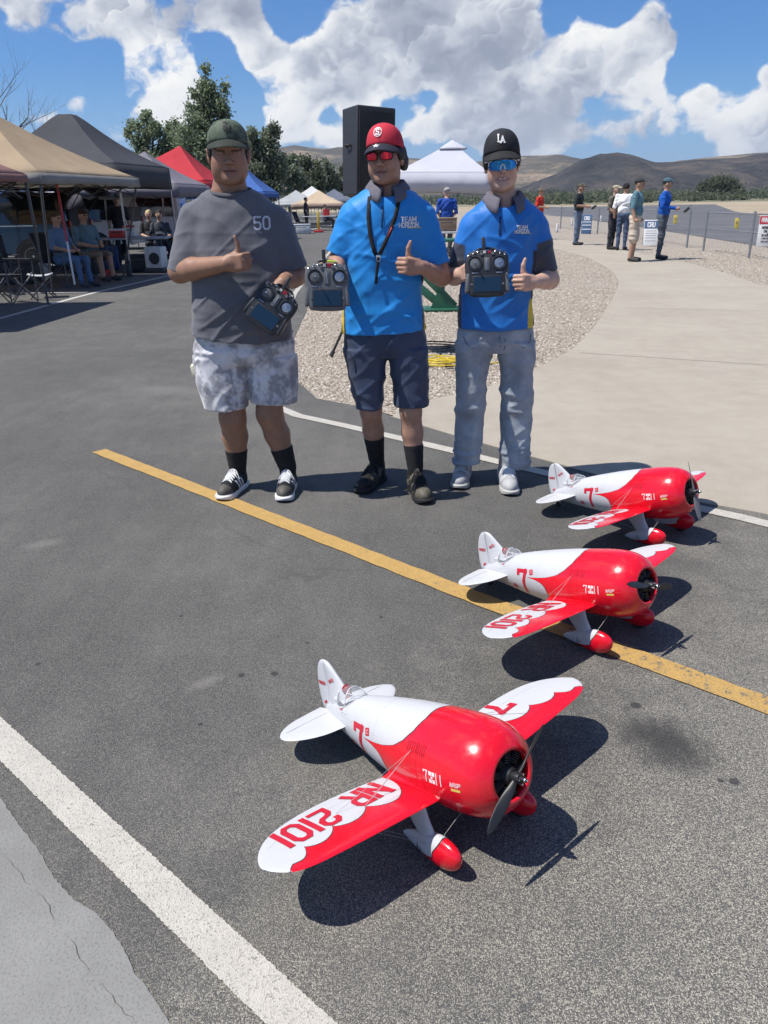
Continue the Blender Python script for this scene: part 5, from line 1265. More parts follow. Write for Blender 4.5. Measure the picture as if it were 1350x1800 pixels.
def foot_ankle(px, py, ang): return gp(px, py, .01)+.215*np.array((math.sin(ang), math.cos(ang), 0))
def person(sp):
    """sp: description dictionary; points are given as (x, y, depth offset) seen from the camera at distance Y"""
    Y0 = sp['Y']; J = lambda p: at(p[0], p[1], Y0+(p[2] if len(p) > 2 else 0.))
    org = np.array((J(sp['mid'])[0], Y0, 0.)); root = empty('person', org, 0, sp['label'], 'person')
    sc = lambda px: px*Y0*.985/FPX                         # pixel length -> metres at the body
    # ---- body: one skin over legs, trunk, arms, hands, neck and head
    s = SDF((org[0]-.50, Y0-.50, -.0), (org[0]+.50, Y0+.28, 1.72), .0046)
    hc = J(sp['head']); HR = rotm(*sp['hrot']); w, jw, hh = sp['hw']
    tb = lambda rows, pad: [(J((0, py))[2], (J((xl, py))[0]+J((xr, py))[0])/2, Y0+cy_, (J((xr, py))[0]-J((xl, py))[0])/2+pad, ry+pad) for py, xl, xr, cy_, ry in rows]
    s.stack(tb(sp['torso'], -.03), .03)
    for leg, (fx, fy, fa) in zip(sp['legs'], sp['feet']):
        hip, kn = J(leg['hip']), J(leg['knee']); r = leg['r']; an = foot_ankle(fx, fy, fa)+np.array((0, 0, .11)); leg['an'] = an
        s.cone(hip, kn, r[0], r[1], .03); cf = kn+(an-kn)*.38+np.array((0, .018, 0)); s.cone(kn, cf, r[1]*.97, r[2], .025); s.cone(cf, an, r[2], r[3], .02); s.cone(an, an-np.array((0, 0, .06)), r[3], r[3]*.85, .01)
    for arm in sp['arms']:
        sh, el, wr = J(arm['sh']), J(arm['el']), J(arm['wr']); r = arm['r']
        s.cone(sh, el, r[0], r[1], .03); m_ = el+(wr-el)*.3; s.cone(el, m_, r[1]*.98, r[2], .02); s.cone(m_, wr, r[2], r[3], .015)
        (hand_fist if arm['hand'] == 'fist' else hand_grip)(s, wr, arm.get('F', wr-el) if not isinstance(arm.get('F'), tuple) else np.array(arm['F']), np.array(arm['U'], float), np.array(arm['N'], float), arm.get('sc', .95))
    nb = J(sp['neck']); s.cone(hc+HR @ np.array((0, .012, -.05)), nb, sp['nr'], sp['nr']*1.12, .025); s.cone(nb, nb+np.array((0, .01, -.06)), sp['nr']*1.15, sp['nr']*1.6, .03)
    V, Q = s.mesh(); V = relax(V, Q, 1, .35)
    s = SDF(hc-np.array((.13, .17, .24)), hc+np.array((.13, .16, .16)), .0029)          # the head needs a finer grid; it runs on into the neck
    s.cone(hc+HR @ np.array((0, .012, -.05)), nb, sp['nr'], sp['nr']*1.12, .025); head(s, hc, HR, w, jw, hh, sp.get('smile', 0))
    V2, Q2 = s.mesh(); V2 = relax(V2, Q2, 1, .3); Q = np.concatenate([Q, Q2+len(V)]); V = np.concatenate([V, V2])
    body = skin_obj('body', V, Q, SKINM, root, org, face_tone(V, hc, HR, sp['skin'], sp['hair'], w, hh, sp.get('stub', 0.)))
    for sg in (-1, 1):
        if sp.get('eyes', True):
            e = MB(); pe = hc+HR @ np.array((sg*.0315*w, -.0885, .0075*hh))-org; e.lathe([(.0004, -.0118), (.008, -.0085), (.0118, 0), (.008, .0085), (.0004, .0118)], 16, Matrix.Translation(Vector(pe)+Vector((0, .0035, -.001)))); eo = e.build('eye', EYEW, root); ei = MB(); pi_ = Vector(pe)+Vector((0, .0035, -.001))+Vector(HR @ np.array((0, -.0085, 0))); ei.lathe([(.0055, -.002), (.0054, .003), (.0004, .0042)], 14, Matrix.Translation(pi_) @ Matrix.Rotation(rad(90), 4, 'X')); ei.build('iris', EYED, eo)
    # ---- garments
    org_ = org; ctx = dict(root=root, org=org, J=J, tb=tb, hc=hc, HR=HR, w=w, Y0=Y0, sp=sp, hh=hh)
    for g in sp['garments']: g(ctx)
    return root, ctx

def garment_shirt(rows, sleeves, hem, tone, m, name='shirt', fold=.006, neck=None, seed=1, extra=None, vox=.0062, thickneck=.075):
    def go(c):
        sl0 = [c['J'](q['a']) for q in sleeves]
        J, org, Y0 = c['J'], c['org'], c['Y0']
        zt = J((0, rows[0][0]))[2]; s = SDF((org[0]-.50, Y0-.36, J((0, hem[0][1]))[2]-.06), (org[0]+.50, Y0+.30, zt+.09), vox)
        s.stack(c['tb'](rows, 0.), .03, pw=2.25)
        for sl in sleeves:
            a, b = J(sl['a']), J(sl['b']); s.cone(a, b, sl['r'][0], sl['r'][1], .05, cut=True)
        p0, p1 = J(hem[0]), J(hem[1]); s.plane(p0, np.array((-(p1[2]-p0[2])/(p1[0]-p0[0])*-1., 0, -1.)))
        for sl in sleeves:
            a, b = J(sl['a']), J(sl['b']); e = b+(b-a)/np.linalg.norm(b-a)*.02; s.cone(b-(b-a)/np.linalg.norm(b-a)*.035, e, sl['r'][1]-.012, sl['r'][1]-.008, .004, True)
        # open below the hem
        R_ = rows[-1]; zz = J((0, R_[0]))[2]; cc = c['tb']([R_], -.014)[0]; s.stack([(zz-.10, *cc[1:]), (zz+.04, *cc[1:])], .004, True)
        if neck is not None:
            n_ = J(neck); s.ell(n_, (thickneck, thickneck*.95, .05), None, .012, True)
        V, Q = s.mesh(); V = relax(V, Q, 2)
        def dis(P):
            zr = (P[:, 2]-zz)/(zt-zz); a = ribs(P, 7., 9., .8, seed)*.6+ribs(P, 12., 5., -1.1, seed+3)*.5+ribs(P, 3.5, 17., .4, seed+9)*.45*np.clip(1.1-zr, 0, 1)
            pull = np.zeros(len(P))
            for q in sl0:                                    # drag lines running from the armpit across the chest
                dx, dz_ = P[:, 0]-q[0], P[:, 2]-(q[2]-.11); r_ = np.hypot(dx, dz_); an = np.arctan2(dz_, dx); pull += np.exp(-(r_/.16)**2)*np.clip((r_-.03)/.06, 0, 1)*np.sin(an*5+seed+3*dnoise(P*7, seed))*(dx*np.sign(c['org'][0]-q[0]) > 0)
            return fold*(a-.35)*(.55+.6*np.clip(1-zr, 0, 1))+fold*.45*pull
        V = fold_disp(V, Q, dis); V = relax(V, Q, 1, .4)
        col = tone(V, c); o = skin_obj(name, V, Q, m, c['root'], org, col); c['shirt'] = o; c['sv'] = (V, Q); c['bvh'] = front_bvh(V, Q, org)
        if extra: extra(c, o)
    return go
def garment_bottom(rows, legs, tone, m, name='shorts', seed=2, fold=.006, cavity=True, vox=.0062, cuff=0.):
    def go(c):
        J, org, Y0 = c['J'], c['org'], c['Y0']; zt = J((0, rows[0][0]))[2]; zb = min(J((0, l[-1][0]))[2] for l in legs)
        s = SDF((org[0]-.36, Y0-.30, zb-.04), (org[0]+.36, Y0+.30, zt+.03), vox); T_ = c['tb'](rows, 0.); T_[0] = (T_[0][0], T_[0][1], T_[0][2], T_[0][3]-.022, T_[0][4]-.022); s.stack(T_, .02, pw=2.3)
        for l in legs:
            s.stack(c['tb'](l, 0.), .014, pw=2.2)
            if cavity:
                q = c['tb']([l[-1]], -.012)[0]; s.stack([(q[0]-.03, *q[1:]), (q[0]+.03, *q[1:])], .004, True)
        V, Q = s.mesh(); V = relax(V, Q, 2)
        def dis(P):
            zr = np.clip((P[:, 2]-zb)/(zt-zb), 0, 1); a = ribs(P, 6., 10., .7, seed)*.6+ribs(P, 11., 6., -.9, seed+3)*.5
            if cuff: a = a+ribs(P, 3., 26., .3, seed+7)*cuff*(np.exp(-((zr-.08)/.09)**2)+.6*np.exp(-((zr-.48)/.07)**2))
            return fold*(a-.3)*np.clip((1-zr)/.12-.3, 0, 1)-.004*(zr > .9)
        V = fold_disp(V, Q, dis); V = relax(V, Q, 1, .4); col = tone(V, c); o = skin_obj(name, V, Q, m, c['root'], org, col); c['pants'] = o; c['pbvh'] = front_bvh(V, Q, org)
    return go
def socks(tops, r, m=BLKCL):
    """tops: picture height of each sock's upper edge"""
    def go(c):
        for leg, py in zip(c['sp']['legs'], tops):
            an = leg['an']; kn = c['J'](leg['knee']); cf = kn+(an-kn)*.38+np.array((0, .018, 0)); zt = c['J']((0, py))[2]; t = (zt-an[2])/(cf[2]-an[2]); tp = an+(cf-an)*t
            rt = leg['r'][3]+(leg['r'][2]-leg['r'][3])*t+.004; mb = MB(); ts = np.linspace(0, 1, 7); lo = an-np.array((0, 0, .065))
            pts = [tp+(an-tp)*q for q in ts]+[lo]; rs = [rt+(leg['r'][3]+.005-rt)*q+(.0014 if i % 2 else 0) for i, q in enumerate(ts)]+[leg['r'][3]*.95]
            mb.tube([Vector(x-c['org']) for x in pts], rs, 22); mb.build('sock', m, c['root'])
    return go
def shoes(lst):
    def go(c):
        for (px, py, ang), (up, sol, toe, st) in zip(c['sp']['feet'], lst):
            t = gp(px, py, .01); d_ = np.array((-math.sin(ang), -math.cos(ang), 0)); h = t-d_*.27; shoe(c['root'], c['org'], h, ang, up, sol, toe, st)
    return go
def tone_plain(c0): return lambda V, c: np.tile(np.array(c0), (len(V), 1))
def mixc(col, m, c1): m = np.clip(m, 0, 1)[:, None]; return col*(1-m)+m*np.array(c1)
def lens(cap_parent, c, name, x0, x1, z0, z1, y, m, bow=.9, pw=2.6, n=16, hang=0.):
    """curved lens in front of the face, outline a rounded box"""
    L = lambda p: c['hc']+c['HR'] @ np.array((p[0]*c['w'], p[1], p[2]*c['hh']))-c['org']; v = []; cx, cz = (x0+x1)/2, (z0+z1)/2; hx, hz = (x1-x0)/2, (z1-z0)/2; rings = 6
    for r in range(rings):
        t = (r+.02)/(rings-1+.02)
        for i in range(n*2):
            a = 2*math.pi*i/(n*2); ca, sa = math.cos(a), math.sin(a); q = (abs(ca)**pw+abs(sa)**pw)**(-1/pw); x = cx+hx*q*ca*t; z = cz+hz*q*sa*t-hang*abs(x-cx)/hx*hz*.2
            v.append(L((x, y+bow*x*x*6.5+.4*(z-cz)**2, z)))
    k_ = n*2; f = [(r*k_+i, r*k_+(i+1) % k_, (r+1)*k_+(i+1) % k_, (r+1)*k_+i)[::-1] for r in range(rings-1) for i in range(k_)]; f.append(tuple(range(k_)))
    o = build(name, v, f, m, cap_parent); o.modifiers.new('t', 'SOLIDIFY').thickness = .002; rim = [Vector(q) for q in v[-k_:]]
    return o, rim
def ribbon(name, pts, w, m, parent, th=.002):
    """flat strap through points (list of (p, side vector))"""
    v = []; 
    for p, sd_, nr in pts: v += [np.array(p)-np.array(sd_)*w/2, np.array(p)+np.array(sd_)*w/2]
    f = [(2*i, 2*i+1, 2*i+3, 2*i+2) for i in range(len(pts)-1)]; o = build(name, v, f, m, parent); so_ = o.modifiers.new('t', 'SOLIDIFY'); so_.thickness = th; so_.offset = 0; return o

def short_seams(lines, col):
    def go(c):
        J, org, bv = c['J'], c['org'], c['pbvh']; ms = mat('seam_'+str(int(col[0]*1000)), col, .9)
        for ln in lines:
            q = [print_on(bv, org, J(p)[0], J(p)[2], c['Y0']-.6, .002)(0, 0, 0) for p in ln]; q = [tuple(x) for x in q if x is not None]
            if len(q) > 1: b = MB(); b.tube([Vector(x) for x in smoothpath(q, 4)], .0020, 5); b.build('seam', ms, c['pants'])
    return go

# ---- pilot in the grey T-shirt
camo, k, bs = newmat('olive_camo_cloth'); cc = co(k)
k.put(bs.inputs['Base Color'], k.mix(k.rng(k.noise(cc, 17., 2), .47, .53), k.mix(k.rng(k.noise(k.vmath('ADD', cc, (3, 1, 2)), 21., 2), .5, .55), (.080, .105, .070), (.045, .060, .042)), (.105, .13, .090))); bs.inputs['Roughness'].default_value = .85
def logo_sh(cap, br, on, L):
    quads_on('cap_letters', text_quads('S', .030, .0075, cx=-.006, cy=.008)+text_quads('H', .030, .0075, cx=.008, cy=-.008), on(0, .088), mat('dark_thread', (.006, .007, .006), .6), cap)
def tee_extra(c, o):
    J, org, bv = c['J'], c['org'], c['bvh']
    # ribbed neckband
    nk = J((405, 340, .0))-org; nb = MB(); pts = [Vector(nk)+Vector((.096*math.sin(a), -.101*math.cos(a)+.004, -.012*math.cos(a)*(1 if math.cos(a) > 0 else 1.6)+.008*abs(math.sin(a)))) for a in np.linspace(0, 2*math.pi, 40, endpoint=False)]
    nb.tube(pts, .0115, 8, closed=True); nb.build('neckband', mat('grey_rib', (.085, .086, .098), .9, bump=.5, bscale=180, bdist=.002), o)
    p = J((466, 391)); quads_on('chest_number', text_quads('50', .053, .0085, gap=.30, seg=.12, wide=.84), print_on(bv, org, p[0], p[2], c['Y0']-.6), mat('chest_print_grey', (.50, .52, .58), .8, var=.1, vscale=60), o)
def tie(V, c):
    n = dnoise(V*np.array((18, 12, 12)), 4)*.5+dnoise(V*np.array((42, 30, 30)), 5)*.45+dnoise(V*90, 6)*.35; t = np.clip(.55+n*2.0, 0, 1)[:, None]
    return (1-t)*np.array((.30, .295, .315))+t*np.array((.64, .63, .645))
def pocket_bulge(c):
    # pale lining of a turned-out side pocket
    p = c['J']((345, 655, .0))-c['org']; mb = MB(); mb.lathe([(.0005, -.05), (.018, -.045), (.034, -.02), (.036, .01), (.024, .04), (.0005, .05)], 14, TR(p, ry=rad(-22)) @ Matrix.Diagonal((.55, 1., 1., 1.))); mb.build('pocket_lining', mat('cream_cloth', (.56, .53, .42), .9, bump=.3, bscale=90, bdist=.003), c['root'])
def cap1(c): cap_build(c['root'], c['org'], c['hc'], c['HR'], camo, camo, mat('olive_dark', (.02, .026, .018), .85), logo_sh, w=1.13, lift=.022, hgt=.088, blen=.062)
def watch1(c):
    p = c['J']((491, 490, -.10))-c['org']; mb = MB(); mb.tube([Vector(p)+Vector((.034*math.cos(a), .012*math.sin(a)-.0, .032*math.sin(a)*.55)) for a in np.linspace(0, 6.28, 20, endpoint=False)], .0065, 6, closed=True); mb.build('wrist_band', LIME, c['root'])
def hair_cap(w, back):
    def go(c):
        s = SDF(c['hc']-.16, c['hc']+.16, .006); R = c['HR']; L = lambda x, y, z: c['hc']+R @ np.array((x, y, z))
        for sg in (-1, 1): s.ell(L(sg*.072*w, .018, .016), (.018, .055, .040), R, .01)
        s.ell(L(0, .055, -.005), (.078*w, .058, .058), R, .01)
        if back:
            for sg in (-1, 1): s.ell(L(sg*.074*w, .055, -.020), (.020, .040, .040), R, .012)
        V, Q = s.mesh(); V = fold_disp(V, Q, lambda P: .004*dnoise(P*90, 2)); skin_obj('hair', V, Q, HAIRM, c['root'], c['org'])
    return go
P1 = dict(Y=4.03, feet=[(390, 878, .27), (498, 880, .03)], mid=(445, 860), label='person in grey t-shirt, green cap and grey marbled shorts, leftmost of the three', head=(402, 272, -.03), hrot=(rad(9), rad(2), 0), hw=(1.12, 1.12, 1.10), neck=(404, 338, .02), nr=.068,
  skin=(.30, .163, .105), hair=(.02, .014, .011), stub=.12,
  torso=[(345, 366, 442, .01, .085), (370, 345, 480, 0, .115), (430, 340, 502, -.01, .135), (540, 342, 512, -.015, .15), (620, 345, 515, 0, .14)],
  legs=[dict(hip=(402, 605, .0), knee=(409, 735, -.01), ankle=(411, 812, .06), r=(.085, .068, .066, .042)), dict(hip=(472, 605, .0), knee=(474, 728, -.01), ankle=(491, 810, .05), r=(.085, .068, .066, .042))],
  arms=[dict(sh=(345, 388, 0), el=(316, 477, -.05), wr=(398, 463, -.24), r=(.046, .054, .053, .033), hand='fist', F=(.93, -.34, .06), U=(.05, -.05, 1), N=(.30, .95, 0), sc=1.0),
        dict(sh=(482, 394, 0), el=(521, 484, .03), wr=(497, 497, -.15), r=(.045, .05, .05, .032), hand='grip', F=(-.25, -.55, -.55), U=(-.5, .3, .5), N=(-.75, 0, -.2), sc=.95)],
  garments=[garment_shirt([(339, 364, 446, .012, .088), (356, 347, 470, .005, .108), (385, 340, 488, -.005, .124), (430, 340, 497, -.015, .136), (480, 341, 503, -.02, .146), (540, 341, 510, -.02, .151), (612, 337, 517, -.015, .151)],
              [dict(a=(340, 384, 0), b=(319, 482, -.045), r=(.072, .072)), dict(a=(487, 391, 0), b=(517, 476, .0), r=(.072, .070))], ((335, 586), (518, 608)), tone_plain((.112, .114, .130)), CLOTH, 't_shirt', .0058, (404, 331, -.020), 11, tee_extra, thickneck=.092),
            garment_bottom([(570, 342, 516, 0, .143), (620, 341, 520, 0, .138), (645, 350, 511, 0, .118)], [[(632, 339, 441, 0, .118), (680, 349, 439, -.005, .112), (723, 362, 437, -.01, .102)], [(632, 434, 524, 0, .118), (680, 438, 524, -.005, .112), (714, 441, 523, -.01, .102)]], tie, CLOTH, 'shorts', 4, .005),
            pocket_bulge, socks((800, 797), .0),
            shoes([((.012, .012, .014), WHT_TH, (.085, .078, .068), 'stripes'), ((.012, .012, .014), WHT_TH, (.085, .078, .068), 'stripes')]), hair_cap(1.1, False), cap1, watch1, short_seams([[(364, 714), (385, 718), (410, 714), (434, 706)], [(443, 707), (470, 708), (500, 706), (520, 703)], [(437, 622), (438, 650), (439, 680)]], (.30, .295, .31))])
# ---- pilot in the red cap
AZ = np.array((.007, .225, .62)); DKP = np.array((.020, .022, .030)); YLW = np.array((.55, .40, .02))
def jersey2(V, c):
    col = np.tile(AZ, (len(V), 1)); J = c['J']; xl, xr = J((606, 540))[0], J((745, 540))[0]; x, y, z = V[:, 0], V[:, 1], V[:, 2]; zs = J((0, 440))[2]; zy = J((0, 535))[2]
    ins = (z < J((0, 492))[2]) & (x > J((597, 500))[0]) & (x < J((752, 500))[0])
    dk = ins & ((x > xr-.010-.012*np.clip((z-zy)/.2, 0, 1)) | (x < xl+.004)); col[dk] = DKP
    yl = (z < zy) & ((x > xr-.002) | (x < xl-.003)); col[yl] = YLW
    ar = (z > 9) & (np.abs(z-J((0, 470))[2]) < .14) & (np.abs(x-J((745, 450))[0]-.02) < .010) & (z > J((0, 470))[2]-.04); col[ar & (z < J((0, 405))[2])] = (.10, .09, .07)
    return col
def team_print(c, o, px, py, h, w_):
    J, org, bv = c['J'], c['org'], c['bvh']; p = J((px, py)); m = mat('print_white', (.72, .74, .76), .7, var=.1)
    q = text_quads('TEAM', h, h*.21, gap=.22, cy=h*.72, wide=w_)+text_quads('HORIZON', h*.86, h*.20, gap=.18, cy=-h*.42, wide=w_)
    quads_on('chest_print', q, print_on(bv, org, p[0], p[2], c['Y0']-.6), m, o)
    quads_on('chest_swoosh', [[np.array((x, -h*1.08)), np.array((x+h*.5, -h*1.08)), np.array((x+h*.5, -h*1.08+h*.16)), np.array((x, -h*1.08+h*.16))] for x in np.linspace(-h*.3, h*2.4, 7)], print_on(bv, org, p[0], p[2], c['Y0']-.6, .004), mat('print_yellow', (.6, .52, .12), .7), o)
def polo_extra(cpx, zip_px, team, lan):
    def go(c, o):
        J, org, bv = c['J'], c['org'], c['bvh']; ck = J(cpx)
        collar(c['root'], org, ck+np.array((0, -.004, .012)), .066, .072, mat('collar_grey', (.115, .108, .135), .85, var=.15, vscale=60, bump=.3, bscale=300, bdist=.001), **team[1])
        f = print_on(bv, org, 0, 0, c['Y0']-.6, .003)
        def surf(px, py, off=.003):
            p = J((px, py)); return print_on(bv, org, p[0], p[2], c['Y0']-.6, off)(0, 0, 0)
        pts = [(surf(*q), (1, 0, 0), None) for q in zip_px]; pts = [q for q in pts if q[0] is not None]
        ribbon('placket', pts, .007, mat('zip_dark', (.015, .03, .07), .5), o)
        edge = [(surf(q[0]-7, q[1], .002), (1, 0, 0), None) for q in zip_px]
        team_print(c, o, *team[0])
        if lan: lan(c, o, surf)
    return go
def lanyard(c, o, surf):
    L1 = [(650, 345), (648, 380), (651, 410), (656, 432), (661, 446)]; L2 = [(701, 348), (694, 380), (684, 408), (674, 430), (666, 446)]
    g = MB(); root = c['root']; main = None
    for L in (L1, L2):
        pts = [surf(x, y, .006) for x, y in L]; k_ = [(p, unit((1, 0, .22 if L is L1 else -.45)), None) for p in pts if p is not None]
        main_ = ribbon('lanyard', k_, .019, BLKCL, root) if main is None else ribbon('strap', k_, .019, BLKCL, main); main = main or main_
    k_ = [(surf(x, y, .008), (1, 0, 0), None) for x, y in [(664, 446), (664, 462), (662, 478), (661, 494)]]; ribbon('strap_tail', [q for q in k_ if q[0] is not None], .014, BLKCL, main)
    cl = MB(); p = surf(665, 447, .012); cl.box(p, (.022, .008, .012), bev=.002); cl.tube([Vector(p)+Vector((.008*math.cos(a), 0, -.014+.010*math.sin(a))) for a in np.linspace(0, 6.28, 14, endpoint=False)], .0016, 6, closed=True); cl.build('lanyard_clip', STEEL, main)
    k_ = [(surf(x, y, .010), unit((1, 0, -.4)), None) for x, y in [(688, 398), (681, 414)]]; ribbon('lanyard_stripe', [q for q in k_ if q[0] is not None], .006, mat('marking_red2', (.5, .04, .05), .7), main)
def logo_red(cap, br, on, L):
    wq = []; 
    for r0, r1 in ((.0165, .0205), (.0, .0)):
        if r1: wq += [[np.array((r*math.cos(a), r*math.sin(a))) for r, a in ((r0, a0), (r1, a0), (r1, a0+.27), (r0, a0+.27))] for a0 in np.linspace(.1, 6.3-.35, 20)]
    wq += text_quads('S', .022, .005, cy=.001)+[[np.array((-.012, -.012)), np.array((.012, -.014)), np.array((.012, -.010)), np.array((-.012, -.008))], [np.array((-.013, .010)), np.array((.006, .013)), np.array((.006, .016)), np.array((-.013, .013))]]
    quads_on('cap_roundel', wq, on(-.008, .088), WHT_TH, cap)
    st = []; P5 = [(r*math.sin(a), r*math.cos(a)) for a, r in [(2*math.pi*i/10, .013 if i % 2 == 0 else .0052) for i in range(10)]]
    v = [L(.004+x*1.25, -.152+.4*y*0-.030*0+y*-1.1*-.6, .030+.008-.09*(.05)+y*.15*0+.0) for x, y in P5]
    # star sewn on the front edge of the brim
    cen = np.array((.002, -.162, .024)); v = [L(cen[0]+x*1.3, cen[1]-.002-y*-.45, cen[2]+.004+y*.62) for x, y in P5]; o = build('brim_star', v, [tuple(range(10))[::-1]], WHT_TH, br, None, False); o.modifiers.new('t', 'SOLIDIFY').thickness = .0025
def shades2(c):
    mr = mat('red_mirror_lens', (.62, .03, .05), .08, metal=.85, var=.1, vscale=30); fr = MB(); par = None
    for sg in (-1, 1):
        o, rim = lens(c['root'] if par is None else par, c, 'sunglasses' if par is None else 'lens', *( (-.064, -.008) if sg < 0 else (.008, .064)), -.014, .024, -.118, mr, .62, hang=.6); par = par or o
        fr.tube(rim, .0022, 6, closed=True)
    L = lambda p: Vector(c['hc']+c['HR'] @ np.array((p[0]*c['w'], p[1], p[2]*c['hh']))-c['org'])
    fr.tube([L((-.008, -.118, .014)), L((0, -.120, .016)), L((.008, -.118, .014))], .0022, 6)
    for sg in (-1, 1): fr.tube([L((sg*.064, -.100, .014)), L((sg*.074, -.075, .014)), L((sg*.083, .0, .012))], .0026, 6)
    fr.build('frame', BLK, par)
def cap2(c): cap_build(c['root'], c['org'], c['hc'], c['HR'], mat('red_cap_cloth', (.52, .022, .045), .8, var=.08, bump=.3, bscale=260, bdist=.001), NAVY, NAVY, logo_red, w=1.04, lift=.017, hgt=.090, blen=.060, curve=.026)
def band2(c):
    p = c['J']((737, 466, -.165))-c['org']; mb = MB(); mb.tube([Vector(p)+Vector((.010*math.cos(a), .026*math.cos(a), .030*math.sin(a))) for a in np.linspace(0, 6.28, 20, endpoint=False)], .0022, 6, closed=True); mb.build('bracelet', mat('cord_white', (.6, .5, .42), .7), c['root'])
P2 = dict(Y=4.03, feet=[(632, 866, .45), (748, 884, -.20)], mid=(692, 860), label='person in bright blue team shirt, red cap and red sunglasses, middle of three', head=(677, 277, -.02), hrot=(rad(-15), rad(1), rad(-2)), hw=(.97, 1.0, 1.0), neck=(682, 340, .02), nr=.058,
  skin=(.38, .215, .148), hair=(.018, .013, .01), eyes=False, stub=.22,
  torso=[(345, 655, 706, .01, .075), (375, 618, 746, 0, .105), (430, 612, 741, -.005, .112), (540, 610, 738, 0, .112), (610, 612, 740, 0, .11)],
  legs=[dict(hip=(642, 600, 0), knee=(652, 722, -.01), ankle=(655, 815, .05), r=(.07, .055, .055, .036)), dict(hip=(713, 600, -.02), knee=(722, 722, -.05), ankle=(728, 826, -.03), r=(.07, .055, .055, .036))],
  arms=[dict(sh=(617, 380, 0), el=(594, 460, .0), wr=(592, 478, -.14), r=(.048, .044, .042, .029), hand='grip', F=(-.22, -.75, -.10), U=(-.25, -.1, 1), N=(-.6, -.3, -.1), sc=.95),
        dict(sh=(748, 385, 0), el=(776, 486, -.02), wr=(738, 469, -.17), r=(.05, .046, .043, .029), hand='fist', F=(-.80, -.58, .10), U=(-.12, -.05, 1), N=(-.58, .80, 0), sc=.97)],
  garments=[garment_shirt([(339, 650, 710, .012, .078), (352, 630, 733, .004, .096), (376, 613, 750, -.004, .115), (420, 609, 745, -.008, .120), (480, 608, 742, -.008, .120), (540, 604, 744, -.006, .122), (596, 599, 749, -.003, .126)],
              [dict(a=(620, 382, 0), b=(592, 449, -.005), r=(.068, .058)), dict(a=(745, 386, 0), b=(770, 468, -.02), r=(.066, .064))], ((600, 591), (748, 579)), jersey2, JERSEY, 'team_shirt', .0048, (679, 334, -.035), 23,
              polo_extra((681, 338, .0), [(672, 362), (672, 380), (671, 400)], ((717, 391, .0215, 1.), dict(open_a=.30, drop=.036, stand=.026)), lanyard), thickneck=.074),
            garment_bottom([(565, 604, 746, 0, .12), (612, 603, 750, 0, .117), (636, 613, 741, 0, .098)], [[(622, 602, 683, 0, .105), (680, 614, 677, 0, .095), (728, 627, 673, 0, .090)], [(622, 680, 753, 0, .105), (680, 688, 754, -.01, .10), (723, 692, 754, -.02, .095)]], lambda V, c: np.array((.034, .050, .095))*(1+.25*np.clip(dnoise(V*9, 8), -1, 1))[:, None], JERSEY, 'shorts', 14, .0045),
            socks((783, 790), .0),
            shoes([((.018, .016, .014), mat('black_sole', (.012, .012, .012), .8), (.015, .014, .013), 'worn'), ((.022, .020, .016), mat('black_sole', (.012, .012, .012), .8), (.10, .09, .065), 'worn')]), hair_cap(1.02, True), cap2, shades2, band2, short_seams([[(630, 718), (650, 720), (670, 717)], [(694, 714), (722, 716), (750, 712)], [(680, 595), (682, 620), (681, 650)], [(612, 612), (622, 625), (626, 650)]], (.018, .026, .05))])
# ---- pilot in the black cap
def jersey3(V, c):
    col = np.tile(np.array((.008, .155, .52)), (len(V), 1)); J = c['J']; x, y, z = V[:, 0], V[:, 1], V[:, 2]; xl, xr = J((806, 540))[0], J((934, 540))[0]
    slv = ((x > J((938, 450))[0]) | (x < J((815, 450))[0])) & (z > J((0, 500))[2])
    cut = J((0, 440))[2]+.30*(np.abs(x-J((875, 450))[0])-.21); ms = np.clip((cut-z)/.007+.5, 0, 1)*np.maximum(np.clip((x-J((938, 450))[0])/.006+.5, 0, 1), np.clip((J((815, 450))[0]-x)/.006+.5, 0, 1))*(z > J((0, 500))[2]); col = mixc(col, ms, DKP*2.2)
    ins = (z < J((0, 455))[2]) & ~slv; dk = ins & ((x > xr-.018) | (x < xl+.010)); col[dk] = DKP
    zy = J((0, 538))[2]; yl = (z < zy+.3*(x-xr)) & (x > xr-.028) & (x < xr+.004); col[yl] = YLW
    return col
def logo_la(cap, br, on, L):
    q = text_quads('L', .030, .0052, cx=-.006, cy=.003)+text_quads('A', .026, .0050, cx=.006, cy=-.004)
    for x, y in ((-.013, .018), (-.0135, -.012), (.001, -.0125), (-.003, -.017), (.015, -.017)): q.append([np.array((x-.005, y-.0018)), np.array((x+.005, y-.0018)), np.array((x+.005, y+.0018)), np.array((x-.005, y+.0018))])
    quads_on('cap_letters', q, on(-.004, .092), WHT_TH, cap)
def cap3(c): cap_build(c['root'], c['org'], c['hc'], c['HR'], mat('black_cap_cloth', (.012, .013, .018), .85, var=.1, bump=.3, bscale=260, bdist=.001), BLKCL, BLKCL, logo_la, w=1.03, lift=.016, hgt=.097, blen=.066, curve=.020)
def shades3(c):
    mr = mat('blue_mirror_lens', (.03, .22, .62), .07, metal=.85, var=.35, vscale=14)
    o, rim = lens(c['root'], c, 'sunglasses', -.068, .068, -.026, .022, -.120, mr, .95, 3.2, hang=.3); fr = MB(); k_ = len(rim); fr.tube([rim[i] for i in range(0, k_//2+1)], .0026, 6)
    L = lambda p: Vector(c['hc']+c['HR'] @ np.array((p[0]*c['w'], p[1], p[2]*c['hh']))-c['org'])
    for sg in (-1, 1): fr.tube([L((sg*.067, -.096, .016)), L((sg*.078, -.07, .014)), L((sg*.084, .0, .010))], .0045, 6)
    fr.tube([L((-.012, -.119, -.022)), L((-.008, -.123, -.006)), L((0, -.124, .0)), L((.008, -.123, -.006)), L((.012, -.119, -.022))], .0028, 6); fr.build('frame', WHT_TH, o)
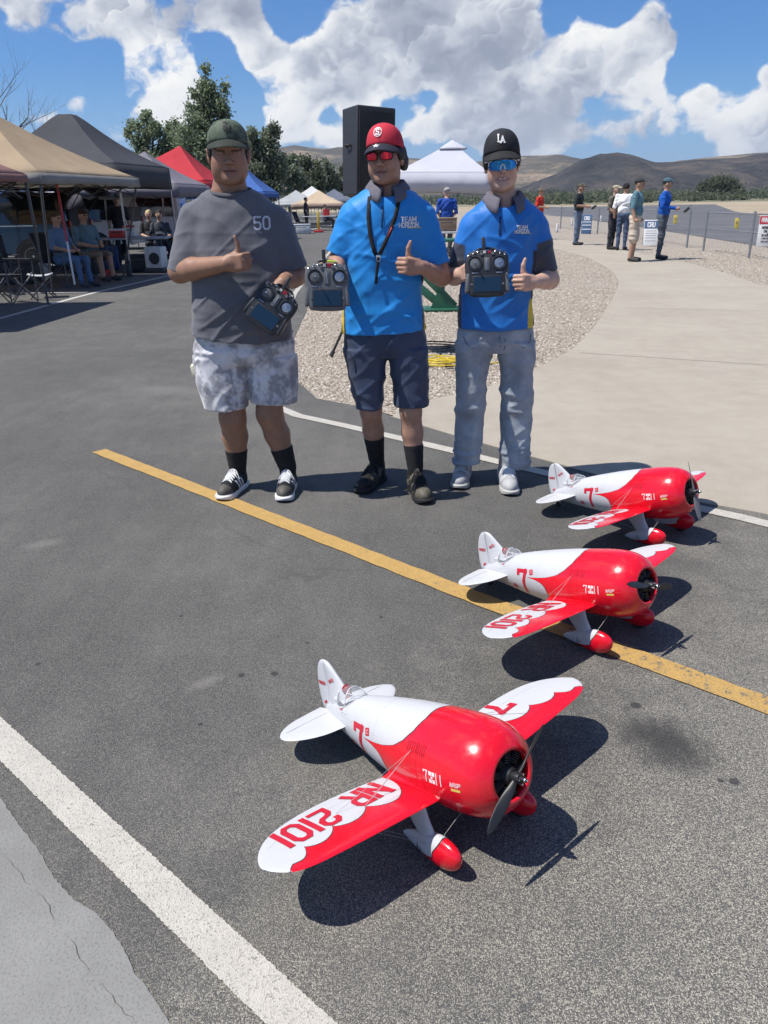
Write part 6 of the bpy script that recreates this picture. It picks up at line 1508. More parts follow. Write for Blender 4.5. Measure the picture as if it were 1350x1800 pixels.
def denim(V, c):
    J = c['J']; z = V[:, 2]; t = np.clip(.5+dnoise(V*np.array((16, 8, 5)), 7)*.6+dnoise(V*40, 8)*.25, 0, 1)[:, None]; col = (1-t)*np.array((.22, .25, .285))+t*np.array((.35, .385, .42))
    for px, py in ((826, 725), (905, 722)):
        p = J((px, py)); g = np.exp(-(((V[:, 0]-p[0])/.05)**2+((z-p[2])/.03)**2))*(V[:, 1] < c['Y0']); col = mixc(col, g*.45, (.13, .13, .13))
    fl = np.exp(-((V[:, 0]-J((873, 600))[0])/.004)**2)*(z > J((0, 612))[2]); return mixc(col, fl*.4, (.12, .14, .17))
def jean_seams(c):
    J, org, bv = c['J'], c['org'], c['pbvh']; ms = mat('denim_seam', (.12, .14, .17), .9)
    def S(px, py):
        p = J((px, py)); return print_on(bv, org, p[0], p[2], c['Y0']-.6, .0022)(0, 0, 0)
    for ln in ([(812, 588), (818, 600), (830, 607)], [(930, 584), (926, 598), (914, 606)], [(873, 586), (874, 604), (872, 622), (868, 634)], [(882, 590), (882, 606), (877, 618)], [(869, 634), (862, 646), (858, 666)], [(869, 634), (877, 648), (880, 670)]):
        q = [S(*p) for p in ln]; q = [Vector(x) for x in q if x is not None]
        if len(q) > 1: b = MB(); b.tube([Vector(x) for x in smoothpath([tuple(x) for x in q], 4)], .0022, 5); b.build('seam', ms, c['pants'])
def teeth(c):
    L = lambda p: Vector(c['hc']+c['HR'] @ np.array((p[0]*c['w'], p[1], p[2]*c['hh']))-c['org']); b = MB(); b.tube([L((x, -.0965+9*x*x, -.0622+3.5*x*x)) for x in np.linspace(-.017, .017, 9)], .0026, 6); b.build('teeth', WHT_TH, c['root'])
P3 = dict(Y=4.08, feet=[(806, 858, .22), (898, 869, .02)], mid=(850, 860), label='person in dark sleeved blue team shirt, black cap and pale jeans, rightmost of three', head=(882, 288, -.02), hrot=(rad(-6), rad(3), rad(-3)), hw=(.95, .92, 1.02), neck=(886, 356, .02), nr=.054,
  skin=(.52, .325, .245), hair=(.05, .035, .022), eyes=False, smile=1,
  torso=[(362, 864, 910, .01, .07), (392, 828, 944, 0, .098), (440, 820, 936, 0, .105), (540, 812, 930, 0, .105), (600, 812, 930, 0, .105)],
  legs=[dict(hip=(836, 600, 0), knee=(828, 720, -.01), ankle=(820, 812, .04), r=(.07, .055, .055, .04)), dict(hip=(908, 600, 0), knee=(906, 720, -.02), ankle=(902, 822, .02), r=(.07, .055, .055, .04))],
  arms=[dict(sh=(826, 402, 0), el=(799, 486, .0), wr=(812, 482, -.15), r=(.045, .042, .04, .027), hand='grip', F=(.16, -.9, .15), U=(-.1, .1, 1), N=(.95, -.1, .0), sc=.92),
        dict(sh=(947, 404, 0), el=(967, 492, -.02), wr=(938, 496, -.17), r=(.047, .043, .041, .028), hand='fist', F=(-.74, -.66, .05), U=(-.18, -.05, 1), N=(-.66, .74, 0), sc=.95)],
  garments=[garment_shirt([(358, 858, 916, .012, .074), (371, 842, 932, .004, .09), (394, 824, 950, -.002, .108), (440, 816, 939, -.005, .112), (490, 811, 936, -.005, .112), (540, 807, 935, -.003, .115), (590, 803, 938, 0, .118)],
              [dict(a=(828, 402, 0), b=(803, 474, -.005), r=(.060, .053)), dict(a=(944, 404, 0), b=(962, 480, -.01), r=(.062, .058))], ((803, 584), (938, 573)), jersey3, JERSEY, 'team_shirt', .0048, (884, 352, -.035), 41,
              polo_extra((886, 357, .0), [(874, 380), (873, 396), (872, 412)], ((911, 403, .0165, 1.), dict(open_a=.38, drop=.040, stand=.026)), None), thickneck=.070),
            garment_bottom([(562, 804, 937, 0, .112), (606, 803, 938, 0, .108), (632, 813, 928, 0, .090)], [[(614, 801, 872, 0, .100), (652, 800, 860, 0, .090), (700, 801, 854, -.005, .080), (760, 799, 850, 0, .076), (828, 796, 845, .01, .078)], [(614, 869, 940, 0, .100), (652, 875, 938, 0, .090), (700, 879, 935, -.005, .080), (760, 879, 932, -.005, .076), (835, 877, 929, -.01, .078)]], denim, DENIM, 'jeans', 31, .006, cuff=.9),
            shoes([((.30, .30, .31), mat('grey_sole', (.42, .41, .39), .8), (.36, .36, .36), 'grey'), ((.34, .34, .35), mat('grey_sole', (.42, .41, .39), .8), (.42, .42, .42), 'grey')]), hair_cap(1.0, False), cap3, shades3, teeth, jean_seams])
PEOPLE = [person(p) for p in (P1, P2, P3)]
# ================================================================ hand-held transmitters
TXB = mat('transmitter_black', (.020, .020, .022), .42, var=.12); TXG = mat('transmitter_grey', (.10, .105, .11), .5, var=.1); SILV = mat('satin_silver', (.42, .42, .43), .3, metal=.9, var=.1)
scr, k, bs = newmat('transmitter_screen'); bs.inputs['Base Color'].default_value = (.012, .03, .055, 1); bs.inputs['Roughness'].default_value = .12
def transmitter(pos_, R3, label, number, body_m, grip_m, band=None, w=1.):
    """local x to the right, y up, z out of the front"""
    t = empty('radio_transmitter', (0, 0, 0), 0, label, 'transmitter', 'transmitters held by the three pilots'); M3 = Matrix.Translation(pos_.tolist()) @ Matrix(R3.tolist()).to_4x4()
    t.matrix_world = M3
    half = [(.030, .100), (.070, .094), (.094, .078), (.101, .045), (.099, .0), (.092, -.055), (.084, -.092), (.074, -.105), (.03, -.110)]
    out = [(x*w, y) for x, y in half]+[(-x*w, y) for x, y in half[::-1]]; out = [tuple(p) for p in smoothpath(out, 3, True)][::-1]; n = len(out); v = []
    for z, g in ((-.052, .80), (-.044, .93), (-.012, 1.0), (.002, 1.0), (.010, .965), (.013, .90)): v += [(x*g, y*g, z) for x, y in out]
    mb = MB(); mb.add(v, [(j*n+i, j*n+(i+1) % n, (j+1)*n+(i+1) % n, (j+1)*n+i) for j in range(5) for i in range(n)]+[tuple(reversed(range(n))), tuple(5*n+i for i in range(n))]); 
    me_ = mb.build('case', body_m, t, True, 40); me_.data.flip_normals() if False else None
    for sg in (-1, 1):
        g = MB(); g.box((sg*.090*w, -.045, -.008), (.020, .090, .044), Matrix.Rotation(sg*rad(6), 3, 'Z'), bev=.008); g.build('side_grip', grip_m, t)
        gm = MB(); gx = sg*.056*w; Mg = Matrix.Translation((gx, .040, .012)); gm.lathe([(.0325, 0), (.0325, .005), (.029, .0055), (.0275, .002)], 32, Mg); gi = gm.build('gimbal', TXB, t)
        gm = MB(); gm.lathe([(.0275, .0012), (.018, .0025), (.0004, .006)], 24, Mg); gm.build('gimbal_dish', SILV if sg > 0 else TXG, gi)
        gm = MB(); gm.tube([(gx, .040, .016), (gx+.002, .038, .044)], .0022, 8); gm.lathe([(.0035, .040), (.0045, .046), (.0045, .052), (.0004, .0535)], 10, Matrix.Translation((gx+.002, .038, .0))); gm.build('stick', STEEL, gi)
        for i in range(3):
            sw = MB(); x = sg*(.040+.021*i)*w; y = .092-.008*i; sw.lathe([(.0055, 0), (.005, .004), (.0025, .005)], 10, TR((x, y, .008), rx=rad(-35))); sw.tube([(x, y+.003, .012), (x, y+.013, .022)], [.0017, .0027], 6); sw.build('switch', STEEL, t)
        kn = MB(); kn.lathe([(.0075, 0), (.0072, .008), (.0004, .0085)], 14, TR((sg*.026*w, .082, .010))); kn.build('dial', TXG, t)
        tr = MB(); tr.box((sg*.056*w, -.004, .0135), (.028, .004, .004), bev=.001); tr.build('trim_lever', SILV, t)
    ce = MB(); ce.box((0, .036, .014), (.024, .060, .004), bev=.0015); cn = ce.build('centre_panel', TXG, t)
    ce = MB(); ce.box((0, .034, .0175), (.004, .048, .003), bev=.001); ce.build('neck_strap_bar', SILV, cn)
    sb = MB(); sb.box((0, -.055, .0135), (.136*w, .078, .004), bev=.0015); bz = sb.build('bezel', TXB, t)
    sb = MB(); sb.box((0, -.055, .0162), (.124*w, .066, .0015)); sb.build('screen', scr, bz)
    for i, x in enumerate((-.072, .072)):
        bt = MB(); bt.lathe([(.006, 0), (.0055, .003), (.0004, .0035)], 12, TR((x*w, -.055, .0125))); bt.build('button', TXG, t)
    tp = MB(); tp.box((0, .090, .0115), (.058, .016, .006), bev=.002); pl = tp.build('name_plate', TXB, t)
    f = lambda x, y, l: np.array((x, .090+y, .0152+l))
    quads_on('plate_letters', text_quads('iX', .011, .0022, gap=.25, cx=-.011), f, WHT_TH, pl); quads_on('plate_number', text_quads(number, .011, .0024, gap=.25, cx=.012), f, MRED, pl)
    an = MB(); an.box((-.012, .128, -.012), (.017, .070, .008), Matrix.Rotation(rad(3), 3, 'Z'), bev=.003); an.build('antenna', TXB, t)
    hd = MB(); hd.tube([Vector(q) for q in smoothpath([(-.050, .092, -.020), (-.040, .110, -.030), (0, .118, -.036), (.040, .110, -.030), (.050, .092, -.020)], 4)], .0055, 8); hd.build('carry_handle', TXB, t)
    if band:
        lm = MB(); lm.box((.024, .108, .002), (.044, .008, .016), Matrix.Rotation(rad(-6), 3, 'Z'), bev=.003); lm.build('neon_tag', LIME, t)
    return t
def frame(nrm, up):
    z = unit(nrm); y = unit(np.array(up, float)-z*np.dot(up, z)); return np.stack([np.cross(y, z), y, z], 1)
transmitter(at(478, 541, 3.78), frame((.05, -1, .28), (.60, .0, .80)), 'black transmitter with bright blue screen tilted in the hand of the grey-shirted person', '20', TXB, TXB)
transmitter(at(575, 503, 3.72), frame((.10, -1, .22), (.02, .1, 1)), 'grey transmitter held upright beside the red-capped person', '20', TXG, TXG, True)
transmitter(at(856, 479, 3.78), frame((-.06, -1, .30), (-.02, .1, 1)), 'black transmitter held at chest height by the black-capped person', '14', TXB, TXG)
# ================================================================ people in the background (whole figures, one mesh each)
FARM = tonemat('figure_cloth_and_skin', rough=.85, bump=.2, bscale=120, bdist=.003, var=.14, vs=10)
def figure(loc, h, yaw, pose, c, label, group=None, vox=.012, build_=1.0, lean=0., name='person'):
    """c: colours top, bottom, skin, shoe, cap (None: hair colour), hair; pose: stand, hold, hip, sit; c['short']: bare shins, c['sleeve']: long"""
    k_ = h/1.75; g = build_; top, bot, sk, shoe_c, capc, hair = c['top'], c['bottom'], c['skin'], c['shoe'], c.get('cap'), c.get('hair', (.05, .04, .03)); pr = []
    def A(a, b, ra, rb, col): pr.append(('c', np.array(a, float), np.array(b, float), ra, rb, np.array(col)))
    def E(p, r, col): pr.append(('e', np.array(p, float), np.array(r, float), 0, 0, np.array(col)))
    shin = sk if c.get('short') else bot; arm = top if c.get('sleeve') else sk
    if pose == 'sit':
        dz = -.46
        for sg in (-1, 1):
            A((sg*.09, .02, .48), (sg*.13, -.40, .50), .088*g, .066, bot); A((sg*.13, -.40, .50), (sg*.13, -.44, .10), .060, .045, shin if c.get('short') else bot); A((sg*.13, -.42, .06), (sg*.15, -.60, .045), .046, .036, shoe_c)
            A((sg*.19*g, .06, .98), (sg*.25*g, -.02, .72), .062*g, .048, top); A((sg*.25*g, -.02, .72), (sg*.10, -.26, .66), .044, .032, arm); E((sg*.07, -.30, .66), (.04, .05, .035), sk)
        E((0, .05, .86), (.19*g, .125*g, .22), top); E((0, .0, .66), (.18*g, .15*g, .17), top); E((0, .02, .52), (.18*g, .15, .10), bot); hd = np.array((0, .02, 1.22))
        A((0, .06, 1.02), hd-np.array((0, 0, .06)), .062, .055, sk)
    else:
        for sg in (-1, 1):
            fx = sg*.095
            A((sg*.085, 0, .90), (fx, -.01, .50), .090*g, .066, bot); A((fx, -.01, .50), (fx, .02, .10), .064 if not c.get('short') else .058, .045, shin); A((fx, .03, .055), (fx*1.15, -.15, .04), .047, .038, shoe_c)
            if c.get('short'): A((fx, -.01, .62), (fx, -.01, .47), .086*g, .090, bot)
            sh, el = (sg*.19*g, .0, 1.40), (sg*.245*g, .03, 1.13)
            A(sh, el, .060*g, .050, top)
            if pose == 'hold': w = (sg*.09, -.26, 1.10)
            elif pose == 'hip': w = (sg*.15, -.13, 1.0)
            else: w = (sg*.25*g, -.05, .88)
            A(el, w, .043, .032, arm); E(np.array(w)+np.array((0, -.03, -.01)), (.036, .05, .04), sk)
        E((0, 0, 1.27), (.20*g, .125*g, .20), top); E((0, -.01*g, 1.06), (.175*g, .130*g, .17), top); E((0, .0, .93), (.168*g, .122*g, .10), bot); A((-.14*g, 0, 1.40), (.14*g, 0, 1.40), .058, .058, top); hd = np.array((0, -.03, 1.60)); A((0, .0, 1.42), hd-np.array((0, 0, .05)), .060, .054, sk)
    E(hd, (.074, .092, .112), sk); E(hd+np.array((0, .03, .04)), (.078, .080, .085), hair); E(hd+np.array((0, -.09, -.01)), (.014, .02, .022), sk)
    for sg in (-1, 1): E(hd+np.array((sg*.078, .01, -.005)), (.012, .02, .03), sk); E(hd+np.array((sg*.030, -.080, .012)), (.016, .014, .009), np.array(sk)*.12)
    E(hd+np.array((0, -.083, -.052)), (.026, .012, .007), np.array(sk)*np.array((.5, .3, .3)))
    if capc is not None: E(hd+np.array((0, .006, .075)), (.084, .100, .058), capc); E(hd+np.array((0, -.105, .060)), (.068, .070, .013), capc)
    else: E(hd+np.array((0, .012, .055)), (.080, .092, .075), hair)
    s = SDF((-.45, -.72, -.01), (.45, .30, 1.86), vox)
    for q in pr:
        if q[0] == 'c': s.cone(q[1], q[2], q[3], q[4], .02)
        else: s.ell(q[1], q[2], None, .02)
    V, Q = s.mesh(); D = []
    for q in pr:
        if q[0] == 'c': ba = q[2]-q[1]; t = np.clip((V-q[1])@ba/(ba@ba), 0, 1); D.append(np.linalg.norm(V-q[1]-t[:, None]*ba, axis=1)-(q[3]+(q[4]-q[3])*t))
        else: u = np.linalg.norm((V-q[1])/q[2], axis=1); D.append((u-1)*q[2].min())
    col = np.stack([q[5] for q in pr])[np.argmin(np.stack(D), 0)]
    cloth = np.abs(col-np.array(sk)).sum(1) > .02; N = normals(V, Q); V = V+N*(cloth*.008*ribs(V, 8., 7., .8, int(h*100)))[:, None]
    V = V*k_; root = empty(name, loc, yaw, label, 'person', group); o = skin_obj('body', V, Q, FARM, root, (0, 0, 0), col)
    root.rotation_euler = (lean, 0, yaw); return root
GREY = (.10, .10, .11); DEN = (.06, .085, .15); SK = (.42, .25, .17); SK2 = (.50, .32, .24)
def small_tx(p, label, yaw=0.):
    t = empty('radio_transmitter', p, yaw, label, 'transmitter', 'transmitters held by spectators at the fence'); b = MB(); b.box((0, 0, 0), (.20, .06, .15), Matrix.Rotation(rad(50), 3, 'X'), bev=.02); b.build('case', TXB, t); b = MB(); b.tube([(0, 0, .05), (.02, -.10, .12)], .006, 6); b.build('antenna', TXB, t)
g = 'spectators standing along the runway fence'
def stand(px, py, Y, h, yaw, pose, c, label, **kw):
    p = gp(px, py); q = at(px, py, Y); x = q[0]; figure((x, Y, 0), h, yaw, pose, c, label, g, **kw); return x, Y
x, y = stand(1110, 455, 19.8, 1.88, rad(62), 'stand', dict(top=(.10, .20, .24), bottom=(.52, .44, .35), skin=SK, shoe=(.05, .05, .05), cap=(.035, .04, .04), short=True), 'spectator in teal t-shirt, khaki shorts and dark cap by the fence', build_=1.12)
x, y = stand(1158, 453, 20.3, 1.88, rad(66), 'hold', dict(top=(.008, .09, .42), bottom=(.07, .085, .11), skin=SK, shoe=(.03, .03, .035), cap=(.06, .11, .14), sleeve=True), 'spectator in blue long-sleeved jacket holding a transmitter at the fence', build_=1.05)
small_tx((x+.50, y-.15, 1.14), 'dark transmitter in the hands of the blue-jacketed spectator', rad(66))
x, y = stand(1073, 435, 24.6, 1.80, rad(48), 'hip', dict(top=(.13, .115, .095), bottom=(.035, .035, .045), skin=SK2, shoe=(.02, .02, .02), cap=(.45, .40, .28)), 'spectator in brown shirt and cream cap next to the one in white', build_=1.0)
x, y = stand(1091, 437, 24.2, 1.84, rad(150), 'stand', dict(top=(.72, .72, .73), bottom=DEN, skin=SK, shoe=(.02, .02, .02), hair=(.015, .013, .012)), 'spectator in white t-shirt and jeans seen from behind', build_=1.05)
x, y = stand(1013, 425, 27.4, 1.90, rad(60), 'hold', dict(top=(.022, .032, .035), bottom=(.13, .17, .24), skin=SK, shoe=(.03, .03, .03), cap=(.10, .085, .06)), 'spectator in dark shirt and blue jeans holding a transmitter', build_=1.05)
small_tx((x+.45, y-.2, 1.16), 'small transmitter in the hands of the dark-shirted spectator', rad(60))
x, y = stand(946, 412, 31.5, 1.82, rad(60), 'hold', dict(top=(.55, .03, .02), bottom=(.05, .05, .06), skin=SK, shoe=(.03, .03, .03), cap=(.13, .10, .07)), 'spectator in red shirt and brown hat beyond the others', build_=1.05)
x = at(785, 400, 22.5)[0]
figure((x, 22.5, 0), 1.80, rad(180), 'hip', dict(top=(.012, .06, .30), bottom=(.06, .06, .07), skin=SK2, shoe=(.03, .03, .03), hair=(.30, .29, .28)), 'grey-haired person in dark blue shirt seen from behind under the white canopy')
# ================================================================ far-left row: canopies
def canopy(label, c00, c10, c11, c01, peak, roof_m, val_m, val=.22, leg_m=None, foot=None, sag=.10, capz=None, ridge_=.0, trim_m=None, n=12, cat='canopy'):
    """corners near-left, near-right, far-right, far-left at eave height; peak point"""
    C = [np.array(q, float) for q in (c00, c10, c11, c01)]; pk = np.array(peak, float); base = sum(C)/4; t = empty('canopy', (base[0], base[1], 0), 0, label, cat, 'pop-up canopies over the pits'); o_ = np.array((base[0], base[1], 0)); v = []
    f = []; K = 10
    for a_, b_ in ((0, 1), (1, 2), (2, 3), (3, 0)):
        o0 = len(v)
        for i in range(n+1):
            h_ = i/n; hc_ = min(1, h_/(1-ridge_)) if ridge_ else h_; pz = hc_-sag*math.sin(math.pi*hc_)
            for j in range(K+1):
                e = C[a_]+(C[b_]-C[a_])*j/K; q = e+(pk-e)*np.array((h_, h_, 0)); q[2] = e[2]+(pk[2]-e[2])*pz-.35*sag*math.sin(math.pi*h_)*math.sin(math.pi*j/K)*(pk[2]-e[2])*.6; v.append(q-o_)
        f += [(o0+i*(K+1)+j, o0+i*(K+1)+j+1, o0+(i+1)*(K+1)+j+1, o0+(i+1)*(K+1)+j) for i in range(n) for j in range(K)]
    bm = bmesh.new(); bv_ = [bm.verts.new(q) for q in v]
    for q in f: bm.faces.new([bv_[i] for i in q])
    bmesh.ops.remove_doubles(bm, verts=bm.verts[:], dist=.004); me = bpy.data.meshes.new('roof'); bm.to_mesh(me); bm.free(); me.materials.append(roof_m); me.polygons.foreach_set('use_smooth', np.ones(len(me.polygons), bool)); me.set_sharp_from_angle(angle=rad(22))
    rf = link('roof', me, t); rf.modifiers.new('t', 'SOLIDIFY').thickness = .01
    # hanging edge
    for a, b in ((0, 1), (1, 2), (2, 3), (3, 0)):
        vv = []; K = 14
        for i in range(K+1):
            q = C[a]+(C[b]-C[a])*i/K-o_; wv = .012*math.sin(i*2.3+a); out = unit((q*np.array((1, 1, 0)))) if np.linalg.norm(q[:2]) > 0 else np.zeros(3)
            vv += [q+out*.005, q+out*(.02+wv)-np.array((0, 0, val*(1-.10*math.sin(math.pi*i/K))))]
        vb = build('valance', vv, [(2*i, 2*i+1, 2*i+3, 2*i+2) for i in range(K)], val_m, t); vb.modifiers.new('t', 'SOLIDIFY').thickness = .006
    legm = leg_m or mat('canopy_steel', (.30, .30, .31), .35, metal=.8)
    ft = foot or [C[i]*np.array((1, 1, 0)) for i in range(4)]
    for i in range(4):
        lb = MB(); a = C[i]-o_-np.array((0, 0, .03)); b = np.array(ft[i], float)-o_; mid_ = a+(b-a)*.5
        lb.tube([Vector(a+(base-o_-a)*np.array((.012, .012, 0))), Vector(mid_)], .024, 6); lb.tube([Vector(mid_), Vector(b)], .018, 6); lb.box(b+np.array((0, 0, .006)), (.09, .09, .012)); lb.build('leg', legm, t)
    for a, b in ((0, 1), (1, 2), (2, 3), (3, 0)):
        tb_ = MB(); ci = np.array((.95, .95, 1.)); p, q = (C[a]-o_)*ci-np.array((0, 0, .08)), (C[b]-o_)*ci-np.array((0, 0, .08)); K = 4
        for i in range(K):
            s0, s1 = p+(q-p)*i/K, p+(q-p)*(i+1)/K; dz = np.array((0, 0, .26)); 
            tb_.tube([Vector(s0-(dz if i % 2 else 0*dz)), Vector(s1-(0*dz if i % 2 else dz))], .011, 4); tb_.tube([Vector(s0-(0*dz if i % 2 else dz)), Vector(s1-(dz if i % 2 else 0*dz))], .011, 4)
        tb_.build('truss', legm, t)
    if capz:
        cb = []; pz = pk-o_
        for i in range(9):
            for j in range(9):
                u, w = -1+i/4, -1+j/4; r = max(abs(u), abs(w)); cb.append(pz+np.array((u*capz, w*capz, -.03+.24*(1-r)-.02*r)))
        vc = build('vent_cap', cb, [(i*9+j, (i+1)*9+j, (i+1)*9+j+1, i*9+j+1) for i in range(8) for j in range(8)], roof_m, t); vc.modifiers.new('t', 'SOLIDIFY').thickness = .01
    return t
def fabric(name, c, rough=.85, tr=.0, var=.1):
    if name in MATS: return MATS[name]
    m, k, bs = newmat(name); cc = co(k); f = k.rng(k.noise(cc, 1.6, 4), .3, .7, 1-var, 1+var, False); col = k.vmath('SCALE', c, sc=f); k.put(bs.inputs['Base Color'], col); bs.inputs['Roughness'].default_value = rough
    k.put(bs.inputs['Normal'], k.bump(k.noise(k.vmath('MULTIPLY', cc, (2., 2., 1.)), 2.2, 4, .55), .5, .03))
    if tr > 0:
        td = k.node('ShaderNodeBsdfTranslucent'); k.put(td.inputs[0], col); mx = k.node('ShaderNodeMixShader'); mx.inputs[0].default_value = tr; k.l.new(bs.outputs[0], mx.inputs[1]); k.l.new(td.outputs[0], mx.inputs[2]); out = [n_ for n_ in k.n if n_.type == 'OUTPUT_MATERIAL'][0]; k.l.new(mx.outputs[0], out.inputs[0])
    return m
TAN = fabric('tan_canvas', (.60, .47, .32), tr=.5); GRYV = fabric('grey_canvas_edge', (.34, .33, .31), tr=.3); MAR = fabric('maroon_canvas', (.34, .19, .17), tr=.3); BLKC = fabric('charcoal_canvas', (.050, .052, .062), tr=.12); LAV = fabric('lavender_canvas', (.24, .225, .26), tr=.25); REDC = fabric('red_canvas', (.55, .03, .045), tr=.2); BLUC = fabric('blue_canvas', (.05, .14, .42), tr=.2); WHC = fabric('white_canvas', (.66, .66, .72), tr=.30, var=.04); CRM = fabric('cream_canvas', (.60, .47, .33), tr=.25); BRNV = fabric('brown_canvas_edge', (.28, .20, .16)); SLT = fabric('slate_canvas', (.10, .115, .15)); WHF = fabric('white_canvas_far', (.62, .62, .60), tr=.2)
REDS = mat('red_steel', (.42, .04, .045), .4, var=.1); WSTL = mat('white_steel', (.6, .6, .6), .4, var=.05); DSTL = mat('dark_steel', (.07, .07, .075), .45, metal=.5, var=.1)
A = at(70, 303, 14.5); B = at(243, 313, 18.3); d_ = np.array((-4.3, .3, 0))
canopy('tan canopy with grey edge over the two seated men', A+d_, A, B, B+d_, at(-33, 188, 16.5), TAN, GRYV, .18, DSTL, [gp(93, 517)+d_*1.02, gp(93, 517), gp(217, 485), gp(217, 485)+d_], sag=.07)
B = at(46, 306, 12.9); A = B+np.array((-.25, -3.1, -.02)); d_ = np.array((-3.3, .2, 0))
canopy('maroon canopy cut by the left edge of the picture', A+d_, A, B, B+d_, (A+B+d_)/2+np.array((0, 0, 1.15)), MAR, MAR, .12, DSTL, sag=.08)
B = at(297, 296, 21.6); A = B+np.array((-.35, -3.1, -.02)); d_ = np.array((-3.4, .2, 0))
canopy('black canopy with deep valance beside the tan one', A+d_, A, B, B+d_, at(118, 201, 19.9), BLKC, BLKC, .50, mat('canopy_steel', (.30, .30, .31), .35, metal=.8), sag=.10, ridge_=.10)
B = at(368, 327, 26.2); A = B+np.array((-.25, -3.1, 0)); d_ = np.array((-3.4, .2, 0))
canopy('pale lavender canopy between the black and red ones', A+d_, A, B, B+d_, at(254, 266, 24.6), LAV, LAV, .34, sag=.08)
B = at(404, 322, 30.6); A = B+np.array((-.25, -3.1, 0)); d_ = np.array((-3.6, .2, 0)); PKR = at(316, 256, 28.9)
rc = canopy('red canopy with white flame print behind the lavender one', A+d_, A, B, B+d_, PKR, REDC, REDC, .3, sag=.06)
# flame print on the near slope of the red canopy
rfm = [o for o in rc.children if o.name.startswith('roof')][0]; me = rfm.data; bv = BVHTree.FromPolygons([v.co[:] for v in me.vertices], [tuple(p.vertices) for p in me.polygons])
fl = []; zz = [(-.9, 0), (-.72, .30), (-.62, .05), (-.42, .42), (-.28, .06), (-.05, .40), (.05, .08), (.28, .30), (.45, .0), (.70, .20)]
for a, b in zip(zz[:-1], zz[1:]):
    p, q = np.array(a)*.55, np.array(b)*.55; t = (q-p)/np.linalg.norm(q-p); nn = np.array((-t[1], t[0]))*.028; fl += [[p-nn, q-nn, q+nn, p+nn]]
for x in np.linspace(-.30, .30, 7): fl.append([np.array((x-.03, -.16)), np.array((x+.03, -.16)), np.array((x+.03, -.10)), np.array((x-.03, -.10))])
def onred(x, y, lf):
    o = Vector((x-.35, -6, PKR[2]-.62+y)); h = bv.ray_cast(o, Vector((0, 1, 0))); return None if h[0] is None else np.array(h[0])-np.array((0, .012+lf, 0))
quads_on('flame_print', fl, onred, mat('print_white', (.72, .74, .76), .7), rc)
B = at(490, 339, 36.8); A = B+np.array((-.2, -3.1, 0)); d_ = np.array((-3.2, .2, 0))
canopy('blue canopy behind the grey-shirted pilot', A+d_, A, B, B+d_, at(424, 288, 35.), BLUC, BLUC, .22, sag=.06)
for lab, pk, Yc, w, mt, vm, ez in (('cream canopy with brown edge at the far end of the row', (560, 334), 53., 3.2, CRM, BRNV, .0), ('white canopy behind the far cream one', (548, 327), 62., 3.6, WHF, WHF, .0), ('grey-white peaked canopy left of the far cream one', (520, 334), 58., 3.2, fabric('pale_canvas', (.42, .43, .43), tr=.2), WHF, 0.), ('slate canopy at the far right of the row', (587, 332), 66., 3.4, SLT, SLT, 0.)):
    p = at(pk[0], pk[1], Yc); e = min(p[2]-.8, 1.62); c0 = np.array((p[0], p[1], e)); h_ = w/2
    canopy(lab, c0+(-h_, -h_, 0), c0+(h_, -h_, 0), c0+(h_, h_, 0), c0+(-h_, h_, 0), p, mt, vm, .28, sag=.10, n=6)
c0 = at(778, 302, 24.2); h_ = 1.55; L0 = at(690, 304, 24.2); R0 = at(862, 304, 24.2); d_ = np.array((.15, 3.05, 0))
canopy('white canopy with vent top behind the red-capped pilot', L0, R0, R0+d_, L0+d_, at(795, 259, 25.7), WHC, WHC, .56, WSTL, sag=.03, capz=.42, ridge_=.16)
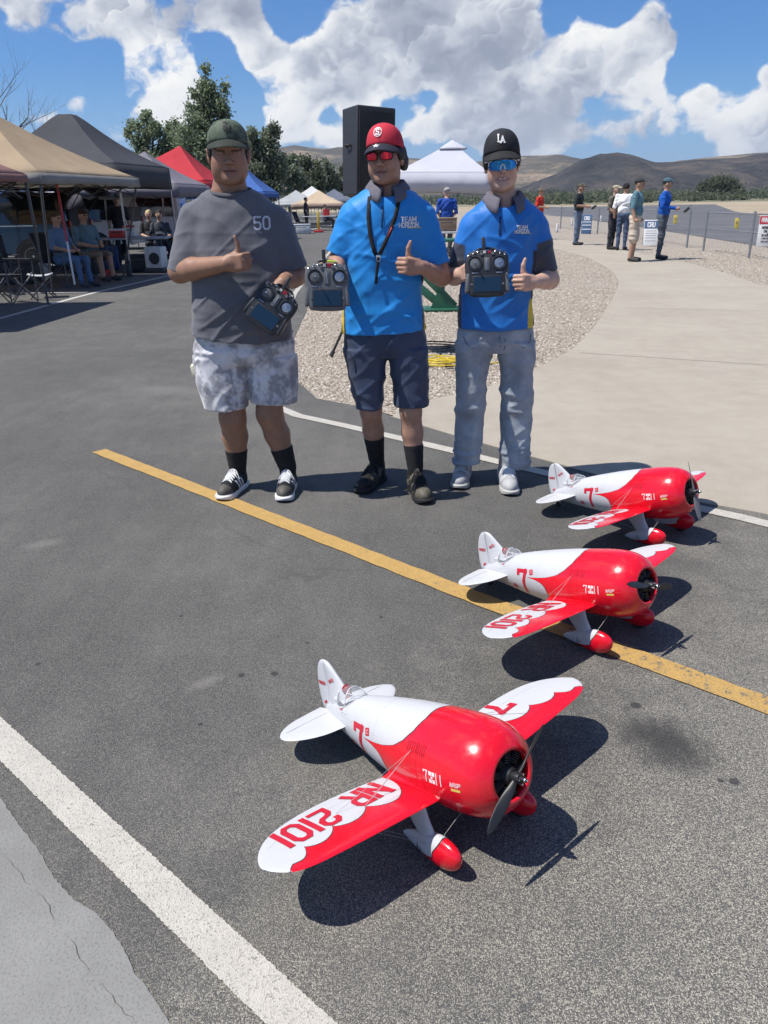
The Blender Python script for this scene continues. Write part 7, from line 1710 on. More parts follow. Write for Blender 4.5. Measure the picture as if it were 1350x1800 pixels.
# ================================================================ vehicles parked under the canopies
GLS = mat('dark_car_glass', (.012, .014, .016), .06, var=0, spec=.8); CHR = mat('car_chrome', (.5, .5, .5), .15, metal=1., var=.05); LAMP = mat('tail_lamp_red', (.35, .01, .012), .2, var=0)
def vehicle(label, loc, yaw, L, W, H, paint, hatch=False, kind='van', name='parked_car'):
    """nose towards local -x, tail at +x; origin on the ground below the tail"""
    t = empty(name, loc, yaw, label, 'car', None); hw = W/2
    if kind == 'van': prof = [(-L, .42), (-L-.02, .70), (-L+.10, .92), (-L+1.0, 1.08), (-L+1.85, H-.06), (-L+2.4, H), (-.5, H-.02), (-.16, H-.12), (-.04, 1.05), (0, .70), (-.02, .36)]
    else: prof = [(-L, .45), (-L-.02, .75), (-L+.10, 1.02), (-L+1.25, 1.12), (-L+1.95, H-.05), (-L+2.4, H), (-.55, H-.02), (-.22, H-.14), (-.04, 1.12), (0, .75), (-.02, .42)]
    prof = [(x, z) for x, z in prof]; pr = [tuple(q) for q in smoothpath(prof, 3)]; n = len(pr); v = []; S = [(-1., .80), (-.98, .93), (-.90, 1.), (.90, 1.), (.98, .93), (1., .80)]
    ys = [-hw, -hw*.985, -hw*.90, hw*.90, hw*.985, hw]
    for y, (s_, sc_) in zip(ys, S):
        for x, z in pr:
            tum = 1-.13*max(0, (z-1.0)/(H-1.0)); zz = .36+(z-.36)*(1 if abs(s_) < .95 else (.985 if abs(s_) < .99 else .96)); v.append((-L/2+(x+L/2)*(.995 if abs(s_) > .95 else 1), y*tum, zz))
    f = [(a*n+i, a*n+i+1, (a+1)*n+i+1, (a+1)*n+i) for a in range(5) for i in range(n-1)]; f.append(tuple(range(n))); f.append(tuple(5*n+i for i in reversed(range(n))))
    f.append((0, n, 2*n, 3*n, 4*n, 5*n, 6*n-1, 5*n-1, 4*n-1, 3*n-1, 2*n-1, n-1))
    body = build('body', v, f, paint, t, None, True, 40)
    tum = lambda z: 1-.13*max(0, (z-1.0)/(H-1.0))
    zs0, zs1 = 1.08, H-.13
    for sg in (-1, 1):
        for x0, x1, k0 in ((-L+1.62, -L+2.35, .40), (-L+2.42, -L+3.25, 0.), (-L+3.32, -.62, 0.), (-.56, -.20, .0)):
            q = [(x0, zs0), (x1, zs0), (x1-(.12 if x1 > -.3 else 0), zs1), (x0+k0, zs1)]
            vv = [(x, sg*(hw*tum(z)+e), z) for e in (.004, -.02) for x, z in q]; build('window', vv, [(0, 1, 2, 3), (7, 6, 5, 4), (0, 4, 5, 1), (1, 5, 6, 2), (2, 6, 7, 3), (3, 7, 4, 0)], GLS, t, None, False)
        b = MB(); b.box((-L/2-.1, sg*(hw+.004), 1.045), (L*.74, .012, .022)); b.build('waist_trim', CHR, t)
        for x in (-L+2.36, -L+3.26): b = MB(); b.box((x, sg*(hw+.001), .72), (.010, .006, .66)); b.build('door_gap', BLK, t)
        for x in (-L+2.18, -L+2.62): b = MB(); b.box((x, sg*(hw+.016), .97), (.20, .03, .035), bev=.01); b.build('door_handle', CHR, t)
        b = MB(); b.box((-L+1.72, sg*(hw+.10), 1.12), (.10, .20, .15), bev=.04); b.build('wing_mirror', paint, t)
        for x in (-L+.95, -.95):
            r = .35; M_ = TR((x, sg*(hw-.11), r), rx=math.pi/2); b = MB(); b.lathe([(r*.55, -.11), (r*.94, -.115), (r, -.08), (r, .08), (r*.94, .115), (r*.55, .11)], 28, M_); w_ = b.build('wheel', RUBB, t); b = MB(); b.lathe([(.02, -.112), (r*.30, -.10), (r*.58, -.112), (r*.58, .112), (r*.30, .10), (.02, .112)], 20, M_); b.build('rim', CHR, w_)
            b = MB(); b.lathe([(r*1.16, 0), (r*1.16, .004), (r*1.0, .004)], 28, TR((x, sg*(hw+.001), r+.01), rx=sg*math.pi/2)); b.build('wheel_arch', BLK, t)
        b = MB(); b.box((-.015, sg*(hw*.90-.06), .98), (.06, .14, .34), bev=.02); b.build('tail_lamp', LAMP, t)
        b = MB(); b.box((-L+.10, sg*(hw*.78), .78), (.12, .34, .14), bev=.04); b.build('headlamp', CHR, t)
    if hatch:
        b = MB(); b.box((-.07, 0, .98), (.10, W*.80, H-.98), bev=.02); b.build('boot_opening', BLK, t)
        # raised tailgate, curved glass panel on gas struts
        v = []; K = 7
        for i in range(K):
            a = i/(K-1); x = -.28+1.0*a; z = H+.03+.22*math.sin(a*2.2)-.34*a*a
            for y in (-hw*.84, hw*.84): v += [(x, y*(1-.08*a), z), (x, y*(1-.08*a), z-.07)]
        f = []
        for i in range(K-1):
            o = i*4; f += [(o, o+2, o+6, o+4), (o+1, o+5, o+7, o+3), (o, o+4, o+5, o+1), (o+2, o+3, o+7, o+6)]
        f += [(0, 1, 3, 2), (4*K-4, 4*K-2, 4*K-1, 4*K-3)]
        hg = build('tailgate', v, f, BLK, t, None, True, 40)
        for sg in (-1, 1): b = MB(); b.tube([(-.06, sg*hw*.82, 1.25), (.38, sg*hw*.78, H+.08)], .012, 6); b.build('gas_strut', DSTL, hg)
    else:
        b = MB(); b.box((-.075, 0, 1.30), (.06, W*.74, .42), Matrix.Rotation(rad(-12), 3, 'Y'), bev=.02); b.build('rear_window', GLS, t)
    b = MB(); b.box((.01, 0, .50), (.14, W*.94, .22), bev=.05); b.build('rear_bumper', paint if kind != 'van' else DSTL, t)
    b = MB(); b.box((-L+2.6, hw*.62, H+.03), (2.2, .04, .04), bev=.01); b.box((-L+2.6, -hw*.62, H+.03), (2.2, .04, .04), bev=.01); b.build('roof_rail', CHR, t)
    return t
BPT = mat('black_car_paint', (.012, .012, .014), .18, coat=.6, var=.05); WPT = mat('white_car_paint', (.62, .62, .63), .3, coat=.4, var=.03); GPT = mat('silver_car_paint', (.36, .37, .38), .3, metal=.4, coat=.4, var=.03)
x = at(143, 440, 20.6)[0]; vehicle('black minivan with chrome trim and open tailgate behind the seated men', (x, 20.9, 0), rad(2), 5.0, 1.95, 1.80, BPT, True)
x = at(232, 430, 24.8)[0]; vehicle('white sport utility vehicle parked between the black van and the pickup, tailgate raised', (x+.1, 25.2, 0), rad(2), 4.9, 1.95, 1.86, WPT, True, 'suv')
x = at(300, 420, 25.)[0]; 
x = at(330, 420, 30.)[0]; vehicle('white sport utility vehicle farther along the row, tailgate closed', (x, 30.2, 0), rad(2), 5.2, 2.0, 1.90, WPT, False, 'suv')
x = at(470, 400, 44.)[0]; vehicle('silver van beside the blue canopy', (x, 45, 0), rad(2), 5.0, 2.0, 1.95, GPT, False)
# camper trailer behind the row
p = at(85, 345, 38.); t = empty('camper_trailer', (p[0], 38., 0), rad(3), 'white box camper trailer showing behind the black van', 'trailer'); b = MB(); b.box((-1.6, 0, 1.55), (6.2, 2.3, 2.3), bev=.18); b.build('body', WPT, t)
for xx in (-3.6, -1.8, .2): b = MB(); b.box((xx, -1.155, 1.85), (.9, .03, .55), bev=.05); b.build('window', GLS, t)
b = MB(); b.box((-1.6, -1.16, 1.25), (6.0, .02, .10)); b.build('side_stripe', mat('stripe_tan', (.35, .25, .16), .5), t)
for xx in (-2.0, -1.1): b = MB(); b.lathe([(.2, -.12), (.36, -.11), (.36, .11), (.2, .12)], 20, TR((xx, -1.0, .36), rx=math.pi/2)); b.build('wheel', RUBB, t)
b = MB(); b.box((-.8, 0, 2.80), (.8, .7, .22), bev=.06); b.build('roof_unit', WPT, t)
# ================================================================ chairs, table and gear in the pits
CHF = mat('dark_chair_fabric', (.018, .02, .028), .85, var=.2); CHT = mat('chair_tube', (.10, .10, .105), .4, metal=.6)
def camp_chair(loc, yaw, label, fab=CHF, grp='folding camp chairs'):
    t = empty('camp_chair', loc, yaw, label, 'chair', grp); w = .27
    st_ = []; n = 6
    v = [(x*w/.27*.27, -.24+.48*j/n, .45-.05*math.sin(math.pi*j/n)*(1-(x/.27)**2)) for j in range(n+1) for x in np.linspace(-.27, .27, 7)]; o = build('seat', v, [(j*7+i, j*7+i+1, (j+1)*7+i+1, (j+1)*7+i) for j in range(n) for i in range(6)], fab, t); o.modifiers.new('t', 'SOLIDIFY').thickness = .012
    v = [(x, .22+.22*j/n+.03*(1-(x/.27)**2), .45+.55*j/n) for j in range(n+1) for x in np.linspace(-.27, .27, 7)]; o = build('backrest', v, [(j*7+i, j*7+i+1, (j+1)*7+i+1, (j+1)*7+i) for j in range(n) for i in range(6)], fab, t); o.modifiers.new('t', 'SOLIDIFY').thickness = .012
    for sg in (-1, 1):
        for a, b in (((sg*.29, -.27, 0), (sg*.27, .24, .46)), ((sg*.29, .27, 0), (sg*.27, -.26, .46)), ((sg*.29, -.27, 0), (-sg*.27, -.26, .46)), ((sg*.29, .27, 0), (-sg*.27, .24, .46)), ((sg*.28, .22, .44), (sg*.28, .46, 1.02)), ((sg*.29, -.27, .0), (sg*.29, -.26, .66))):
            m_ = MB(); m_.tube([a, b], .010, 6); m_.build('leg', CHT, t)
        m_ = MB(); m_.box((sg*.29, .02, .665), (.07, .58, .025), bev=.01); m_.build('armrest', fab, t)
    return t
PD = at(40, 530, 13.2)
camp_chair((at(20, 520, 13.3)[0], 13.3, 0), rad(70), 'empty dark camp chair nearest the left edge of the picture')
camp_chair((at(2, 500, 14.6)[0], 14.6, 0), rad(40), 'empty dark camp chair behind the nearest one', CHF)
c1 = at(112, 470, 15.9); camp_chair((c1[0], 15.9, 0), rad(72), 'dark camp chair under the seated man in jeans')
c2 = at(158, 465, 17.2); camp_chair((c2[0], 17.2, 0), rad(66), 'dark camp chair under the seated man in shorts')
figure((c1[0]+.02, 15.9, .0), 1.78, rad(72), 'sit', dict(top=(.10, .17, .27), bottom=(.085, .15, .26), skin=SK, shoe=(.06, .06, .07), hair=(.07, .045, .03)), 'seated man in light blue t-shirt and jeans under the tan canopy', 'people sitting under the canopies', vox=.010, build_=1.1)
figure((c2[0]+.02, 17.2, .0), 1.82, rad(62), 'sit', dict(top=(.10, .17, .21), bottom=(.22, .17, .12), skin=SK, shoe=(.05, .05, .05), cap=(.03, .02, .02), short=True), 'seated man in grey-green t-shirt, shorts and dark cap under the tan canopy', 'people sitting under the canopies', vox=.010, build_=1.2)
for px, Y, tp, hr, lab, ps in ((213, 21.8, (.03, .03, .035), (.02, .02, .02), 'person in black at the back of the open van', 'stand'), (266, 22.6, (.025, .025, .03), (.55, .42, .22), 'fair-haired person in black sitting behind the folding table', 'sit'), (284, 22.0, (.05, .06, .08), (.03, .025, .02), 'dark-haired person sitting at the right end of the folding table', 'sit'), (540, 47., (.03, .03, .035), (.02, .02, .02), 'person in black standing under the far cream canopy', 'stand'), (574, 50, (.12, .13, .15), (.03, .03, .03), 'person in grey sitting under the far cream canopy', 'sit')):
    q = at(px, 420, Y); figure((q[0], Y, 0), 1.74, rad(20 if px < 300 else 100), ps, dict(top=tp, bottom=(.03, .035, .05), skin=SK2, shoe=(.03, .03, .03), hair=hr), lab, 'people in the pits', vox=.014)
t = empty('folding_stool', at(75, 510, 14.0)*np.array((1, 1, 0)), rad(20), 'small folding stool with pale seat beside the seated man in jeans', 'stool'); v = [(x, y, .40-.03*(1-(x/.2)**2)) for y in (-.17, .17) for x in np.linspace(-.2, .2, 7)]; o = build('seat', v, [(i, i+1, 8+i, 7+i) for i in range(6)], mat('pale_seat', (.45, .46, .48), .6), t); o.modifiers.new('t', 'SOLIDIFY').thickness = .012
for sg in (-1, 1):
    for s2 in (-1, 1): b = MB(); b.tube([(s2*.19, sg*.17, .40), (-s2*.20, sg*.19, 0)], .010, 6); b.build('leg', CHT, t)
def table(loc, yaw, w, d, h, label, top_m, grp=None):
    t = empty('folding_table', loc, yaw, label, 'table', grp); b = MB(); b.box((0, 0, h), (w, d, .045), bev=.012); b.build('table_top', top_m, t)
    for sx_ in (-1, 1):
        for sy_ in (-1, 1): b = MB(); b.tube([(sx_*(w/2-.25), sy_*(d/2-.08), h-.02), (sx_*(w/2-.12), sy_*(d/2-.06), 0)], .014, 6); b.build('leg', DSTL, t)
        b = MB(); b.tube([(sx_*(w/2-.18), -d/2+.07, .3), (sx_*(w/2-.18), d/2-.07, .3)], .010, 6); b.build('brace', DSTL, t)
    return t
GTOP = mat('grey_plastic_top', (.30, .31, .33), .5)
q = at(238, 440, 19.6); table((q[0], 19.6, 0), rad(4), 1.6, .75, .74, 'grey folding table under the black canopy', GTOP)
def crate(loc, size, m, name, label, cat, yaw=0., lid=None, grp=None):
    t = empty(name, loc, yaw, label, cat, grp); b = MB(); b.box((0, 0, size[2]/2), size, bev=min(size)*.12); b.build('body', m, t); b = MB(); b.box((0, 0, size[2]+.012), (size[0]*1.03, size[1]*1.03, .05), bev=.012); b.build('lid', lid or m, t); b = MB(); b.tube([(-size[0]*.3, -size[1]*.53, size[2]*.75), (-size[0]*.28, -size[1]*.60, size[2]*.72), (size[0]*.28, -size[1]*.60, size[2]*.72), (size[0]*.3, -size[1]*.53, size[2]*.75)], .012, 6); b.build('handle', DSTL, t); return t
RDP = mat('red_plastic', (.5, .03, .03), .4); WPL = mat('white_plastic', (.6, .6, .6), .5); DPL = mat('dark_plastic', (.03, .032, .04), .5); BLP = mat('blue_plastic', (.03, .08, .25), .5)
q = at(205, 410, 19.4); crate((q[0], 19.45, .765), (.34, .24, .16), RDP, 'tool_box', 'red tool box on the folding table', 'box', 0., WPL)
q = at(226, 410, 19.7); crate((q[0], 19.75, .765), (.26, .22, .22), WPL, 'carton', 'white and red carton on the folding table', 'box', .2, RDP)
q = at(250, 450, 19.1); crate((q[0]-.1, 19.3, 0), (.62, .40, .36), DPL, 'cool_box', 'dark cool box standing under the folding table', 'cooler')
q = at(272, 450, 18.9); t = empty('loudspeaker', (q[0], 19.0, .0), rad(-10), 'white loudspeaker cabinet with black cone below the folding table', 'loudspeaker'); b = MB(); b.box((0, 0, .34), (.40, .34, .46), bev=.02); b.build('cabinet', WPL, t)
b = MB(); b.lathe([(.13, 0), (.125, .012), (.09, -.01), (.04, -.03), (.0005, -.02)], 24, TR((.03, -.172, .32), rx=math.pi/2)); b.build('cone', DPL, t); b = MB(); b.box((0, 0, .055), (.46, .40, .11), bev=.01); b.build('plinth', DPL, t)
q = at(232, 480, 18.2); t = empty('insulated_bottle', (q[0], 18.0, 0), 0, 'tall dark insulated bottle standing by the canopy leg', 'bottle'); b = MB(); b.lathe([(.058, 0), (.062, .02), (.062, .24), (.045, .28)], 18); b.build('body', DPL, t); b = MB(); b.lathe([(.046, .28), (.046, .33), (.0005, .335)], 16); b.build('cap', BLK, t)
q0, q1 = at(100, 325, 15.6), at(118, 425, 15.2); t = empty('pole', (q1[0], 15.2, 0), 0, 'red and white pole leaning under the tan canopy', 'pole'); o_ = Vector((q1[0], 15.2, 0)); b = MB(); qe = q1+(q1-q0)*.75; b.tube([Vector(q0)-o_, Vector(q1)-o_], .022, 8); b.build('upper_tube', REDS, t); b = MB(); b.tube([Vector(q1)-o_, Vector(qe)-o_], .018, 8); b.build('lower_tube', WSTL, t)
q = at(206, 470, 18.0); t = empty('camp_lantern', (q[0]-.15, 17.9, 0), 0, 'small red shoe-like bag on the ground by the canopy leg', 'bag'); b = MB(); b.lathe([(.10, 0), (.12, .04), (.10, .12), (.04, .16), (.0005, .165)], 14, Matrix.Diagonal((1.3, .8, 1, 1))); b.build('body', RDP, t); t.name = 'small_bag'
# stacked boxes and gear deeper in the shade
for i, (px, py, Y, sz, m_, lab) in enumerate(((150, 470, 19., (.6, .5, .45), DPL, 'dark storage box behind the seated man in shorts'), (30, 480, 16.8, (.8, .5, .4), DPL, 'dark storage box behind the camp chairs'), (60, 470, 17.6, (.5, .4, .3), WPL, 'pale plastic crate behind the folding stool'), (190, 455, 20.2, (.5, .4, .5), BLP, 'blue storage box behind the folding table'))):
    q = at(px, py, Y); crate((q[0], Y, 0), sz, m_, 'storage_box', lab, 'box', .1*i, None, 'storage boxes in the pits')
# far pits: table with models and bits
q = at(562, 398, 46); table((q[0], 46, 0), 0, 1.8, .75, .74, 'white table with models under the far cream canopy', mat('white_top', (.55, .55, .56), .5)); crate((q[0]+.4, 46, .765), (.35, .3, .30), RDP, 'tool_box', 'red box on the far white table', 'box')
q = at(530, 405, 42.); crate((q[0], 42, 0), (.9, .6, .42), WPL, 'cool_box', 'white cool box in front of the far cream canopy', 'cooler')
q = at(560, 398, 43.5); t = empty('barrier', (q[0], 43.5, 0), 0, 'yellow folding stand beside the far white table', 'stand'); b = MB(); b.box((0, 0, .55), (.12, .08, .9), bev=.02); b.build('board', mat('yellow_plastic', (.6, .42, .03), .5), t); b = MB(); b.box((0, 0, .05), (.5, .4, .08), bev=.02); b.build('foot', RDP, t)
for px, Y, lab in ((517, 44.5, 'dark camp chair left of the white cool box in the far pits'), (531, 46.5, 'dark camp chair behind the white cool box in the far pits'), (587, 50, 'dark camp chair right of the far white table')):
    q = at(px, 400, Y); camp_chair((q[0], Y, 0), rad(60+px % 40), lab, CHF, 'dark camp chairs in the far pits')
# ================================================================ loudspeaker on its tripod
q = at(641, 300, 8.1); t = empty('pa_loudspeaker', (q[0], 8.1, 0), 0, 'tall black loudspeaker on a tripod behind the red-capped pilot', 'loudspeaker')
R_ = Matrix.Rotation(rad(33), 4, 'Z') @ Matrix.Rotation(rad(2), 4, 'Y'); SPK = mat('speaker_black', (.028, .029, .034), .55, var=.15, vscale=20, bump=.4, bscale=300, bdist=.001)
z0 = 1.50; z1 = at(650, 190, 8.1)[2]; b = MB(); M_ = Matrix.Translation((0, 0, z0)) @ R_
b.prism([(-.21, -.19), (.21, -.19), (.14, .19), (-.14, .19)], z1-z0, M_); cb = b.build('cabinet', SPK, t, True, 30); bw = cb.modifiers.new('b', 'BEVEL'); bw.width = .012; bw.segments = 2
b = MB(); b.box((0, 0, 0), (.38, .012, z1-z0-.08), bev=.004); o = b.build('grille', mat('grille_black', (.012, .012, .013), .7), t); o.matrix_local = M_ @ Matrix.Translation((0, -.196, (z1-z0)/2))
for sg in (-1, 1): b = MB(); b.tube([(sg*.172, -.06, .42), (sg*.205, -.05, .43), (sg*.205, .03, .43), (sg*.168, .05, .42)], .010, 6); o = b.build('handle', BLK, t); o.matrix_local = M_
b = MB(); b.tube([(0, 0, .62), (0, 0, z0+.05)], .018, 10); b.tube([(0, 0, .30), (0, 0, 1.0)], .024, 10); b.build('pole', BLK, t)
fx = gp(583, 627)-np.array((q[0], 8.1, 0))
for a in (math.atan2(fx[1], fx[0]), math.atan2(fx[1], fx[0])+2.09, math.atan2(fx[1], fx[0])+4.19):
    rr = math.hypot(fx[0], fx[1]); l_ = MB(); l_.tube([(.02*math.cos(a), .02*math.sin(a), .72), (rr*math.cos(a), rr*math.sin(a), .018)], .014, 8); lg = l_.build('leg', BLK, t); l_ = MB(); l_.tube([(rr*.94*math.cos(a), rr*.94*math.sin(a), .055), (rr*1.02*math.cos(a), rr*1.02*math.sin(a), .004)], .022, 8); l_.build('foot', RUBB, lg); l_ = MB(); l_.tube([(.02*math.cos(a), .02*math.sin(a), .34), (rr*.5*math.cos(a), rr*.5*math.sin(a), .38)], .009, 6); l_.build('brace', BLK, t)
b = MB(); b.lathe([(.04, .70), (.045, .72), (.045, .78), (.03, .80)], 14); b.build('collar', BLK, t)
# ---- green steel stand
GRN = mat('green_paint', (.025, .12, .065), .45, var=.15, vscale=12); q = gp(774, 545); t = empty('steel_stand', (q[0], q[1], 0), 0, 'green steel stand with slanted braces between the two blue-shirted pilots', 'stand')
b = MB(); b.box((.02, 0, .46), (.075, .075, .92), bev=.008); b.build('post', GRN, t)
for a, c_ in (((-.36, -.02, .62), (.20, -.03, .05)), ((-.32, -.05, .34), (.06, -.06, .03))):
    d_ = Vector(c_)-Vector(a); b = MB(); b.box((Vector(a)+Vector(c_))/2, (d_.length, .05, .11), Matrix.Rotation(-math.atan2(d_.z, d_.x), 3, 'Y'), bev=.006); b.build('brace', GRN, t)
b = MB(); b.prism([(-.16, 0), (.26, 0), (.26, .02), (.0, .24), (-.06, .24)], .02, TR((0, -.07, .0), rx=math.pi/2)); b.build('gusset', GRN, t)
b = MB(); b.box((.02, .02, .02), (.62, .42, .03), bev=.006); b.build('base_plate', GRN, t); b = MB(); b.box((.02, 0, .94), (.80, .40, .035), bev=.008); b.build('top_plate', GRN, t)
# ---- cords
YC = mat('yellow_cable', (.62, .45, .03), .5); random.seed(12); q = gp(776, 640); t = empty('extension_cord', (q[0], q[1], 0), 0, 'loosely coiled yellow extension cord lying on the gravel', 'cord')
b = MB(); pts = []
for i in range(7*16):
    a = i/16*2*math.pi; r = .13+.07*math.sin(i*.17)+random.uniform(-.008, .008); pts.append(Vector((r*1.35*math.cos(a)+.05*math.sin(i*.05), r*.95*math.sin(a)+.04*math.cos(i*.07), .014+.006*(i//16)*.9+.006*math.sin(i*.9))))
b.tube(pts, .0065, 6); b.build('coil', YC, t); b = MB(); b.tube([pts[-1], Vector((.35, -.10, .012)), Vector((.55, -.02, .012)), Vector((.8, .1, .012))], .0065, 6); b.build('loose_end', YC, t)
b = MB(); b.box((.05, -.20, .025), (.07, .035, .03), .4, bev=.008); b.build('plug', BLK, t)
q = gp(758, 618); t = empty('black_cable', (q[0], q[1], 0), 0, 'black cable coiled behind the yellow cord', 'cord'); b = MB(); b.tube([Vector((.30*math.cos(a)*(1+.05*math.sin(a*3)), .20*math.sin(a), .014+.004*a)) for a in np.linspace(0, 18, 110)], .007, 6); b.build('coil', BLK, t)
# ---- work table under the white canopy
q = at(770, 420, 20.5); table((q[0], 20.5, 0), rad(2), 1.5, .7, .72, 'white topped table in front of the person under the white canopy', mat('white_top', (.55, .55, .56), .5)); q2 = at(784, 400, 20.4); crate((q2[0], 20.4, .745), (.50, .3, .28), mat('cardboard', (.22, .16, .11), .85), 'carton', 'brown carton on the white topped table', 'box')
q = at(758, 390, 20.6); crate((q[0], 20.6, .745), (.14, .14, .26), WPL, 'jug', 'white jug on the white topped table', 'jug')
# feather flag
q = at(849, 375, 25.5); t = empty('feather_flag', (q[0], 25.5, 0), 0, 'dark blue vertical banner by the right leg of the white canopy', 'flag'); b = MB(); b.tube([(0, 0, 0), (0, 0, 2.0)], .014, 8); b.build('pole', WSTL, t); v = []
for i in range(9):
    z = .75+1.2*i/8; v += [(.02, .01*math.sin(i), z), (.36-.05*(i/8)**2, .03*math.sin(i*.8), z+.04)]
fo = build('banner', v, [(2*i, 2*i+1, 2*i+3, 2*i+2) for i in range(8)], mat('flag_blue', (.015, .03, .16), .7), t); fo.modifiers.new('t', 'SOLIDIFY').thickness = .006
quads_on('banner_letters', [[np.array(p) for p in q_] for q_ in text_quads('HORIZON', .16, .035, gap=.3)], lambda x, y, l: np.array((.19+y, -.045-l, 1.35+x)), WHT_TH, t)
# ================================================================ fence, boards and signs by the runway
PIPE = mat('galvanised_pipe', (.30, .31, .32), .4, metal=.6, var=.1); posts = [gp(1395, 468), gp(1316, 454), gp(1236, 441)]; posts2 = [gp(1207, 435), gp(1150, 426), gp(1098, 418), gp(1050, 411), gp(985, 402), gp(930, 394), gp(890, 389)]
def fence(label, ps):
    o_ = np.array((ps[0][0], ps[0][1], 0)); t = empty('pipe_fence', o_, 0, label, 'fence', 'pipe fence along the runway')
    for p in ps: b = MB(); b.tube([Vector(p-o_), Vector(p-o_)+Vector((0, 0, 1.08))], .032, 8); b.build('post', PIPE, t)
    for a, c_ in zip(ps[:-1], ps[1:]):
        for z, r in ((1.02, .022), (.60, .018)): b = MB(); b.tube([Vector(a-o_)+Vector((0, 0, z)), Vector(c_-o_)+Vector((0, 0, z))], r, 6); b.build('rail', PIPE, t)
        L_ = np.linalg.norm(c_-a); n = max(6, int(L_/.22)); b = MB()
        for i in range(n):
            p, q_ = a+(c_-a)*i/n-o_, a+(c_-a)*(i+1)/n-o_
            b.tube([Vector(p)+Vector((0, 0, .06)), Vector(q_)+Vector((0, 0, .58))], .0018, 3, cap=False); b.tube([Vector(p)+Vector((0, 0, .58)), Vector(q_)+Vector((0, 0, .06))], .0018, 3, cap=False)
        b.build('wire_mesh', PIPE, t)
fence('pipe fence with the warning sign, at the right edge of the picture', posts); fence('pipe fence running away behind the spectators', posts2)
pm = mat('sign_white', (.70, .70, .69), .5, var=.05); q = gp(1336, 458); t = empty('warning_sign', (q[0], q[1]-.1, 0), rad(-25), 'white warning sign with red header wired to the fence', 'sign'); b = MB(); b.box((0, 0, .66), (.36, .012, .68), bev=.003); b.build('board', pm, t); b = MB(); b.box((0, -.008, .905), (.35, .006, .17)); b.build('header', MRED, t)
quads_on('header_text', text_quads('PRIVATE', .085, .017, gap=.20, wide=.62), lambda x, y, l: np.array((x, -.0125-l, .905+y)), WHT_TH, t)
quads_on('body_text', text_quads('MEMBERS', .050, .010, gap=.2, wide=.75, cy=.74)+text_quads('ONLY', .050, .010, gap=.2, wide=.75, cy=.66)+text_quads('NO ENTRY', .040, .008, gap=.2, wide=.75, cy=.57)+text_quads('FLYING FIELD', .030, .006, gap=.2, wide=.72, cy=.50)+text_quads('RULES APPLY', .030, .006, gap=.2, wide=.72, cy=.43), lambda x, y, l: np.array((x, -.0095-l, y)), BLK, t)
YS = mat('sign_yellow', (.55, .44, .10), .5)
for i, (px, py, lab) in enumerate(((1286, 449, 'small yellow tag on the fence left of the warning sign'), (1181, 432, 'small yellow tag on the fence beside the blue-jacketed spectator'))):
    q = gp(px, py); t = empty('fence_tag', (q[0], q[1]-.05, 0), rad(-20), lab, 'sign', 'yellow tags on the fence'); b = MB(); b.box((0, 0, .78), (.11, .012, .26), bev=.02); b.build('plate', YS, t); b = MB(); b.box((0, -.008, .80), (.05, .004, .06)); b.build('mark', mat('tag_print', (.28, .22, .08), .6), t)
def aboard(px, py, label, top_m, low_m, w=.42, h=.78):
    q = gp(px, py); t = empty('sandwich_board', (q[0], q[1], 0), rad(-14), label, 'sign', 'sandwich boards at the fence')
    for sg in (-1, 1): b = MB(); b.box((0, sg*.16, h/2), (w, .02, h), Matrix.Rotation(sg*rad(14), 3, 'X'), bev=.004); b.build('panel', low_m, t)
    R_ = Matrix.Rotation(rad(-14), 4, 'X'); M_ = Matrix.Translation((0, -.16, h/2)) @ R_
    b = MB(); b.box((0, -.0125, h*.32), (w*.98, .004, h*.30)); o = b.build('header', top_m, t); o.matrix_local = M_
    return t, M_, w, h
t, M_, w, h = aboard(1030, 411, 'blue sandwich board with white lettering beside the dark-shirted spectator', mat('board_blue', (.06, .12, .23), .7), mat('board_blue', (.06, .12, .23), .7))
quads_on('board_text', text_quads('CRU', .13, .028, gap=.2, wide=.75, cy=.25)+[[np.array((-.18, y)), np.array((.18, y)), np.array((.18, y+.03)), np.array((-.18, y+.03))] for y in (.08, -.05, -.22)], lambda x, y, l: np.array(M_ @ Vector((x, -.017-l, y))), WHT_TH, t)
t, M2, w, h = aboard(1141, 432, 'white sandwich board with blue top between the teal and blue spectators', mat('board_blue', (.06, .12, .23), .7), pm)
quads_on('board_text', text_quads('CRU', .13, .028, gap=.2, wide=.75, cy=.25), lambda x, y, l: np.array(M2 @ Vector((x, -.017-l, y))), WHT_TH, t)
quads_on('board_lines', [[np.array((-.16, y)), np.array((.16, y)), np.array((.16, y+.018)), np.array((-.16, y+.018))] for y in (.05, -.02, -.09, -.16, -.25)], lambda x, y, l: np.array(M2 @ Vector((x, -.0125-l, y))), MGRY, t)
# white marker posts on the gravel
for px, py, lab in ((979, 408, 'short white marker post left of the dark-shirted spectator'), (1005, 396, 'short white marker post behind the dark-shirted spectator'), (1056, 390, 'short white marker post near the runway edge')):
    q = gp(px, py); t = empty('marker_post', (q[0], q[1], 0), 0, lab, 'post', 'white marker posts'); b = MB(); b.lathe([(.05, 0), (.05, .34), (.035, .37), (.0005, .38)], 12); b.build('post', WPL, t); b = MB(); b.lathe([(.09, 0), (.09, .03), (.05, .035)], 12); b.build('base', PIPE, t)
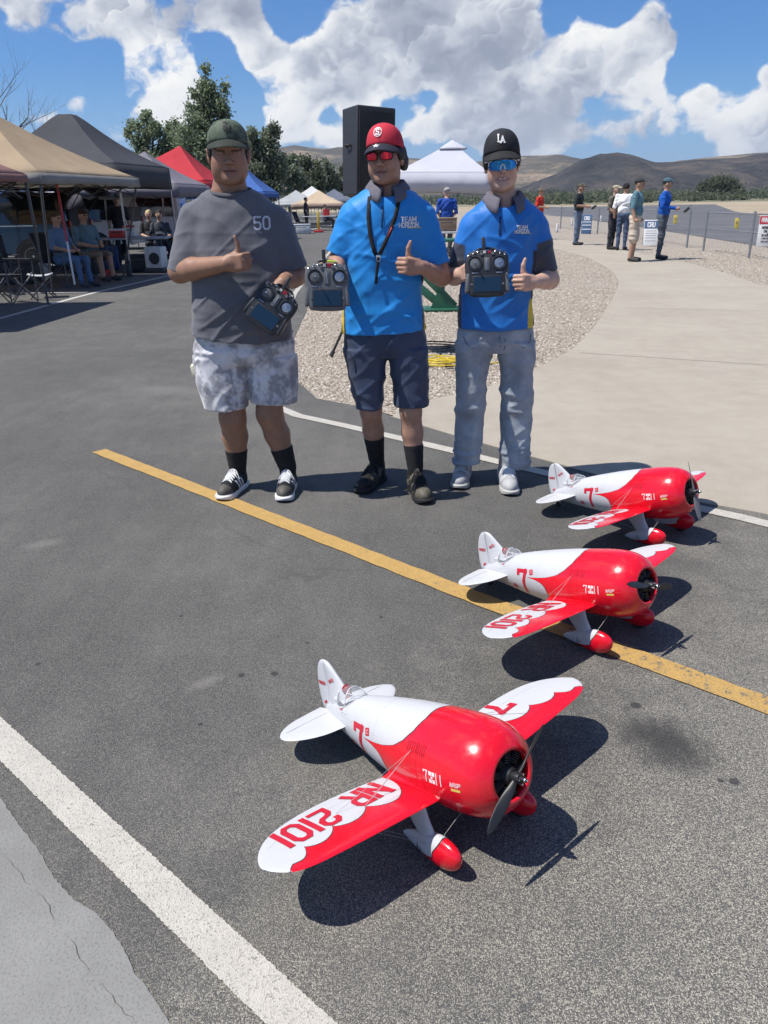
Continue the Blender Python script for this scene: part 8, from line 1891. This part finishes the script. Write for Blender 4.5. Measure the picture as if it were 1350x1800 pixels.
# ================================================================ trees and shrubs
def leafmat(name, a, b, c_):
    m, k, bs = newmat(name); r = k.node('ShaderNodeNewGeometry').outputs['Random Per Island']; col = k.ramp(r, [(0, a), (.5, b), (1, c_)]); k.put(bs.inputs['Base Color'], col); bs.inputs['Roughness'].default_value = .55; bs.inputs['Specular IOR Level'].default_value = .35
    td = k.node('ShaderNodeBsdfTranslucent'); k.put(td.inputs[0], col); mx = k.node('ShaderNodeMixShader'); mx.inputs[0].default_value = .48; k.l.new(bs.outputs[0], mx.inputs[1]); k.l.new(td.outputs[0], mx.inputs[2]); out = [n_ for n_ in k.n if n_.type == 'OUTPUT_MATERIAL'][0]; k.l.new(mx.outputs[0], out.inputs[0]); return m
LF1 = leafmat('leaf_green', (.15, .20, .105), (.24, .29, .165), (.36, .40, .27)); LF2 = leafmat('leaf_olive', (.08, .10, .06), (.12, .14, .085), (.17, .19, .115)); LF3 = leafmat('leaf_bluish', (.125, .155, .10), (.195, .23, .155), (.29, .33, .23)); BARK = mat('bark', (.09, .07, .055), .95, var=.3, bump=.6, bscale=30, bdist=.02)
def leaves(name, P, size, m, parent, rnd, droop=.0):
    N = len(P); d1 = rnd.normal(size=(N, 3)); d1 /= np.linalg.norm(d1, axis=1)[:, None]; d2 = rnd.normal(size=(N, 3)); d2 -= d1*np.sum(d1*d2, 1)[:, None]; d2 /= np.linalg.norm(d2, axis=1)[:, None]; s = size*rnd.uniform(.6, 1.3, (N, 1))
    V = np.stack([P-d1*s, P-d2*s*.62, P+d1*s*1.1, P+d2*s*.62], 1).reshape(-1, 3); Fc = np.arange(4*N).reshape(-1, 4); me = bpy.data.meshes.new(name); me.vertices.add(len(V)); me.vertices.foreach_set('co', V.astype(np.float32).ravel()); me.loops.add(4*N); me.loops.foreach_set('vertex_index', Fc.astype(np.int32).ravel()); me.polygons.add(N); me.polygons.foreach_set('loop_start', np.arange(0, 4*N, 4, dtype=np.int32)); me.update(calc_edges=True); me.materials.append(m); return link(name, me, parent)
def tree(label, base, blobs, n, size, m, seed, trunk=.16, name='tree', cat='tree', grp=None):
    """blobs: (x, z, radius x, radius z) of leaf masses relative to the base; depth follows the width"""
    rnd = np.random.default_rng(seed); t = empty(name, base, 0, label, cat, grp); P = []; tot = sum(b[2]*b[3] for b in blobs); tb_ = MB(); hub = Vector((0, 0, 0)); zmin = min(b[1] for b in blobs)
    tb_.tube([(0, 0, 0), (.05, .02, zmin*.6), (0, 0, zmin)], [trunk, trunk*.8, trunk*.7], 8)
    for i, (bx, bz, rx, rz) in enumerate(blobs):
        by = rnd.uniform(-.5, .5)*rx; k_ = int(n*rx*rz/tot); nc = max(5, int(9*rx*rz)); ce = rnd.normal(size=(nc, 3)); ce /= np.linalg.norm(ce, axis=1)[:, None]; ce *= rnd.uniform(.35, .95, (nc, 1)); ce = ce*np.array((rx, rx, rz))+np.array((bx, by, bz)); idx = rnd.integers(0, nc, k_); rr = rnd.normal(size=(k_, 3))*np.array((rx, rx, rz))*.20; P.append(ce[idx]+rr)
        tb_.tube([(0, 0, zmin*.8), (bx*.4, by*.4, zmin+(bz-zmin)*.5), (bx*.9, by*.9, bz)], [trunk*.6, trunk*.35, trunk*.12], 6)
        for q in ce[:6]: tb_.tube([(bx*.6, by*.6, zmin+(bz-zmin)*.7), tuple(q)], [trunk*.22, trunk*.06], 4)
    tb_.build('trunk', BARK, t); leaves('crown', np.concatenate(P), size, m, t, rnd); return t
def blobpx(base, Y, lst):
    out = []
    for px, py, rx, ry in lst: q = at(px, py, Y); s_ = Y/FPX; out.append((q[0]-base[0], q[2], rx*s_, ry*s_))
    return out
g = 'trees behind the pits'
def pxtree(label, px, Y, lst, n, size, m, seed, trunk=.16, cat='tree', name='cottonwood_tree', grp=g): b0 = at(px, 380, Y); base = np.array((b0[0], Y, 0.)); return tree(label, base, blobpx(base, Y, lst), n, size, m, seed, trunk, name, cat, grp)
pxtree('tall leafy tree rising directly behind the grey-shirted pilot', 362, 42, [(368, 150, 20, 26), (350, 165, 24, 24), (385, 175, 20, 26), (362, 200, 34, 30), (340, 215, 26, 24), (388, 215, 22, 30), (365, 245, 40, 34), (345, 275, 34, 30), (392, 265, 26, 36)], 15000, .072, LF1, 3, .2)
pxtree('lower spreading tree left of the tallest one, above the red canopy', 275, 44, [(236, 240, 18, 24), (255, 225, 20, 22), (282, 225, 22, 24), (305, 232, 22, 24), (240, 268, 24, 22), (275, 262, 34, 28), (312, 268, 28, 30), (330, 245, 18, 22)], 11000, .076, LF1, 5, .16)
pxtree('rounded tree right of the tallest one, above the blue canopy', 465, 46, [(452, 240, 20, 22), (474, 245, 18, 22), (440, 265, 20, 26), (462, 280, 32, 32), (488, 285, 20, 28), (450, 310, 34, 26), (480, 318, 26, 24)], 13000, .078, LF3, 7, .18)
for i, (px, Y, top, w, lab) in enumerate(((510, 78, 270, 26, 'dense tree in the far row, right after the rounded one'), (540, 84, 272, 26, 'dense tree in the middle of the far row'), (572, 88, 282, 26, 'dense tree in the far row, left of the black loudspeaker'), (604, 90, 290, 24, 'dense tree in the far row, behind the black loudspeaker'), (640, 96, 300, 26, 'low tree of the far row hidden mostly by the loudspeaker'))):
    pxtree(lab, px, Y, [(px-6, top+14, w*.55, 16), (px+8, top+22, w*.55, 18), (px-10, top+38, w*.7, 20), (px+9, top+46, w*.75, 20), (px, top+62, w*.9, 18)], 4500, .13, LF2 if i % 2 else LF3, 20+i, .2, name='row_tree')
pxtree('broad rounded clump of trees standing alone beyond the runway', 1266, 300, [(1240, 330, 14, 13), (1262, 323, 18, 13), (1285, 325, 16, 13), (1256, 341, 27, 9), (1284, 341, 23, 9), (1300, 337, 9, 10), (1234, 343, 12, 8), (1262, 350, 34, 7), (1288, 350, 20, 7)], 9000, .38, LF2, 40, .3, 'tree', 'tree_clump', None)
# bare tree at the left edge
rnd = random.Random(5); b0 = at(-25, 380, 34); t = empty('bare_tree', (b0[0], 34, 0), 0, 'leafless tree with fine twigs at the left edge of the picture', 'tree'); tb_ = MB(); tw = MB()
def branch(p, d_, L, r, lev, mb):
    n = 4; pts = [Vector(p)]; rs = [r]
    for i in range(n): d_ = (Vector(d_)+Vector((rnd.uniform(-.18, .18), rnd.uniform(-.18, .18), rnd.uniform(-.05, .16)))).normalized(); pts.append(pts[-1]+d_*L/n); rs.append(r*(1-.6*(i+1)/n))
    (tb_ if lev < 2 else tw).tube(pts, rs, 5 if lev < 2 else 3)
    if lev < 4:
        for i in range(4 if lev < 3 else 3):
            k_ = rnd.randint(1, n); a = rnd.uniform(0, 6.28); dd = (d_*.7+Vector((math.cos(a), math.sin(a), rnd.uniform(0, .6)))*.6).normalized(); branch(pts[k_], dd, L*rnd.uniform(.5, .72), rs[k_]*.62, lev+1, mb)
branch((0, 0, 0), (.10, 0, 1), 4.4, .17, 0, tb_)
tb_.build('trunk', BARK, t); tw.build('twigs', BARK, t)
# scrub belt below the hills: no one could count it
rnd = np.random.default_rng(8); P = []
cl = rnd.uniform(.10, .62, 26); cd = rnd.uniform(230, 560, 26)
for i in range(760):
    j = rnd.integers(0, 26); Y = cd[j]+rnd.normal()*26; x = (cl[j]+rnd.normal()*.035)*Y if i > 150 else rnd.uniform(-.34, .12)*(Y+30); hh = rnd.uniform(1.2, 5.5)*Y/400; w = hh*rnd.uniform(.8, 1.6); k_ = 70; q = rnd.normal(size=(k_, 3))*np.array((w*.45, w*.45, hh*.30))+np.array((x, Y, hh*.45)); P.append(q)
o = leaves('scrub_belt', np.concatenate(P), .42, LF2, None, rnd); tag(o, 'dark green scrub along the foot of the hills', None, None, 'stuff')
# ================================================================ thin dry air over the field
hm = bpy.data.materials.new('haze_air'); hm.use_nodes = True; hm.node_tree.nodes.clear(); k = NT(hm.node_tree); out = k.node('ShaderNodeOutputMaterial'); pv = k.node('ShaderNodeVolumePrincipled')
pv.inputs['Color'].default_value = (.72, .84, 1.0, 1); pv.inputs['Density'].default_value = .00010; pv.inputs['Anisotropy'].default_value = .2; k.l.new(pv.outputs[0], out.inputs['Volume'])
b = MB(); b.box((0, 3400, 149), (13000, 7600, 300)); hz_o = b.build('haze', hm, None, False); tag(hz_o, 'thin pale haze over the field and hills', None, None, 'stuff')
